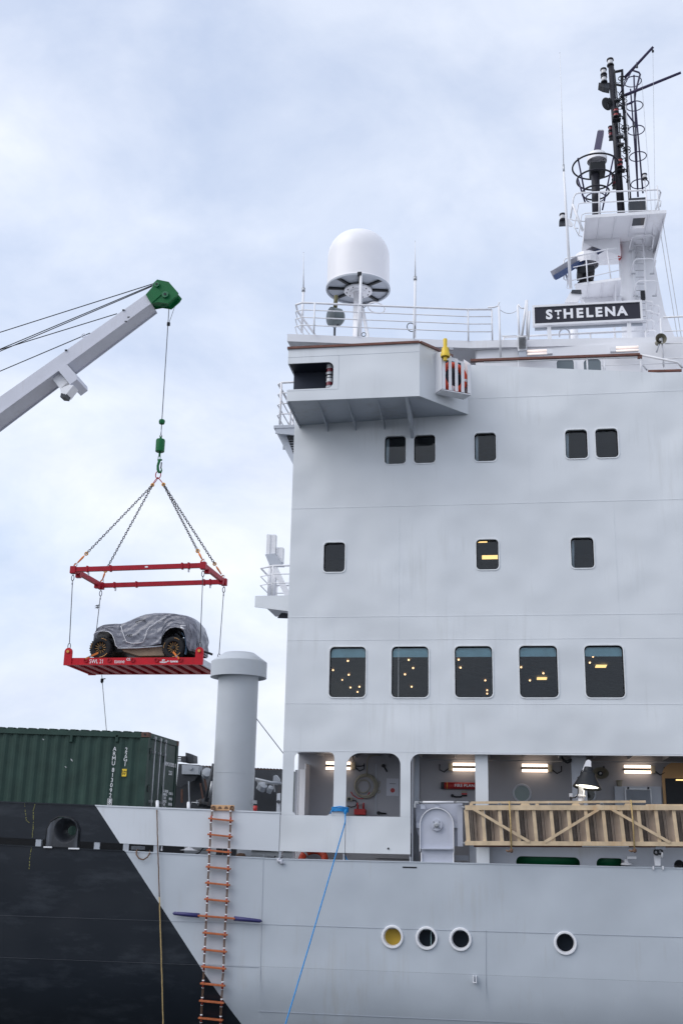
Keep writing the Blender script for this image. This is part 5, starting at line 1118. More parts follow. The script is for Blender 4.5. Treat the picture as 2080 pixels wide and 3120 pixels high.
ends = [(jl, cN0, (270, 1296)), (jl, cF0, None), (jr, cN1, (1208, 1266)), (jr, cF1, (1370, 1392))]
for k, (j, corner, cp) in enumerate(ends):
    tgt = corner + Vector((0, 0, .13)); fr_ = .80 if k != 1 else .86
    frk = (.845, .89, .86, .84)[k]
    e = j.lerp(tgt, frk)
    if k == 1: e = j.lerp(tgt + Vector((0, 0, .25)), .93)
    part('chain', chain(j, e), M['chain'], sf, kind='stuff')
    b = B(); b.torus(e, .065, .028, (0, 1, 0), 14, 6); part('gold_coupler', b, M['brass'], sf)
    b = B(); m_ = e.lerp(tgt, .5); b.tube([e.lerp(tgt, .15), e.lerp(tgt, .3), e.lerp(tgt, .7)], [.022, .045, .03], 8); part('orange_hook', b, M['orange'], sf)
    d_ = (tgt - e).normalized(); b = B(); b.torus(e.lerp(tgt, .85), .07, .02, (0.2, 1, 0), 16, 6); part('shackle', b, M['steel'], sf)
    b = B(); b.tube([e.lerp(tgt, .85) + Vector((-.09, 0, -.03)), e.lerp(tgt, .85) + Vector((.06, 0, .07))], .02, 6); part('shackle_pin', b, M['orange'], sf)
# flat rack
r7 = reg(180, 1800, 2.9037)
pn0, pn1 = r7(50, 655, YC), r7(1260, 648, YC)
zb0, zb1 = pn0.z, pn1.z
pf = DZ((180 + 330 / 2.9037) / K, (1800 + 743 / 2.9037) / K, zb0)
YPf = pf.y
fr_ = thing('flat_rack', 'red steel lifting platform lettered SWL 21 tonne carrying the covered car', 'platform', ((pn0.x + pn1.x) / 2, (YC + YPf) / 2, zb0))
hb = r7(600, 597, YC).z - r7(600, 652, YC).z
xl, xr_ = pn0.x, pn1.x
b = B(); b.box((xl, YC, zb0), (xr_, YC + .06, zb0 + hb)); b.box((xl, YC + .06, zb0), (xr_, YC + .2, zb0 + .04)); b.box((xl, YC - .0, zb0 + hb), (xr_, YC + .2, zb0 + hb + .03)); b.box((xl, YC - .03, zb0 - .01), (xr_, YC + .06, zb0 + .03)); part('side_beam', b, M['brightred'], fr_)
b = B(); b.box((xl, YPf - .12, zb0), (xr_, YPf, zb0 + hb)); part('side_beam', b, M['brightred'], fr_)
b = B(); b.box((xr_ - .06, YC + .201, zb0), (xr_, YPf - .121, zb0 + hb)); part('end_beam', b, M['grey'], fr_)
b = B(); b.box((xl, YC + .201, zb0), (xl + .06, YPf - .121, zb0 + hb)); part('end_beam', b, M['brightred'], fr_)
b = B(); b.box((xl + .061, YC + .201, zb0 + .17), (xr_ - .061, YPf - .121, zb0 + hb - .02)); part('deck_plate', b, M['tan'], fr_)
for k in range(11):
    x = xl + .25 + (xr_ - xl - .45) * k / 10.5; b = B(); b.box((x, YC + .202, zb0 + .01), (x + .24, YPf - .122, zb0 + .169)); part('cross_member', b, M['red'], fr_)
for x0 in (xl - .03, xr_ - .26):
    for yy_ in (YC - .05, YPf - .05):
        if yy_ > YC: x0 = (cF0.x if x0 < -15 else cF1.x) - .16
        b = B(); pts = [(x0, zb0 - .02), (x0 + .32, zb0 - .02), (x0 + .32, zb0 + hb + .28)] + arcp(x0 + .16, zb0 + hb + .28, .16, 0, 180, 8)
        b.plate(pts, [], yy_, yy_ + .09); lg = part('lifting_lug', b, M['brightred'], fr_)
        b = B(); b.lathe([(0, -.06), (.06, -.06), (.06, .12)], (x0 + .16, yy_, zb0 + hb + .28), (0, 1, 0), 14); part('lug_pin', b, M['brass'], lg)
tz = zb0 + hb * .50
text('lettering', 'SWL 21', .235, ((r7(260, 630, YC).x + r7(408, 630, YC).x) / 2, YC - .006, tz), (1, 0, 0), (0, 0, 1), M['letters'], fr_, bold=0, narrow=.80)
text('lettering', 'tonne', .235, ((r7(478, 630, YC).x + r7(595, 630, YC).x) / 2, YC - .006, tz), (1, 0, 0), (0, 0, 1), M['letters'], fr_, bold=0, narrow=.78)
text('lettering', 'CE', .14, (r7(615, 620, YC).x, YC - .006, tz + .08), (1, 0, 0), (0, 0, 1), M['letters'], fr_, bold=.002)
text('lettering', 'SET\nWEIGHT', .08, (r7(925, 628, YC).x, YC - .006, tz), (1, 0, 0), (0, 0, 1), M['letters'], fr_, bold=.004)
text('lettering', '+ tonne', .14, (r7(1005, 627, YC).x, YC - .006, tz), (1, 0, 0), (0, 0, 1), M['letters'], fr_, bold=.004)
for px in (240, 448, 655, 865, 1075):
    p = r7(px, 618, YC); b = B(); b.torus((p.x, YC - .03, tz + .05), .075, .02, (0, 1, 0), 14, 5, (R(0), R(300))); part('lashing_ring', b, M['red'], fr_)
# four suspension wires between frame and rack
for k, (a, c) in enumerate(((cN0, (xl + .13, YC)), (cN1, (xr_ - .10, YC)), (cF0, (cF0.x, YPf)), (cF1, (cF1.x, YPf)))):
    e = Vector((c[0], c[1], zb0 + hb + .45)); s_ = Vector((a.x, a.y, a.z - .17))
    b = B(); b.tube([s_ - Vector((0, 0, .28)), e + Vector((0, 0, .2))], .018, 6); part('suspension_wire', b, M['wire'], sf)
    for q in (s_ - Vector((0, 0, .18)), e + Vector((0, 0, .06))):
        part('wire_eye', oval(q, .055, .12, .017), M['wire'], sf)
    b = B(); b.tube([s_ - Vector((0, 0, .32)), s_ - Vector((0, 0, .46))], .03, 7); part('ferrule', b, M['steel'], sf)
    b = B(); b.torus(s_ - Vector((0, 0, .03)), .05, .016, (1, 0.3, 0), 14, 6); part('shackle', b, M['steel'], sf)
line('tag_line', [r7(380, 745, YPf), r7(384, 800, YPf), D(240, 1620, YPf), D(246, 1690, YPf - 1)], .014, 'wire', 'thin line trailing down from the red platform to behind the green container', 'rope')
b = B(); b.tube([r7(376, 800, YPf), r7(392, 780, YPf), r7(412, 778, YPf)], .025, 6); b.lathe([(0, -.12), (.07, -.05), (.07, .08), (0, .12)], r7(382, 797, YPf), (0, 0, 1), 8); tag(part('rope_knot', b, M['black']), 'dark knot on the line just under the red platform', 'rope')
# ------------------------------------------------------------------ covered car on the rack
SC_ = 1 / (2.9037 * FPX / (YC + .45) * .0 + 1e9) if False else None
YV = YC + .36
car = thing('covered_car', 'off-road car under a creased grey cover with gold spoked wheels', 'car', (-15, YV + 1.1, zb0 + hb + .03))
g_ = lambda x, y: r7(x, y, YV)
zg_ = zb0 + hb + .03
def cx_(px): return g_(px, 500).x
def cz_(py): return zg_ + (g_(600, py).z - g_(600, 596).z)
topc = [(275, 440), (278, 385), (292, 352), (320, 325), (380, 308), (450, 300), (520, 291), (560, 280), (600, 262), (640, 244), (680, 228), (720, 217), (750, 213), (830, 208), (900, 210), (960, 218), (1040, 229), (1100, 238), (1140, 252), (1175, 280), (1195, 320), (1205, 380), (1208, 450)]
botc = [(275, 470), (288, 470), (292, 440), (305, 380), (340, 352), (385, 345), (430, 352), (465, 378), (488, 420), (500, 470), (520, 492), (600, 490), (700, 487), (800, 478), (860, 468), (900, 460), (905, 400), (930, 352), (970, 322), (1010, 314), (1060, 322), (1095, 350), (1112, 400), (1118, 470), (1150, 520), (1208, 525)]
def interp(tab, x):
    for (a, va), (c, vc) in zip(tab[:-1], tab[1:]):
        if a <= x <= c: return va + (vc - va) * (x - a) / max(1e-6, c - a)
    return tab[-1][1] if x > tab[-1][0] else tab[0][1]
Wd = 2.15; P = []; nu, nv = 170, 84
def fold(s, t, amp):
    v = 0
    for (a, f1, f2, ph) in ((1, 31, 8, 0), (.7, 17, -13, 1.3), (.6, 57, 9, 2.1), (.6, 23, 25, .7), (.5, 83, -17, .2)): v += a * (1 - abs(math.sin(s * f1 / 2 + t * f2 + ph)) ** .6)
    return amp * (v / 3.4 - .5)
for i in range(nu):
    px = 275 + (1208 - 275) * i / (nu - 1); zt_ = cz_(interp(topc, px)); zt_ += .22 * max(0, (zt_ - cz_(470)) / (cz_(208) - cz_(470))); zb_ = cz_(interp(botc, px)); x = cx_(px)
    belt = cz_(min(330, interp(topc, px) + 70)) if px > 520 else zt_ - .12
    s = i / (nu - 1); endk = min(1, (s / .10) ** .6) * min(1, ((1 - s) / .12) ** .5) if 0 < s < 1 else 0
    endk = .72 + .28 * endk
    for j in range(nv):
        t_ = j / (nv - 1); u = abs(2 * t_ - 1)   # 1 at the sills, 0 on the roof centre
        side = -1 if t_ < .5 else 1
        if u > .45:
            k = (1 - u) / .55; z = zb_ + (zt_ - zb_ - .0) * (k * .86)
            hw = Wd / 2 * endk * (1.0 - .17 * max(0, (z - cz_(400)) / (cz_(208) - cz_(400))) ** 1.3 * (1 if px > 520 else .5))
        else:
            k = (.45 - u) / .45; z0_ = zb_ + (zt_ - zb_) * .86; a = math.sin(k * math.pi / 2)
            hwb = Wd / 2 * endk * (1.0 - .17 * max(0, (z0_ - cz_(400)) / (cz_(208) - cz_(400))) ** 1.3 * (1 if px > 520 else .5))
            z = z0_ + (zt_ - z0_) * a; hw = hwb * math.cos(k * math.pi / 2) ** .75 if k < 1 else 0
        amp = .06 + .035 * (px > 850) + .02 * (u > .5)
        f = fold(s, u * 2, amp) * (1 if u > .12 else u / .12)
        P.append((x + f * .3, YV + Wd / 2 + side * (hw + f), z + f * .25))
b = B(); b.grid(P, nu, nv)
for i_ in (0, nu - 1):
    idx = [i_ * nv + j for j in range(nv)]; b.f.append(tuple(idx if i_ == 0 else reversed(idx))); b.sm.append(False)
part('cover', b, M['cover'], car)
# draped tail of the cover, bulging aft
P = []
for i in range(14):
    a = R(90 * i / 13)
    for j in range(26):
        v = j / 25; zz_2 = cz_(262 + (520 - 262) * v); bulge = .42 * math.sin(min(1, v * 1.4) * math.pi / 2) * math.cos(a)
        f = .04 * math.sin(j * .9 + i * 1.3)
        P.append((cx_(1165 + 60 * min(1, v * 1.5)) + bulge + f, YV + Wd * (.02 + .96 * (i / 13)) + f, zz_2 - .10 * math.cos(math.pi * i / 13) ** 2 * 0))
b = B(); P2 = []
for i in range(20):
    th = math.pi * i / 19
    for j in range(26):
        v = j / 25; zz_2 = cz_(236 + (512 - 236) * v) + .16 * (1 - v); bul = .08 + .20 * math.sin(min(1, v * 1.3) * math.pi / 2)
        f = .035 * math.sin(j * .5 + i * 1.9) + .03 * math.sin(i * 2.7)
        wv = (.62 + .33 * min(1, v * 2.5) ** .7)
        P2.append((cx_(1060 + 100 * min(1, v * 2.2) ** .6) + (bul * min(1, v * 3.2) ** .6) * math.sin(th) ** .6 + f * min(1, v * 4), YV + Wd / 2 - (Wd / 2) * wv * math.cos(th), zz_2))
b.grid(P2, 20, 26); part('cover_tail', b, M['cover'], car)
# white piping, printed panel
yo = YV - .045
def onside(x, y):
    return Vector((cx_(x), yo + .0 + .19 * max(0, (cz_(y) - cz_(400)) / (cz_(208) - cz_(400))) ** 1.3 * .9, cz_(y)))
for pts in ([(532, 302), (550, 345), (572, 395), (598, 445), (640, 458), (700, 458), (745, 448)], [(745, 448), (760, 405), (768, 350), (790, 312), (825, 290), (850, 265), (885, 245), (925, 226)]):
    b = B(); b.tube([onside(*p) for p in pts], .016, 6); part('piping', b, M['covertrim'], car)
for pts, r_ in (([(302, 385), (312, 362), (345, 350), (390, 347), (432, 354), (466, 380), (490, 425), (505, 475), (530, 500)], .014), ([(1060, 305), (1110, 305)], .018), ([(1065, 318), (1100, 338)], .035)):
    b = B(); b.tube([onside(*p) + Vector((0, -.02, 0)) for p in pts], r_, 6); part('arch_trim', b, M['covertrim'], car)
b = B(); a, c = onside(592, 410), onside(740, 372); b.add([(a.x, yo - .035, a.z), (c.x, yo - .035, a.z + .03), (c.x, yo - .035, c.z), (a.x, yo - .035, c.z - .03)], [(0, 1, 2, 3)])
text('cover_print', 'ABT', .13, (cx_(622), yo - .03, cz_(392)), (1, 0, .05), (0, 0, 1), M['decal'], car, bold=.006)
text('cover_print', '♈'.replace('♈', 'V'), .13, (cx_(700), yo - .03, cz_(384)), (1, 0, .05), (0, 0, 1), M['decal'], car, bold=.006)
b = B(); b.tube([onside(655, 268), onside(700, 250), onside(740, 246), onside(735, 268)], .02, 5); part('mirror_fold', b, M['decal'], car)
b = B(); p = g_(754, 210); b.lathe([(0, .05), (.05, .05), (.07, 0)], (p.x, YV + .75, cz_(210)), (0, 0, 1), 14); part('roof_beacon', b, M['lens'], car)
# underbody
b = B(); b.prism([(cx_(530), YV + .16, cz_(492)), (cx_(915), YV + .16, cz_(485)), (cx_(925), YV + .16, cz_(560)), (cx_(700), YV + .16, cz_(562)), (cx_(560), YV + .16, cz_(520))], (0, 1.7, 0)); part('underbody', b, M['tan'], car)
b = B(); b.box((cx_(300), YV + .35, cz_(520)), (cx_(1180), YV + 1.8, cz_(400))); part('chassis', b, M['black'], car)
b = B(); b.tube([(cx_(940), YV + .03, cz_(480)), (cx_(700), YV + .03, cz_(497)), (cx_(520), YV + .03, cz_(499))], .03, 6); part('sill_edge', b, M['lower'], car)
P = []
for i in range(10):
    a = R(-20 + 75 * i / 9)
    for y_ in (0, .25): P.append((cx_(1000) + .56 * math.cos(a) * 1.02, YV + y_ - .01, cz_(500) + .60 * math.sin(a) * 1.3 + .02))
b = B(); b.grid(P, 10, 2); part('arch_liner', b, M['bluecloth'], car)
b = B(); b.tube([g_(1180, 505) + Vector((0, .3, 0)), g_(1290, 530) + Vector((0, .6, 0)), g_(1322, 543) + Vector((0, .6, 0))], .05, 7); part('tow_bar', b, M['black'], car)
for px, py in ((1150, 470), (1170, 500), (1140, 520), (490, 470), (1020, 370), (1050, 350)):
    b = B(); b.bar(g_(px - 18, py) + Vector((0, .35, 0)), g_(px + 18, py + 24) + Vector((0, .5, 0)), .10, .07); part('suspension_arm', b, M['dark'], car)
# wheels
def wheel(cx, y0, front=1):
    rad_ = .455; c = Vector((cx, y0, zg_ + rad_)); a_ = (0, 1, 0)
    w = part('wheel', B().lathe([(.21, .10), (.24, .03), (.255, .0), (.26, .06), (.24, .30)], c, a_, 28), M['black'], car)
    b = B(); b.lathe([(.25, .02), (.27, -.01), (.36, -.03), (.42, -.01), (.45, .03), (.455, .10), (.455, .24), (.45, .31), (.36, .35), (.25, .34)], c, a_, 40)
    for k in range(30):
        a = R(12 * k); d_ = Vector((math.cos(a), 0, math.sin(a))); t2 = Vector((-math.sin(a), 0, math.cos(a)))
        for yy_, s_ in ((.03, 1), (.20, -1)):
            q = c + d_ * .462 + Vector((0, yy_ + .03, 0)) + t2 * (.02 * s_); b.bar(q - t2 * .02 - Vector((0, .05, 0)), q + t2 * .02 + Vector((0, .09, 0)), .035, .022, d_)
    part('tyre', b, M['rubber'], w)
    for a0 in (60, 200, 300):
        b = B(); b.torus(c + Vector((0, -.036, 0)), .385, .013, a_, 16, 5, (R(a0 + 20), R(a0 + (75 if a0 == 60 else 55)))); part('tyre_marking', b, M['gold'], w)
    b = B()
    for k in range(12):
        a = R(30 * k + 8); d_ = Vector((math.cos(a), 0, math.sin(a))); b.bar(c + d_ * .09 + Vector((0, .06, 0)), c + d_ * .235 + Vector((0, .01, 0)), .015, .018)
    part('spokes', b, M['gold'], w, kind='stuff')
    b = B(); b.lathe([(0, .0), (.05, 0), (.075, .03), (.08, .1)], c, a_, 16); part('hub', b, M['black'], w)
    b = B(); b.lathe([(0, .08), (.25, .1)], c, a_, 24); part('rim_disc', b, M['black'], w)
    return w
xf_, xrr = cx_(372), cx_(1014)
for x in (xf_, xrr):
    wheel(x, YV - .06); wheel(x, YV + Wd - .32)
b = B(); b.lathe([(0, -.1), (.38, -.1), (.4, 0), (.4, .2), (.38, .3), (0, .3)], (cx_(565), YV + 1.75, zg_ + .18), (1, 0, 0), 20)
for (a, c) in (((358, 552), (238, 604)), ((1018, 545), (1066, 606))):
    p, q = g_(*a), r7(c[0], c[1], YC); s_ = thing('lashing_strap', 'orange ratchet strap from the front wheel to the red platform edge' if a[0] < 500 else 'orange ratchet strap from the rear wheel to the red platform edge', 'strap', (q.x, YC - .05, q.z), 'wheel lashing straps')
    p0_, q0_ = Vector((p.x, YV - .12, p.z)), Vector((q.x, YC - .04, q.z))
    b = B(); b.bar(p0_, q0_, .02, .075, (0, 0, 1)); part('webbing', b, M['orange'], s_)
    b = B(); m_ = p0_.lerp(q0_, .55); b.bar(m_, p0_.lerp(q0_, .7), .04, .08, (0, 0, 1)); part('ratchet', b, M['steel'], s_)
# two gulls far off
for k, (x, y) in enumerate(((343, 133), (343, 150))):
    p = r7(x, y, 90); b = B(); s_ = .28
    b.add([(p.x - s_, 90, p.z - .05), (p.x - .08, 90, p.z + .10), (p.x, 90, p.z), (p.x, 90.1, p.z + .02), (p.x + .08, 90, p.z + .12), (p.x + s_ * .8, 90, p.z + .02)], [(0, 1, 2), (0, 3, 1), (2, 4, 5), (3, 5, 4)]); b.tube([(p.x - .05, 90, p.z - .12), (p.x, 90, p.z), (p.x + .05, 90, p.z + .1)], [.02, .05, .02], 6)
    tag(part('gull', b, M['dark']), ['tiny gull flying left of the lifting frame wire, upper of the two', 'tiny gull flying left of the lifting frame wire, lower of the two'][k], 'bird', 'gulls in the sky')
# ------------------------------------------------------------------ green container on the fore deck
YK = 25.5
q1_ = reg(0, 2140, 2.6133)
kt = q1_(1180, 238, YK); kx1 = kt.x + .02; kz1 = kt.z; tilt = (q1_(20, 203, YK).z - q1_(1130, 240, YK).z) / (q1_(20, 203, YK).x - q1_(1130, 240, YK).x)
kn = thing('shipping_container', 'dark green corrugated shipping container marked ARMU 813092 8 on the fore deck', 'container', (kx1 - 3, YK + 1.2, kz1 - 2.59))
HK, LK, WK = 2.59, 6.06, 2.44
def kp(x, y, z): return Vector((kx1 + x, YK + y, kz1 + z + tilt * x))     # x runs forward from the door end
# corrugated near side
pitch = .262; prof = []
x = -.19
while x > -LK + .3:
    prof += [(x, .0), (x - .07, .036), (x - .13, .036), (x - .20, .0)]; x -= pitch
vs = []; 
for (px, py) in prof: vs += [kp(px, .03 + py, -.13), kp(px, .03 + py, -HK + .16)]
b = B(); b.add(vs, [(2 * i, 2 * i + 1, 2 * i + 3, 2 * i + 2) for i in range(len(prof) - 1)]); b.f = [tuple(reversed(f)) for f in b.f]; part('corrugated_side', b, M['container'], kn)
for nm, x0, x1, y0, y1, z0, z1, mt in (('top_rail', -LK, 0, 0, .07, -.13, -.02, 'container'), ('bottom_rail', -LK, 0, 0, .07, -HK, -HK + .16, 'container'), ('corner_post', -.19, 0, 0, .16, -HK + .12, -.12, 'container'), ('corner_post', -LK, -LK + .17, 0, .16, -HK, -.12, 'container'),
        ('corner_post', -.10, 0, WK - .14, WK, -HK + .12, -.12, 'container'), ('door_header', -.08, 0, .17, WK - .18, -.13, -.01, 'container'), ('door_sill', -.08, 0, .17, WK - .18, -HK, -HK + .16, 'container'),
        ('far_side', -LK, 0, WK - .05, WK - .01, -HK, -.05, 'container'), ('front_end', -LK, -LK + .05, .17, WK - .2, -HK, -.05, 'container')):
    v = [kp(a, b_, c) for c in (z0, z1) for a, b_ in ((x0, y0), (x1, y0), (x1, y1), (x0, y1))]
    b = B(); b.add(v, [(0, 3, 2, 1), (4, 5, 6, 7), (0, 1, 5, 4), (1, 2, 6, 5), (2, 3, 7, 6), (3, 0, 4, 7)]); part(nm, b, M[mt], kn)
for x0, y0, z0 in ((-.178, 0, -.118), (-.178, WK - .162, -.118), (-.178, 0, -HK), (-LK, 0, -.118), (-.178, WK - .162, -HK)):
    a, c = kp(x0, y0 - .006, z0), kp(x0 + .184, y0 + .162, z0 + .124); b = B(); b.box(tuple(a), tuple(c)); o = part('corner_casting', b, M['rust'], kn, bevel=.008)
    b = B(); b.lathe([(0, -.003), (.028, -.003)], ((a.x + c.x) / 2, a.y, (a.z + c.z) / 2), (0, 1, 0), 12); part('casting_hole', b, M['black'], o)
# roof with waves, edge seen as a scalloped line
vs = []; x = -.06; pr_ = []
while x > -LK + .1: pr_ += [(x, 0), (x - .05, -.03), (x - .09, -.03), (x - .14, 0)]; x -= .262
for (px, pz_) in pr_: vs += [kp(px, .05, pz_ + .012), kp(px, WK - .05, pz_ + .012)]
b = B(); b.add(vs, [(2 * i, 2 * i + 2, 2 * i + 3, 2 * i + 1) for i in range(len(pr_) - 1)]); b.f = [tuple(reversed(f)) for f in b.f]; part('roof', b, M['container'], kn)
x = -.2
while x > -LK + .3:
    pts = [kp(x - .02, 0, -.022), kp(x - .18, 0, -.022), kp(x - .155, 0, .012), kp(x - .045, 0, .012)]; b = B(); b.prism(pts, (0, .06, 0)); part('roof_corrugation', b, M['container'], kn); x -= .262
# doors
dz0, dz1 = -HK + .17, -.14
for k, (y0, y1) in enumerate(((.175, WK / 2 - .01), (WK / 2 + .01, WK - .19))):
    a, c = kp(-.05, y0, dz0), kp(-.02, y1, dz1); b = B(); b.box(tuple(a), tuple(c)); dr_ = part('door', b, M['container'], kn)
    for zc_ in (.15, .48, .80):
        a, c = kp(-.019, y0 + .08, dz0 + (dz1 - dz0) * zc_ - .02), kp(-.008, y1 - .08, dz0 + (dz1 - dz0) * zc_ + .16); b = B(); b.box(tuple(a), tuple(c)); part('door_rib', b, M['container'], dr_)
for y_ in (.42, .85, 1.24):
    b = B(); b.tube([kp(.035, y_, -.06), kp(.035, y_, -HK + .05)], .019, 8); lr_ = part('lock_rod', b, M['steel'], kn)
    for z_ in (-.10, -.42, -1.55, -2.05, -2.45):
        a, c = kp(-.02, y_ - .045, z_ - .03), kp(.05, y_ + .045, z_ + .03); b = B(); b.box(tuple(a), tuple(c)); part('rod_bracket', b, M['steel'], lr_)
    b = B(); b.bar(kp(.05, y_ - .02, -1.93), kp(.05, y_ + .30 * (1 if y_ != .85 else -1), -1.99), .02, .05); b.bar(kp(.05, y_ + .1, -1.85), kp(.05, y_ + .1, -2.05), .02, .03); part('door_handle', b, M['steel'], lr_)
for y_ in (.2,):
    for z_ in (-.42, -1.28, -2.15):
        a, c = kp(-.01, .155, z_ - .07), kp(.02, .20, z_ + .07); b = B(); b.box(tuple(a), tuple(c)); part('hinge', b, M['black'], kn)
for px in (567, 930):
    p = q1_(px, 285, YK); b = B(); b.box((p.x - .035, YK - .0, p.z - .09), (p.x + .04, YK + .07, p.z + .08)); part('vent_cowl', b, M['container'], kn, bevel=.012)
ys_ = YK + .022
def vtext(s_, x0, y0, dx, dy, h, w=1.0):
    for k, ch in enumerate(s_):
        if ch == ' ': continue
        p = q1_(x0 + dx * k, y0 + dy * k, ys_); text('marking', ch, h / .74, (p.x, ys_, p.z), (1, 0, 0), (0, 0, 1), M['letters'], kn, bold=0, narrow=w, depth=.002)
vtext('ARMU', 915, 372, -3.3, 38, .10, .95)
vtext('813092', 902, 540, -4.4, 40.5, .10, .95)
p = q1_(875, 792, ys_); text('marking', '8', .13, (p.x, ys_, p.z), (1, 0, 0), (0, 0, 1), M['letters'], kn, bold=.004, narrow=.9, depth=.002)
b = B(); b.plate([(p.x - .055, p.z - .07), (p.x + .055, p.z - .07), (p.x + .055, p.z + .07), (p.x - .055, p.z + .07)], [[(p.x - .045, p.z - .06), (p.x + .045, p.z - .06), (p.x + .045, p.z + .06), (p.x - .045, p.z + .06)]], ys_ - .002, ys_); part('check_digit_box', b, M['letters'], kn)
vtext('22G1', 1007, 378, -3.3, 38.5, .10, .95)
p = q1_(991, 560, ys_); b = B(); b.box((p.x - .055, ys_ - .004, p.z - .085), (p.x + .055, ys_ - .001, p.z + .085)); part('height_sign', b, M['yellow'], kn)
text('marking', '2.6m\n8\'6"', .055, (p.x, ys_ - .006, p.z), (1, 0, 0), (0, 0, 1), M['black'], kn, bold=.001, depth=.001)
def dtext(s_, y_, z_, size, line_=1.0):
    p = kp(-.004, y_, z_); text('marking', s_, size, tuple(p), (0, 1, 0), (0, 0, 1), M['letters'], kn, bold=.003, line=line_, depth=.001)
dtext('ARMU 813092  8', 1.85, -.62, .13); dtext('22G1', 1.9, -.82, .14)
dtext('MAX. GROSS\n30480 KG\nTARE\n2220 KG\nNET\n28260 KG\nCU. CAP.\n33.2 CU.M', 1.55, -1.55, .085, .95); dtext('67200 LB\n4890 LB\n62300 LB\n1170 CU.FT', 2.03, -1.50, .085, 1.5); dtext('1 OP   71 91', 1.75, -2.42, .11)
for (px, py) in ((570, 455), (575, 465), (525, 515), (347, 296)):
    p = q1_(px, py, ys_); b = B(); b.bar((p.x - .02, ys_ + .0, p.z + .015), (p.x + .02, ys_ + .0, p.z - .01), .002, .012); part('scrape_mark', b, M['lens'], kn)
# ------------------------------------------------------------------ grey vent trunk
yv = 27.0; rv = reg(480, 1940, 3.36)
pc_ = rv(792, 1500, yv); cxv = pc_.x; zcap0 = rv(845, 420, yv).z; zsh = rv(845, 200, yv).z; ztp = rv(845, 150, yv).z
Rp = (rv(1010, 900, yv).x - rv(605, 900, yv).x) / 2; Rc = (rv(1125, 300, yv).x - rv(568, 300, yv).x) / 2
cxv = (rv(1010, 900, yv).x + rv(605, 900, yv).x) / 2
vt = thing('mushroom_vent', 'tall round grey ventilator trunk with a wide mushroom cap beside the superstructure', 'ventilator', (cxv, yv, 4.6))
zlow = 4.65; zc0 = PS(692, 2045, yv).z
b = B(); b.torus((cxv, yv, rv(800, 1400, yv).z), Rp, .007, (0, 0, 1), 64, 5); part('weld_band', b, M['vent'], vt)
b = B(); b.lathe([(Rp, zlow), (Rp, zc0 + .25)], (cxv, yv, 0), (0, 0, 1), 64); part('trunk', b, M['vent'], vt)
zca = PS(692, 2053, yv - Rc).z
zcb = PS(692, 2003, yv - Rc).z
b = B(); b.lathe([(Rp + .002, zca + .22), (Rc - .03, zca + .03), (Rc - .02, zca), (Rc, zca), (Rc, zcb - .02), (Rc - .02, zcb), (Rc * .55, zcb + .21), (0, zcb + .23)], (cxv, yv, 0), (0, 0, 1), 64); part('cap', b, M['vent'], vt)
p = rv(990, 1690, yv); b = B(); b.box((p.x - .06, yv - .1, p.z - .05), (p.x + .06, yv + .02, p.z + .03)); part('door_clip', b, M['steel'], vt)
# ------------------------------------------------------------------ dark steelwork and further container on the fore deck
yg = 30.5
def rvp(pts, y, d, name, m, t): b = B(); b.prism([rv(a, c, y) for a, c in pts], (0, d, 0)); return part(name, b, M[m], t)
gw = thing('cargo_winch_house', 'dark grey steel housing with a sloping front between container and ventilator', 'deck housing', tuple(rv(400, 1700, yg)))
rvp([(215, 1300), (425, 1312), (500, 1690), (560, 2000), (150, 2000)], yg, 2.5, 'housing', 'dark', gw)
rvp([(250, 1310), (425, 1320), (415, 1410), (250, 1405)], yg - .35, .34, 'ledge', 'lower', gw)
rvp([(215, 1412), (415, 1418), (380, 1470), (225, 1545)], yg - .3, .05, 'bracket_plate', 'dark', gw)
rvp([(288, 1185), (312, 1190), (370, 1215), (372, 1290), (285, 1290)], yg + .3, .4, 'fin', 'dark', gw)
rvp([(240, 1222), (288, 1222), (288, 1282), (240, 1282)], yg + .2, .3, 'box', 'dark', gw)
for y in (1228, 1250, 1272): b = B(); b.tube([rv(190, y, yg + .3), rv(242, y, yg + .3)], .02, 5); part('rung', b, M['dark'], gw)
b = B(); b.tube([rv(430, 1345, yg - .1), rv(505, 1680, yg - .1)], .035, 6); part('edge_bar', b, M['dark'], gw)
p = rv(340, 1342, yg - .37); b = B(); b.lathe([(0, -.02), (.05, -.02), (.05, .03)], p, (0, 1, 0), 14); part('boss', b, M['lower'], gw)
far = thing('hatch_structure', 'dark grey hatch coaming behind the ventilator trunk', 'deck housing', tuple(rv(700, 1700, 34)))
rvp([(400, 1330), (600, 1355), (1270, 1365), (1275, 2000), (400, 2000)], 34, 1.0, 'coaming', 'dark', far)
b = B(); b.tube([rv(580, 1300, 29.5), rv(500, 1690, 29.5)], .06, 8); tag(part('lashing_rod', b, M['dark']), 'dark slanting rod leaning against the steel housing left of the ventilator', 'rod')
b = B(); b.tube([rv(560, 1480, 29.4), rv(530, 1650, 29.4)], .035, 8); part('rod_sleeve', b, M['steel'], far)
fc = thing('far_container', 'dark green container with a rusty roof edge just showing behind the ventilator', 'container', tuple(rv(800, 1500, 36)))
a, c = rv(420, 1325, 36), rv(1275, 1362, 36); vs = []; n = 26
b = B()
for k in range(n):
    x0 = a.x + (c.x - a.x) * k / n; x1 = a.x + (c.x - a.x) * (k + 1) / n; z_ = a.z + (c.z - a.z) * (k + .5) / n
    b = B(); b.prism([(x0, 36, z_ - .02), (x1 - .04, 36, z_ - .02), (x1 - .09, 36, z_ + .03), (x0 + .05, 36, z_ + .03)], (0, 2.4, 0)); part('roof_corrugation', b, M['rust'], fc)
b = B(); b.box((a.x, 36.01, c.z - 2.4), (c.x + .3, 38.4, c.z - .021)); part('container_side', b, M['container'], fc)
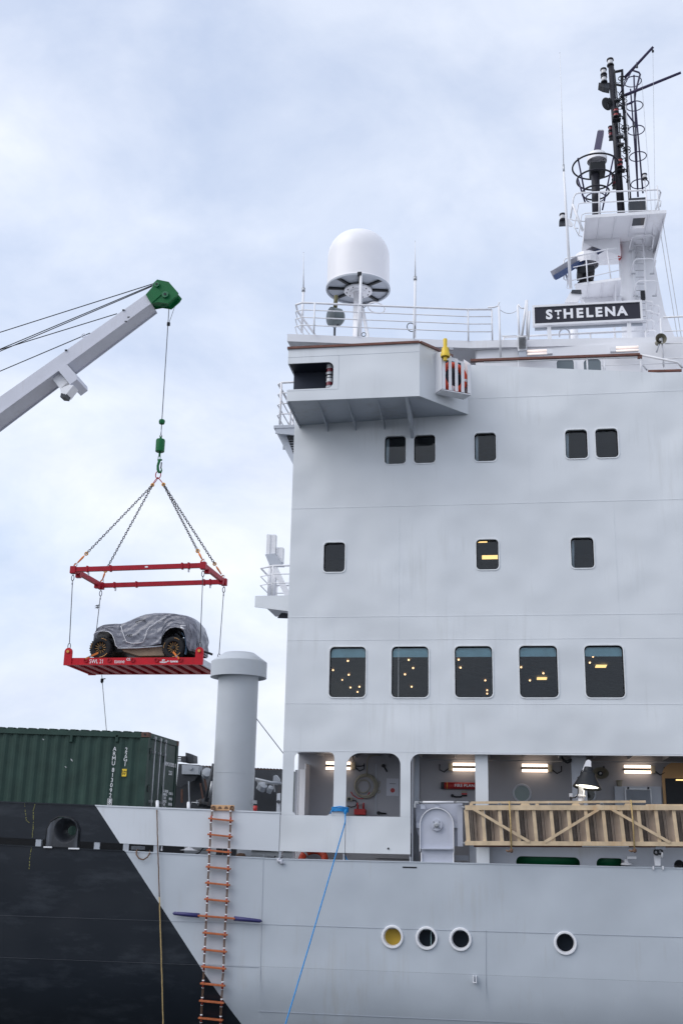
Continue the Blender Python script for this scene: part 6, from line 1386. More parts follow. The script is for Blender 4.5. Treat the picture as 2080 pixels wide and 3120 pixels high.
dk = thing('deck_fittings', 'cluster of pipes, valves and a sloping rail on the dark housing right of the ventilator', 'deck fittings', tuple(rv(1100, 1600, 28.5)))
b = B(); b.tube([rv(1000, 1455, 28.5), rv(1160, 1492, 28.5), rv(1266, 1500, 28.5)], .035, 6); part('sloping_rail', b, M['lower'], dk)
b = B(); b.tube([rv(1000, 1470, 28.5), rv(1150, 1508, 28.5), rv(1230, 1512, 28.5)], .02, 6); part('sloping_rail', b, M['steel'], dk)
for (x, y, r_) in ((1075, 1540, .10), (1045, 1530, .06), (1150, 1565, .07)): b = B(); b.lathe([(0, -.1), (r_, -.08), (r_, .08), (0, .1)], rv(x, y, 28.4), (.4, -.5, .6), 12); part('valve', b, M['lower'], dk)
for (x0, y0, x1, y1) in ((1022, 1470, 1040, 1560), (1110, 1500, 1120, 1575), (1185, 1510, 1200, 1590), (1060, 1500, 1100, 1560)): b = B(); b.tube([rv(x0, y0, 28.4), rv(x1, y1, 28.4)], .02, 5); part('pipe', b, M['steel'], dk)
rvp([(1185, 1425), (1210, 1415), (1242, 1455), (1242, 1495), (1180, 1490)], 28.6, .2, 'fin', 'lower', dk)
rvp([(1000, 1560), (1215, 1590), (1222, 1800), (985, 1800)], 28.9, .1, 'side_plate', 'dark', dk)
rvp([(1222, 1605), (1255, 1600), (1252, 1800), (1215, 1800)], 26.5, .05, 'locker_edge', 'grey', dk)
b = B(); p = rv(1238, 1690, 26.45); b.lathe([(0, -.04), (.04, -.04), (.04, .05)], p, (0, 1, 0), 12); part('hinge', b, M['dark'], dk)
b = B(); b.tube([rv(1000, 1730, 26), rv(1000, 1800, 26)], .05, 8); tag(part('red_post', b, M['redflat']), 'short red post at the foot of the ventilator', 'post')
for k, (x0, y0, x1, y1, w) in enumerate(((470, 1380, 520, 1660, .05), (495, 1360, 560, 1480, .06), (440, 1500, 470, 1680, .04), (400, 1690, 560, 1700, .09), (470, 1400, 570, 1370, .05), (480, 1440, 520, 1400, .14), (250, 1560, 250, 1700, .05), (320, 1480, 325, 1700, .03))):
    b = B(); b.bar(rv(x0, y0, 29.9), rv(x1, y1, 29.9), w, w); part('brace', b, M['lower' if k % 2 else 'rust'], gw)
for k, (x, y, r_) in enumerate(((505, 1400, .13), (485, 1700, .10), (530, 1705, .12), (440, 1700, .08))):
    b = B(); b.lathe([(0, -.1), (r_, -.08), (r_, .08), (0, .1)], rv(x, y, 29.8), (.3, -.8, .4), 12); part('sheave', b, M['dark' if k else 'lower'], gw)
line('stay_wire', [rv(1010, 835, 27), rv(1280, 1185, 27.4), rv(1330, 1250, 27.45)], .012, 'steel', 'thin wire slanting down from the ventilator to the front of the superstructure')
for (x, y, y2, m_, lab) in ((318, 1705, 1770, 'white', 'white bollard top above the bulwark left of the pilot ladder'), (0, 1690, 1765, 'white', 'white bollard top above the bulwark where the brown rope starts')):
    p, q = rv(x, y2 + 40, 24.2), rv(x, y, 24.2); b = B(); b.tube([p, q], .036, 12); b.lathe([(.036, 0), (.03, .025), (0, .035)], q, (0, 0, 1), 12); tag(part('rail_post', b, M[m_]), lab, 'post', 'white posts on the bulwark')
b = B(); b.tube([rv(345, 1720, 24.3), rv(352, 1695, 24.3), rv(422, 1698, 24.3), rv(415, 1730, 24.3)], .008, 6); tag(part('grab_rail', b, M['steel']), 'small bent grab rail above the bulwark left of the pilot ladder', 'handrail')
# ------------------------------------------------------------------ things seen in the slot below the bulwark
p = PS(952, 2606, 24.35); lr2 = thing('life_ring', 'orange life ring lying in the slot below the bulwark panel', 'life ring', tuple(p))
b = B(); b.torus((p.x, 24.42, p.z - .09), .25, .075, (0, -.75, .66), 36, 10); part('ring', b, M['lifeorange'], lr2)
b = B(); b.torus((p.x, 24.42, p.z - .09), .25, .08, (0, -.75, .66), 3, 10, (R(85), R(97))); part('reflective_band', b, M['white'], lr2)
b = B(); b.torus((p.x, 24.42, p.z - .09), .25, .08, (0, -.75, .66), 3, 10, (R(265), R(277))); part('reflective_band', b, M['white'], lr2)
ra2_ = PS(855, 2618, 23.96); b = B(); pts = [ra2_ + Vector((.02 * k - .08, random.uniform(-.01, .01), -.0 - .012 * k + .02 * math.sin(k * 2))) for k in range(9)]; b.tube(pts, [.01, .035, .04, .03, .035, .04, .03, .02, .01], 8); tag(part('rag', b, M['paper']), 'crumpled white rag knotted on the hull edge left of the life ring', 'cloth')
g3_ = reg(340, 2460, 3.5625)
b = B(); b.box(tuple(g3_(215, 420, 24.5)), tuple(g3_(330, 460, 24.5) + Vector((0, .2, 0)))); tag(part('roller_box', b, M['lower']), 'grey roller box in the freeing slot under the white bulwark', 'deck fitting')
line('mooring_loop', [g3_(285, 455, 24.2), g3_(270, 480, 23.97), g3_(272, 515, 23.93), g3_(300, 555, 23.93), g3_(345, 568, 23.93), g3_(390, 540, 23.93), g3_(415, 500, 23.95), g3_(418, 470, 24.2)], .015, 'ropebrown', 'brown rope loop hanging out of the freeing slot over the hull', 'rope', n=7)
b = B(); b.lathe([(0, .05), (.07, .03), (.10, 0), (.2, -.02)], g3_(840, 455, 24.6), (0, 0, 1), 16); tag(part('deck_cowl', b, M['white']), 'low white dome fitting on deck seen through the slot', 'deck fitting')
line('deck_hose', [g3_(700 + 40 * k, 505 - 6 * math.sin(k), 24.15) + Vector((0, .05 * math.sin(k * 1.3), 0)) for k in range(6)] + [g3_(955, 490, 24.2), g3_(1000, 435, 24.3)], .014, 'black', 'dark hose lying behind the hull edge left of the pilot ladder', 'hose')
b = B(); b.lathe([(.02, -.04), (.012, .02), (.02, .05), (0, .06)], g3_(545, 450, 24.05), (0, 0, 1), 12); tag(part('small_cleat', b, M['white']), 'small white cleat on the hull edge beside the brown rope', 'cleat')
sd_ = reg(500, 2480, 3.6765)
for k, (x0, x1) in enumerate(((585, 640), (660, 700), (750, 800))):
    a, c = sd_(x0, 380, 24.6), sd_(x1, 480, 24.6); b = B(); b.box((a.x, 24.6, c.z), (c.x, 24.7, a.z)); tag(part('deck_bracket', b, M['dark']), ['dark upright behind the pilot ladder in the slot, leftmost of three', 'dark upright behind the pilot ladder in the slot, middle of three', 'dark upright right of the pilot ladder in the slot'][k], 'bracket', 'dark uprights in the slot')
b = B(); b.lathe([(0, .07), (.08, .06), (.12, .0), (.12, -.05)], sd_(860, 475, 24.4), (0, 0, 1), 14); tag(part('rope_coil', b, M['ropebrown']), 'brown coil of rope in the slot right of the pilot ladder', 'rope')
line('deck_hose', [sd_(x, y, 24.16) for x, y in ((800, 480), (880, 478), (960, 485), (1040, 490), (1100, 492), (1160, 488), (1230, 492), (1250, 470))], .016, 'black', 'dark hose lying behind the hull edge right of the pilot ladder', 'hose')
# ------------------------------------------------------------------ ropes over the side
def noisy(pts, n, a):
    out = []
    for p, q in zip(pts[:-1], pts[1:]):
        for k in range(n): out.append(p.lerp(q, k / n) + Vector((random.uniform(-a, a), random.uniform(-a, a) * .5, 0)))
    return out + [pts[-1]]
sr = thing('side_rope', 'brown and tan rope hanging over the bulwark down the hull left of the ladder', 'rope', tuple(D(377, 2420, 23.95)))
part('rope_upper', B().tube(noisy([D(360, 1858, 24.12), D(360.5, 1862, 23.95), D(363, 1950, 23.93), D(366.5, 2060, 23.93)], 10, .004), .013, 8), M['ropebrown'], sr)
part('rope_lower', B().tube(noisy([D(366.5, 2060, 23.93), D(371, 2200, 23.93), D(375, 2345, 23.95), D(377, 2420, 23.95)], 10, .004), .013, 8), M['ropetan'], sr)
br = thing('blue_mooring_line', 'blue rope tied round the pillar between the two openings and running down', 'rope', tuple(r4(650, 790, 24)))
px0_, px1_ = r4(590, 770, 23.98), r4(742, 770, 23.98)
for k in range(4):
    z0_, z1_ = r4(590, 752 + 12 * k, 23.98).z, r4(742, 755 + 14 * k, 23.98).z
    pts = [(px0_.x - .01, 24.09, z0_), (px0_.x - .012, 23.975, z0_), (px0_.x + (px1_.x - px0_.x) * .5, 23.955, (z0_ + z1_) / 2 + .015), (px1_.x + .005, 23.975, z1_), (px1_.x + .008, 24.09, z1_)]
    if k == 0: pts[2] = (pts[2][0], 23.95, z0_ + .02)
    b = B(); b.tube(pts, .014, 7); part('rope_turn', b, M['ropeblue'], br)
b = B(); b.tube([r4(600, 755, 23.98), r4(572, 800, 23.96), r4(566, 818, 23.96)], .013, 7); part('rope_turn', b, M['ropeblue'], br)
b = B(); c = r4(725, 795, 23.95); b.lathe([(0, -.06), (.03, -.04), (.035, .03), (0, .06)], c, (.3, 0, 1), 10); part('knot', b, M['ropeblue'], br)
a, c = PS(1051.5, 2480, 23.93), PS(862, 3120, 22.4); e = c + (c - a) * .62
b = B(); b.tube([a, PS(1051.5, 2504, 23.92)] + [PS(1051.5, 2504, 23.92).lerp(e, k / 8) + Vector((0, 0, -.10 * math.sin(math.pi * k / 8))) for k in range(1, 9)], .0135, 7); part('taut_line', b, M['ropeblue'], br)
b = B(); b.tube([r4(720, 1250, 24.1), r4(735, 1290, 24.06), r4(765, 1316, 24.02)], .012, 6); part('rope_tail', b, M['ropeblue'], br)
# ------------------------------------------------------------------ pilot ladder
pl2 = thing('pilot_ladder', 'rope pilot ladder with orange steps hanging over the side', 'ladder', tuple(sd_(637, 700, 23.9)))
YP2 = 23.90
steps = [(637, 65), (628, 243), (615, 420), (609, 605), (602, 785), (593, 968), (595, 1155), (573, 1343), (565, 1532), (555, 1722), (546, 1912), (535, 2105), (525, 2298), (516, 2492)]
hbw = .0
def slope_(p, half): return half
for k, (x, y) in enumerate(steps):
    yy_ = YP2 + flare(sd_(x, y, 24).z)
    a, c = sd_(x - 136, y - 15, yy_), sd_(x + 136, y + 13, yy_)
    if k == 6:
        a, c = sd_(385, 1138, yy_), sd_(800, 1172, yy_)
    b = B(); b.bar(a, c, .10, .036); part('step' if k != 6 else 'spreader_step', b, M['step'], pl2, bevel=.006)
    if k == 6:
        for s_, (x0, y0, x1, y1) in ((0, (95, 1112, 395, 1138)), (1, (785, 1170, 1100, 1202))):
            p, q = sd_(x0, y0, yy_), sd_(x1, y1, yy_); rr2 = [.004, .035, .042, .045] if s_ == 0 else [.045, .042, .035, .004]
            b = B(); b.tube([p, p.lerp(q, .06 if s_ == 0 else .4), p.lerp(q, .5 if s_ == 0 else .92), q], rr2, 10); part('spreader_sleeve', b, M['purple'], pl2)
for s_ in (-1, 1):
    pts = [sd_(697 - 10 + s_ * 98 - 38 * 0, -85, 23.97)]
    prev = None; seq = []
    for k, (x, y) in enumerate(steps):
        xx = (x + s_ * 108) if k != 6 else (584 + s_ * 108); yy_ = YP2 + flare(sd_(x, y, 24).z) - .005; seq.append(sd_(xx, y + s_ * 9, yy_))
    seq = [sd_(650 + s_ * 100 - 6, -60, 23.93)] + seq
    for a, c in zip(seq[:-1], seq[1:]):
        m_ = [a, a.lerp(c, .33) + Vector((random.uniform(-.006, .006), 0, 0)), a.lerp(c, .66) + Vector((random.uniform(-.006, .006), 0, 0)), c]
        for dx in (-.012, .012):
            b = B(); b.tube([q + Vector((dx, 0, 0)) for q in m_], .011, 6); part('side_rope', b, M['ropebrown'], pl2)
        for t_ in (.22, .80):
            q = a.lerp(c, t_); b = B(); b.tube([q - Vector((0, 0, .012)), q + Vector((0, 0, .012))], .026, 8); part('seizing', b, M['letters'], pl2)
    for c in seq[1:]:
        b = B(); b.tube([c - Vector((0, 0, .07)), c + Vector((0, 0, .07))], .023, 8); part('red_chock', b, mat('red_brown_chock', (.30, .045, .03), .6) if 'chock' not in M else M['chock'], pl2)
a, c = rv(548, 1778, 23.97), rv(788, 1725, 23.97); b = B(); b.box((a.x, 23.95, a.z), (c.x, 23.98, c.z)); hb_ = part('head_board', b, M['plywood'], pl2, bevel=.006)
for x in (572, 762): b = B(); b.torus(rv(x, 1752, 23.93), .035, .014, (0, 1, 0), 14, 6); part('eye', b, M['ropebrown'], pl2)
for x in (638, 703): b = B(); p = rv(x, 1752, 23.945); b.plate([(p.x - .05, p.z - .02), (p.x + .05, p.z - .02), (p.x + .02, p.z + .03), (p.x - .02, p.z + .03)], [], 23.944, 23.948); part('stamp', b, M['ropebrown'], hb_)
# ------------------------------------------------------------------ gangway stowed across the passage opening
YGW = 23.82
gt0, gt1 = r5(600, 685, YGW), r6(1568, 716, YGW); gb0, gb1 = r5(600, 1053, YGW), r6(1568, 1110, YGW)
gw2 = thing('gangway', 'long tan accommodation ladder stowed on its side across the passage opening', 'gangway', tuple(gb0))
ext = 1.55
def gl(a, c, t_): return a + (c - a) * t_
b = B(); b.bar(gt0, gl(gt0, gt1, ext), .10, .095); part('top_chord', b, M['timber'], gw2)
b = B(); b.bar(gb0, gl(gb0, gb1, ext), .10, .085); part('bottom_chord', b, M['timber'], gw2)
b = B(); b.bar(gt0 + Vector((.0, .62, 0)), gl(gt0, gt1, ext) + Vector((0, .62, 0)), .08, .09); part('back_chord', b, M['timber'], gw2)
hr0, hr1 = r5(660, 632, YGW), r6(1160, 650, YGW)
b = B(); b.bar(hr0, hr1, .05, .045); part('handrail', b, M['timber'], gw2)
b = B(); b.bar(r6(1160, 690, YGW), r6(1600, 690, YGW), .05, .04); part('handrail', b, M['timber'], gw2)
for f, x in ((r5, 664), (r5, 1347), (r6, 642), (r6, 1110), (r6, 1535)):
    b = B(); p = f(x, 668, YGW); b.box((p.x - .035, YGW - .03, gt0.z + .03), (p.x + .035, YGW + .03, hr0.z)); part('rail_bracket', b, M['timber'], gw2)
for f, x in ((r5, 1222), (r6, 400), (r6, 965)):
    p = f(x, 668, YGW); z0 = gt0.z + .045; b = B(); b.prism([(p.x - .11, YGW - .03, z0), (p.x + .13, YGW - .03, z0), (p.x + .04, YGW - .03, z0 + .09), (p.x - .05, YGW - .03, z0 + .09)], (0, .05, 0)); part('rail_gusset', b, M['timber'], gw2)
for f, x, y in ((r5, 956, 652), (r5, 1480, 652), (r6, 122, 680), (r6, 684, 680)):
    b = B(); b.torus(f(x, y, YGW - .04), .03, .007, (0, 1, 0), 14, 5); part('ring', b, M['steel'], gw2)
# steps: nose bars spaced along the chord with ribbed treads folded between them
def topat(x): return gt0.z + (gt1.z - gt0.z) * (x - gt0.x) / (gt1.x - gt0.x)
def botat(x): return gb0.z + (gb1.z - gb0.z) * (x - gb0.x) / (gb1.x - gb0.x)
xA, xB = r5(793, 870, YGW).x, r5(1505, 870, YGW).x; sp_ = (xB - xA) / 4
xS = xA - sp_
for k in range(0, 20):
    x = xS + sp_ * k; ln = .022
    if x > gl(gb0, gb1, ext).x: break
    zt_, zb_ = topat(x) - .045, botat(x) + .04
    if k == 0: x = r5(622, 870, YGW).x; 
    b = B(); w_ = .034 if k else .042
    sk = .02
    b.prism([(x - w_ - sk, YGW - .02, zt_), (x + w_ - sk, YGW - .02, zt_), (x + w_ + sk, YGW - .02, zb_), (x - w_ + sk, YGW - .02, zb_)], (0, .03, 0)); st = part('step_nosing', b, M['timber'], gw2)
    if k == 0: x_prev = x; continue
    xa_ = (x_prev + w_ + .005); xe = x - w_
    n = 14; prof = []
    for q in range(n + 1):
        t_ = q / n; xx = xa_ + (xe - xa_) * t_
        y_ = .16 + (.012 if (q % 2 and t_ < .62) else 0) - (.15 * ((t_ - .6) / .4) ** 1.6 if t_ > .6 else 0); prof.append((xx, YGW + y_))
    cut = int(n * .62)
    for (i0, i1, m_, nm) in ((0, cut, 'tread', 'tread'), (cut, n, 'treadcurve', 'tread_curve')):
        vs = []
        for (xx, y_) in prof[i0:i1 + 1]: vs += [(xx - sk, y_, zt_), (xx + sk, y_, zb_)]
        b = B(); b.add(vs, [(2 * i, 2 * i + 1, 2 * i + 3, 2 * i + 2) for i in range(i1 - i0)], m_ != 'tread'); b.f = [tuple(reversed(f)) for f in b.f]; part(nm, b, M[m_], gw2)
    for tt in (.42, .50):
        xx = xa_ + (xe - xa_) * tt; b = B(); b.bar((xx - sk, YGW + .135, zt_), (xx + sk, YGW + .135, zb_), .03, .012, (1, 0, 0)); part('grip_bar', b, M['treadcurve'], gw2)
    x_prev = x
for (a, c) in ((r5(690, 700, YGW - .055), r5(1268, 1040, YGW - .055)), (r5(1425, 1042, YGW - .055), r6(645, 735, YGW - .055)), (r6(795, 735, YGW - .055), r6(1425, 1095, YGW - .055))):
    b = B(); b.bar(a, c, .02, .055); part('diagonal_brace', b, M['timber'], gw2)
b = B(); b.bar(r5(690, 1085, YGW + .1), r6(1568, 1140, YGW + .1), .05, .035); part('under_beam', b, M['wood'], gw2)
b = B(); b.bar(r6(470, 1135, YGW), r6(975, 1140, YGW), .02, .02); part('under_rod', b, M['white'], gw2)
for f, x, y0, x1, y1, lab in ((r5, 1058, 618, 1080, 1130, 'tan lashing rope round the gangway near its left end'), (r6, 1000, 635, 1040, 1180, 'tan lashing rope round the gangway below the passage light')):
    a, c = f(x, y0, YGW - .09), f(x1, y1, YGW - .07)
    t = thing('lashing_rope', lab, 'rope', tuple(c), 'lashings round the gangway')
    b = B(); b.tube([a + Vector((0, .15, 0)), a, a.lerp(c, .5) + Vector((.008, 0, 0)), c], .015, 7); part('rope', b, M['ropetan'], t)
    b = B(); b.lathe([(0, -.05), (.035, -.03), (.04, .02), (0, .05)], c, (0, 0, 1), 9); b.tube([c, c + Vector((-.07, 0, -.02)), c + Vector((-.10, .03, -.0))], .02, 6); part('knot', b, M['ropebrown'], t)
# hoist unit at the left end of the gangway
wn = thing('gangway_turntable', 'pale grey arched turntable bracket with a round hub at the left end of the gangway', 'bracket', tuple(r5(310, 1260, 24.1)))
yW = 24.06
def r5z(pts, y): return [(r5(a, c, y).x, r5(a, c, y).z) for a, c in pts]
M['pale'] = mat('pale_lilac_grey_paint', (.50, .52, .60), .42, var=.07, scale=2, bump=.3, bscale=4, streak=.25, scol=(.3, .28, .28))
b = B(); b.plate(r5z([(92, 650), (92, 890), (110, 960), (135, 1000), (480, 1085), (572, 1088), (572, 640), (560, 640)], yW + .18)[::-1], [], yW + .18, yW + .21); part('back_plate', b, M['pale'], wn)
b = B(); ra5 = (r5(475, 900, yW).x - r5(135, 900, yW).x) / 2; cxa = (r5(475, 900, yW).x + r5(135, 900, yW).x) / 2; za5 = r5(300, 692, yW).z - ra5
arch = [(cxa - ra5, r5(140, 1112, yW).z), (cxa + ra5, r5(470, 1112, yW).z)] + arcp(cxa, za5, ra5, 0, 180, 18)
b.plate(arch, [], yW + .05, yW + .12); part('arch_plate', b, M['pale'], wn)
rim = [(cxa - ra5, yW, r5(135, 1140, yW).z)] + [(x, yW, z) for x, z in arcp(cxa, za5, ra5, 180, 0, 20)] + [(cxa + ra5, yW, r5(470, 1150, yW).z)]
b = B(); vs = []
for p in rim: vs += [p, (p[0], yW + .14, p[2])]
for p in rim:
    d_ = Vector((p[0] - cxa, 0, max(0, p[2] - za5)));
    d_ = d_.normalized() * .016; vs += [(p[0] + d_.x, yW, p[2] + d_.z), (p[0] + d_.x, yW + .14, p[2] + d_.z)]
n = len(rim); f_ = []
for i in range(n - 1):
    a0 = 2 * i; o = 2 * n
    f_ += [(a0, a0 + 1, a0 + 3, a0 + 2), (o + a0, o + a0 + 2, o + a0 + 3, o + a0 + 1), (a0, a0 + 2, o + a0 + 2, o + a0)]
b.add(vs, f_); part('arch_rim', b, M['white'], wn)
p = r5(305, 865, yW); b = B(); b.lathe([(0, -.01), (.115, -.01), (.12, .05)], (p.x, yW, p.z), (0, 1, 0), 30); part('hub_plate', b, M['pale'], wn)
b = B(); b.lathe([(0, -.07), (.03, -.07), (.035, -.04), (.055, -.035), (.055, .0)], (p.x, yW, p.z), (0, 1, 0), 18); part('hub_nut', b, M['steel'], wn)
for k in range(4):
    a_ = R(45 + 90 * k); b = B(); b.lathe([(0, -.02), (.01, -.02), (.01, 0)], (p.x + .085 * math.cos(a_), yW, p.z + .085 * math.sin(a_)), (0, 1, 0), 8); part('bolt', b, M['dark'], wn)
b = B(); b.plate(r5z([(148, 1260), (482, 1260), (475, 1118), (145, 1118)], yW)[::1], [], yW + .03, yW + .25); part('base_block', b, M['pale'], wn)
b = B(); b.bar(r5(148, 1112, yW + .01), r5(472, 1114, yW + .01), .12, .02); part('base_lip', b, M['pale'], wn)
for x in (146, 478): b = B(); b.bar(r5(x, 1150, yW + .01), r5(x + 2, 1262, yW + .01), .05, .022, (1, 0, 0)); part('base_edge', b, M['white'], wn)
b = B(); a, c = r5(515, 655, yW), r5(575, 1088, yW); b.box((a.x, yW + .08, c.z), (c.x, yW + .16, a.z)); part('hinge_post', b, M['pale'], wn)
b = B(); a, c = r5(478, 840, yW), r5(524, 895, yW); b.box((a.x, yW + .10, c.z), (c.x, yW + .15, a.z)); part('hinge_arm', b, M['pale'], wn)
b = B(); a, c = r5(90, 840, yW), r5(138, 895, yW); b.box((a.x, yW + .10, c.z), (c.x, yW + .15, a.z)); part('side_tab', b, M['pale'], wn)
b = B(); a, c = r5(282, 645, yW), r5(330, 695, yW); b.box((a.x, yW + .04, c.z), (c.x, yW + .12, a.z)); part('top_tab', b, M['pale'], wn)
b = B(); a, c = r5(138, 645, yW), r5(183, 698, yW); b.box((a.x, yW + .02, c.z), (c.x, yW + .10, a.z)); part('clamp_block', b, M['pale'], wn)
b = B(); b.tube([r5(160, 628, yW), r5(485, 628, yW)], .024, 10); part('link_tube', b, M['white'], wn)
b = B(); b.tube([r5(120, 628, yW), r5(160, 628, yW)], .014, 8); b.tube([r5(485, 628, yW), r5(640, 630, yW)], .012, 8); part('link_rod', b, M['steel'], wn)
for (x, y, w, h) in ((98, 632, 22, 16), (80, 665, 12, 22), (575, 628, 60, 10), (585, 680, 16, 10), (596, 1055, 16, 10)):
    a, c = r5(x - w, y - h, yW - .02), r5(x + w, y + h, yW - .02); b = B(); b.box((a.x, yW - .03, c.z), (c.x, yW + .06, a.z)); part('shackle_block', b, M['steel'], wn, bevel=.008)
# support leg at the right under the gangway
sl2 = thing('gangway_support', 'white hinged support bracket with a dark shackle under the right part of the gangway', 'bracket', tuple(r6(1290, 1375, 23.93)))
b = B(); b.prism([r6(1240, 1180, 24.0), r6(1325, 1180, 24.0), r6(1320, 1345, 24.0), r6(1262, 1345, 24.0)], (0, .06, 0)); part('leg_plate', b, M['white'], sl2)
b = B(); a, c = r6(1265, 1135, 23.9), r6(1375, 1170, 23.9); b.box((a.x, 23.88, c.z), (c.x, 23.95, a.z)); part('top_block', b, M['pale'], sl2)
for x in (1240, 1345): b = B(); b.bar(r6(x, 1350, 23.98), r6(x + 4, 1388, 23.98), .05, .03, (1, 0, 0)); part('foot', b, M['white'], sl2)
for (x, y) in ((1275, 1200), (1315, 1195)): b = B(); b.torus(r6(x, y, 23.9), .045, .02, (0.4, 1, 0), 14, 6); part('shackle', b, M['black'], sl2)
b = B(); b.tube([r6(1338, 1200, 23.88), r6(1338, 1260, 23.88)], .02, 8); part('pin', b, M['lens'], sl2)
b = B(); a, c = r6(960, 1245, 24.2), r6(1058, 1272, 24.2); b.box((a.x, 24.15, c.z), (c.x, 24.3, a.z)); tag(part('white_ledge', b, M['white']), 'small white ledge under the knot of the right lashing', 'bracket')
b = B(); b.lathe([(0, .09), (.04, .08), (.04, .03), (.10, .01), (.12, -.02), (.05, -.03)], r6(952, 1325, 24.3), (0, 0, 1), 14); tag(part('deck_light', b, M['white']), 'small white lamp fitting between the oval slots', 'lamp')
# ------------------------------------------------------------------ things on the passage wall
tl_ = ['twin tube passage light seen behind the pillar between the two arched openings', 'twin tube passage light above the red fire plan tube', 'twin tube passage light between the two passage pillars', 'twin tube passage light right of the horn loudspeaker']
for k, (u0, u1, v, y, side_) in enumerate(((994, 1068, 2333, YI, 1), (1379, 1448, 2337, YI, -1), (1589, 1667, 2340, YI, 1), (1899.6, 1980, 2344, YI, 1))):
    p, q = PS(u0, v, y - .08), PS(u1, v, y - .08)
    t = thing('passage_light', tl_[k], 'lamp', (p.x, y - .08, p.z), 'twin tube lights on the passage wall')
    b = B(); b.box((p.x - .02, y - .05, p.z - .02), (q.x + .02, y - .001, p.z + .02)); part('housing', b, M['black'], t)
    for dz in (-.058, .058): b = B(); b.tube([(p.x, y - .13, p.z + dz), (q.x, y - .13, p.z + dz)], .030, 10); part('tube', b, M['lamp'], t)
    ex = q.x if side_ > 0 else p.x; b = B(); b.box((ex, y - .09, p.z - .08), (ex + .10 * side_, y - .001, p.z + .08)); part('end_box', b, M['greyhorn'], t)
    b = B(); b.tube([(ex + .1 * side_, y - .04, p.z - .03), (ex + .2 * side_, y - .05, p.z - .11), (ex + .30 * side_, y - .04, p.z - .06), (ex + .30 * side_, y - .03, p.z + .06)], .012, 6); part('cable', b, M['black'], t)
fp = thing('fire_plan_tube', 'red horizontal tube lettered FIRE PLAN on the passage wall', 'tube', tuple(r5(530, 455, YI - .08)))
a, c = r5(385, 455, YI - .08), r5(760, 455, YI - .08); b = B(); b.tube([a, (c.x, YI - .08, a.z)], .075, 18); part('tube', b, M['redflat'], fp)
b = B(); b.tube([(r5(352, 455, YI - .08).x, YI - .08, a.z), (a.x, YI - .08, a.z)], .078, 18); part('end_cap', b, M['dark'], fp)
b = B(); p = r5(415, 455, YI - .08); b.tube([(p.x - .01, YI - .08, a.z), (p.x + .01, YI - .08, a.z)], .079, 18); part('band', b, M['brass'], fp)
p = r5(592, 455, YI - .16); text('lettering', 'FIRE PLAN', .085, (p.x, YI - .162, a.z), (1, 0, 0), (0, 0, 1), M['letters'], fp, bold=.002, spacing=1.15)
b = B(); a, c = r5(562, 532, YI - .02), r5(620, 550, YI - .02); b.box((a.x, YI - .02, c.z), (c.x, YI - .001, a.z)); b2 = tag(part('small_plate', b, M['redflat']), 'small red plate under the fire plan tube', 'sign')
b = B(); a, c = r5(562, 510, YI - .02), r5(620, 528, YI - .02); b.box((a.x, YI - .02, c.z), (c.x, YI - .001, a.z)); tag(part('small_plate', b, M['greyhorn']), 'small grey plate just under the fire plan tube', 'sign')
b = B(); b.tube([r5(468, 562, YI - .04), r5(500, 572, YI - .04), r5(555, 572, YI - .04), r5(570, 558, YI - .04), r5(620, 560, YI - .04)], .016, 7); b.lathe([(0, -.02), (.035, -.02), (.035, .03)], r5(468, 560, YI - .04), (0, 1, 0), 12); tag(part('door_lever', b, M['black']), 'black lever handle on the passage wall below the fire plan tube', 'handle')
# hose coil, fire box, sockets in the second opening
hc_ = thing('hose_coil', 'coiled grey hose hung on the passage wall in the second opening', 'hose', tuple(r4(930, 620, YI - .08)))
for k in range(5):
    c = r4(925 + k * 3, 528, YI - .06 - .015 * (k % 2)); b = B(); b.torus(c, .215 + .012 * k, .014, (0, 1, 0), 34, 6); part('hose_turn', b, M['greyhorn'], hc_)
b = B(); b.tube([r4(945, 430, YI - .06), r4(950, 260, YI - .05), r4(970, 218, YI - .05), r4(1040, 205, YI - .05), r4(1090, 210, YI - .05)], .012, 7); part('hose_end', b, M['greyhorn'], hc_)
b = B(); b.tube([r4(780, 588, YI - .05), r4(800, 625, YI - .05), r4(850, 655, YI - .05), r4(900, 660, YI - .05), r4(950, 630, YI - .05), r4(975, 590, YI - .05)], .010, 6); part('hose_tail', b, M['redflat'], hc_)
b = B(); b.torus(r4(910, 530, YI - .045), .14, .012, (0, 1, 0), 22, 5); part('inner_loop', b, M['greyhorn'], hc_)
fb = thing('fire_box', 'red wall box with two red pipes at the bottom of the second opening', 'box', tuple(r4(872, 825, YI - .1)))
a, c = r4(815, 765, YI - .15), r4(932, 828, YI - .15); b = B(); b.box((a.x, YI - .2, c.z), (c.x, YI - .001, a.z)); part('box', b, M['redflat'], fb, bevel=.01)
for x in (850, 910): b = B(); b.tube([r4(x, 765, YI - .08), r4(x, 702, YI - .08)], .02, 8); part('pipe', b, M['redflat'], fb)
b = B(); b.tube([r4(850, 715, YI - .09), r4(910, 715, YI - .09)], .012, 6); part('cross_bar', b, M['steel'], fb)
sk_ = thing('wall_socket', 'grey wall socket with a black cable in the second opening', 'socket', tuple(r4(762, 680, YI - .05)))
a, c = r4(735, 643, YI - .06), r4(792, 685, YI - .06); b = B(); b.box((a.x, YI - .07, c.z), (c.x, YI - .001, a.z)); part('box', b, M['greyhorn'], sk_, bevel=.008)
b = B(); b.lathe([(0, -.1), (.03, -.1), (.035, -.06)], r4(765, 664, YI), (0, 1, 0), 14); part('plug', b, M['black'], sk_)
b = B(); b.tube([r4(795, 675, YI - .05), r4(830, 680, YI - .05), r4(845, 705, YI - .05), r4(825, 738, YI - .05), r4(780, 748, YI - .05), r4(745, 735, YI - .05)], .011, 6); part('cable', b, M['black'], sk_)
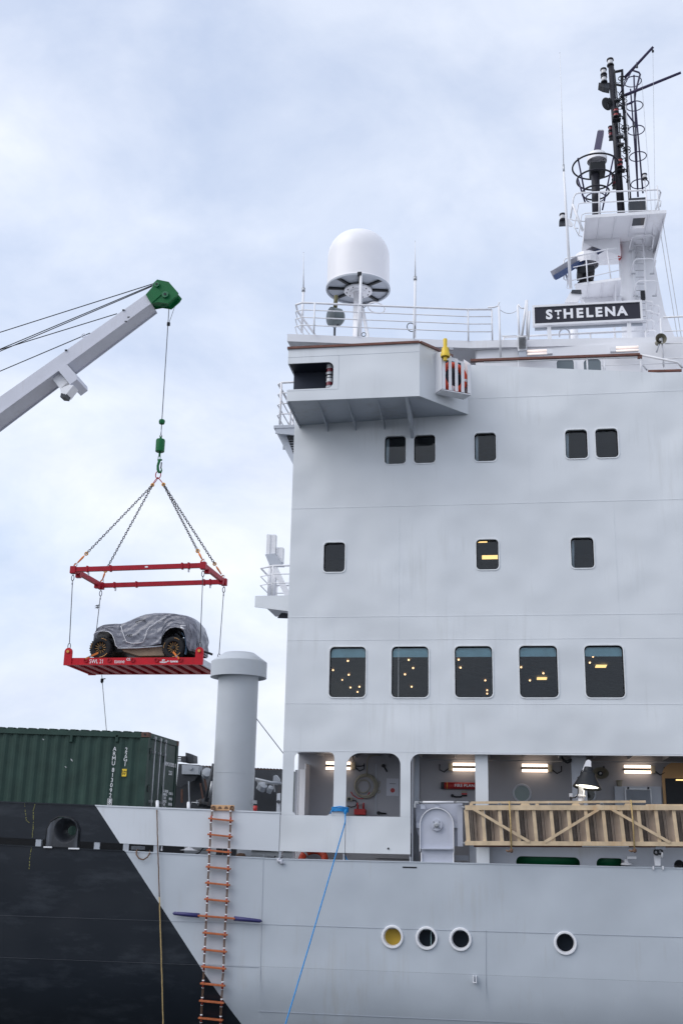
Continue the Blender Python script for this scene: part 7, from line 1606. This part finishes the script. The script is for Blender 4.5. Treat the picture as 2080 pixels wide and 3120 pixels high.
jb = thing('junction_box', 'small grey junction box with a cable above the hose coil', 'junction box', tuple(r4(798, 340, YI - .05)))
a, c = r4(775, 288, YI - .06), r4(820, 350, YI - .06); b = B(); b.box((a.x, YI - .07, c.z), (c.x, YI - .001, a.z)); part('box', b, M['greyhorn'], jb, bevel=.008)
b = B(); b.tube([r4(822, 320, YI - .05), r4(870, 325, YI - .05), r4(905, 318, YI - .05), r4(920, 305, YI - .05)], .011, 6); b.tube([r4(800, 290, YI - .04), r4(805, 250, YI - .04), r4(795, 205, YI - .04)], .009, 6); part('cable', b, M['black'], jb)
for (x, y0, y1, n_) in ((1075, 485, 500, 0), (1070, 520, 530, 1), (1070, 570, 605, 2)):
    p = r4(x, (y0 + y1) / 2, YI - .035); b = B(); b.torus(p, .022 + .01 * (n_ == 2), .007, (0, 1, 0), 14, 5); part('latch', b, M['greyhorn'], dr)
b = B(); b.box(tuple(r4(1035, 300, YI - .045)), tuple(r4(1041, 830, YI - .04))); part('door_edge', b, M['lower'], dr)
# horn loudspeaker and vent box on the passage wall
hs = thing('horn_speaker', 'oval beige loudspeaker horn on the passage wall right of the crane lamp', 'loudspeaker', tuple(r6(672, 380, YI - .2)))
c = r6(672, 340, YI - .25); b = B(); P = []
for i, (s_, d_) in enumerate(((1, 0), (.97, .02), (.6, .10), (.3, .18), (.12, .22))):
    for k in range(28):
        a_ = 2 * math.pi * k / 28; P.append((c.x + .17 * s_ * math.cos(a_), c.y + d_, c.z + .125 * s_ * math.sin(a_)))
b.add(P, [(i * 28 + k, i * 28 + (k + 1) % 28, (i + 1) * 28 + (k + 1) % 28, (i + 1) * 28 + k) for i in range(4) for k in range(28)], True); part('bell', b, M['greyhorn'], hs)
b = B(); b.lathe([(0, .03), (.025, .05), (.03, .2)], c, (0, 1, 0), 12); part('centre_plug', b, M['lens'], hs)
b = B(); b.tube([r6(705, 268, YI - .05), r6(706, 300, YI - .1)], .02, 6); b.tube([c + Vector((0, .15, 0)), (c.x, YI, c.z)], .06, 10); part('bracket', b, M['dark'], hs)
vb = thing('vent_casing', 'grey ventilation casing with a louvred grille at the right of the passage', 'vent', tuple(r6(1080, 640, YI - .2)))
a, c = r6(820, 480, YI - .12), r6(1335, 700, YI - .12); b = B(); b.box((a.x, YI - .12, c.z), (c.x, YI - .001, a.z)); part('casing', b, M['grey'], vb)
g0_, g1_2 = r6(945, 515, YI - .16), r6(1218, 700, YI - .16)
b = B(); b.box((g0_.x - .03, YI - .17, g1_2.z), (g1_2.x + .03, YI - .121, g0_.z + .03)); part('grille_frame', b, M['steel'], vb)
n = 22
for k in range(n):
    x = g0_.x + (g1_2.x - g0_.x) * k / n; b = B(); b.prism([(x, YI - .172, g1_2.z), (x + .012, YI - .19, g1_2.z), (x + .022, YI - .172, g1_2.z)], (0, 0, g0_.z - g1_2.z - .01)); part('louvre', b, M['lower'], vb)
for x in (970, 1188): b = B(); b.tube([r6(x, 490, YI - .18), r6(x, 515, YI - .18)], .02, 6); part('clip', b, M['dark'], vb)
b = B(); c = r6(875, 455, YI - .1); b.lathe([(.05, -.06), (.05, .05), (.075, .07)], c, (0, 0, 1), 14); tag(part('small_cowl', b, M['greyhorn']), 'small brown cup fitting above the ventilation casing', 'fitting')
# small deck crane head with work lamp
ck = thing('davit_lamp', 'white davit post with a black bell lamp hanging in front of the passage', 'davit', tuple(r6(455, 670, 24.05)))
yk = 24.0
b = B(); b.tube([r6(455, 690, yk), r6(455, 600, yk)], .06, 14); b.tube([r6(455, 600, yk), r6(455, 580, yk)], .10, 14); b.tube([r6(455, 580, yk), r6(458, 470, yk), r6(475, 360, yk)], [.055, .05, .04], 12); part('post', b, M['whiteclean'], ck)
b = B(); b.tube([r6(483, 640, yk - .05), r6(486, 525, yk - .05)], .022, 8); part('side_pipe', b, M['whiteclean'], ck)
b = B(); b.prism([r6(570, 330, yk - .06), r6(568, 215, yk - .06), r6(555, 198, yk - .06), r6(535, 194, yk - .06), r6(515, 205, yk - .06), r6(470, 315, yk - .06), r6(478, 345, yk - .06)], (0, .16, 0)); part('head_cover', b, M['whiteclean'], ck)
lc = r6(530, 410, yk - .12); ax = Vector((-.12, -.15, -1)).normalized()
b = B(); b.lathe([(.0, -.26), (.08, -.25), (.10, -.16), (.15, -.12), (.16, -.07), (.27, .13), (.29, .17), (.27, .17), (.15, -.05)], lc, ax, 28); part('lamp_bell', b, M['black'], ck)
b = B(); b.lathe([(0, .11), (.24, .13)], lc, ax, 24); part('lamp_glass', b, mat('lit_work_lamp', (1, 1, .9), .3, emit=(1, .95, .78), estr=2.5), ck)
b = B(); b.tube([r6(480, 310, yk - .12), r6(460, 320, yk - .12), r6(450, 375, yk - .12), r6(425, 385, yk - .12), r6(425, 470, yk - .12), r6(428, 560, yk - .12), r6(400, 605, yk - .05), r6(360, 610, yk + .1), r6(345, 600, yk + .3), r6(350, 640, yk + .3)], .012, 6); part('cable', b, M['black'], ck)
b = B(); a, c = r6(330, 560, yk + .5), r6(368, 600, yk + .5); b.box((a.x, yk + .48, c.z), (c.x, yk + .6, a.z)); part('switch_box', b, M['white'], ck, bevel=.008)
b = B(); b.tube([r6(250, 160, 24.6), r6(265, 205, 24.6), r6(310, 228, 24.6), r6(345, 215, 24.6), r6(350, 185, 24.6)], .022, 7); b.tube([r6(245, 180, 24.6), r6(300, 210, 24.6), r6(350, 190, 24.6)], .016, 6); tag(part('cable_loop', b, M['black']), 'bundle of black cables looped under the passage ceiling at the pillar', 'cable')
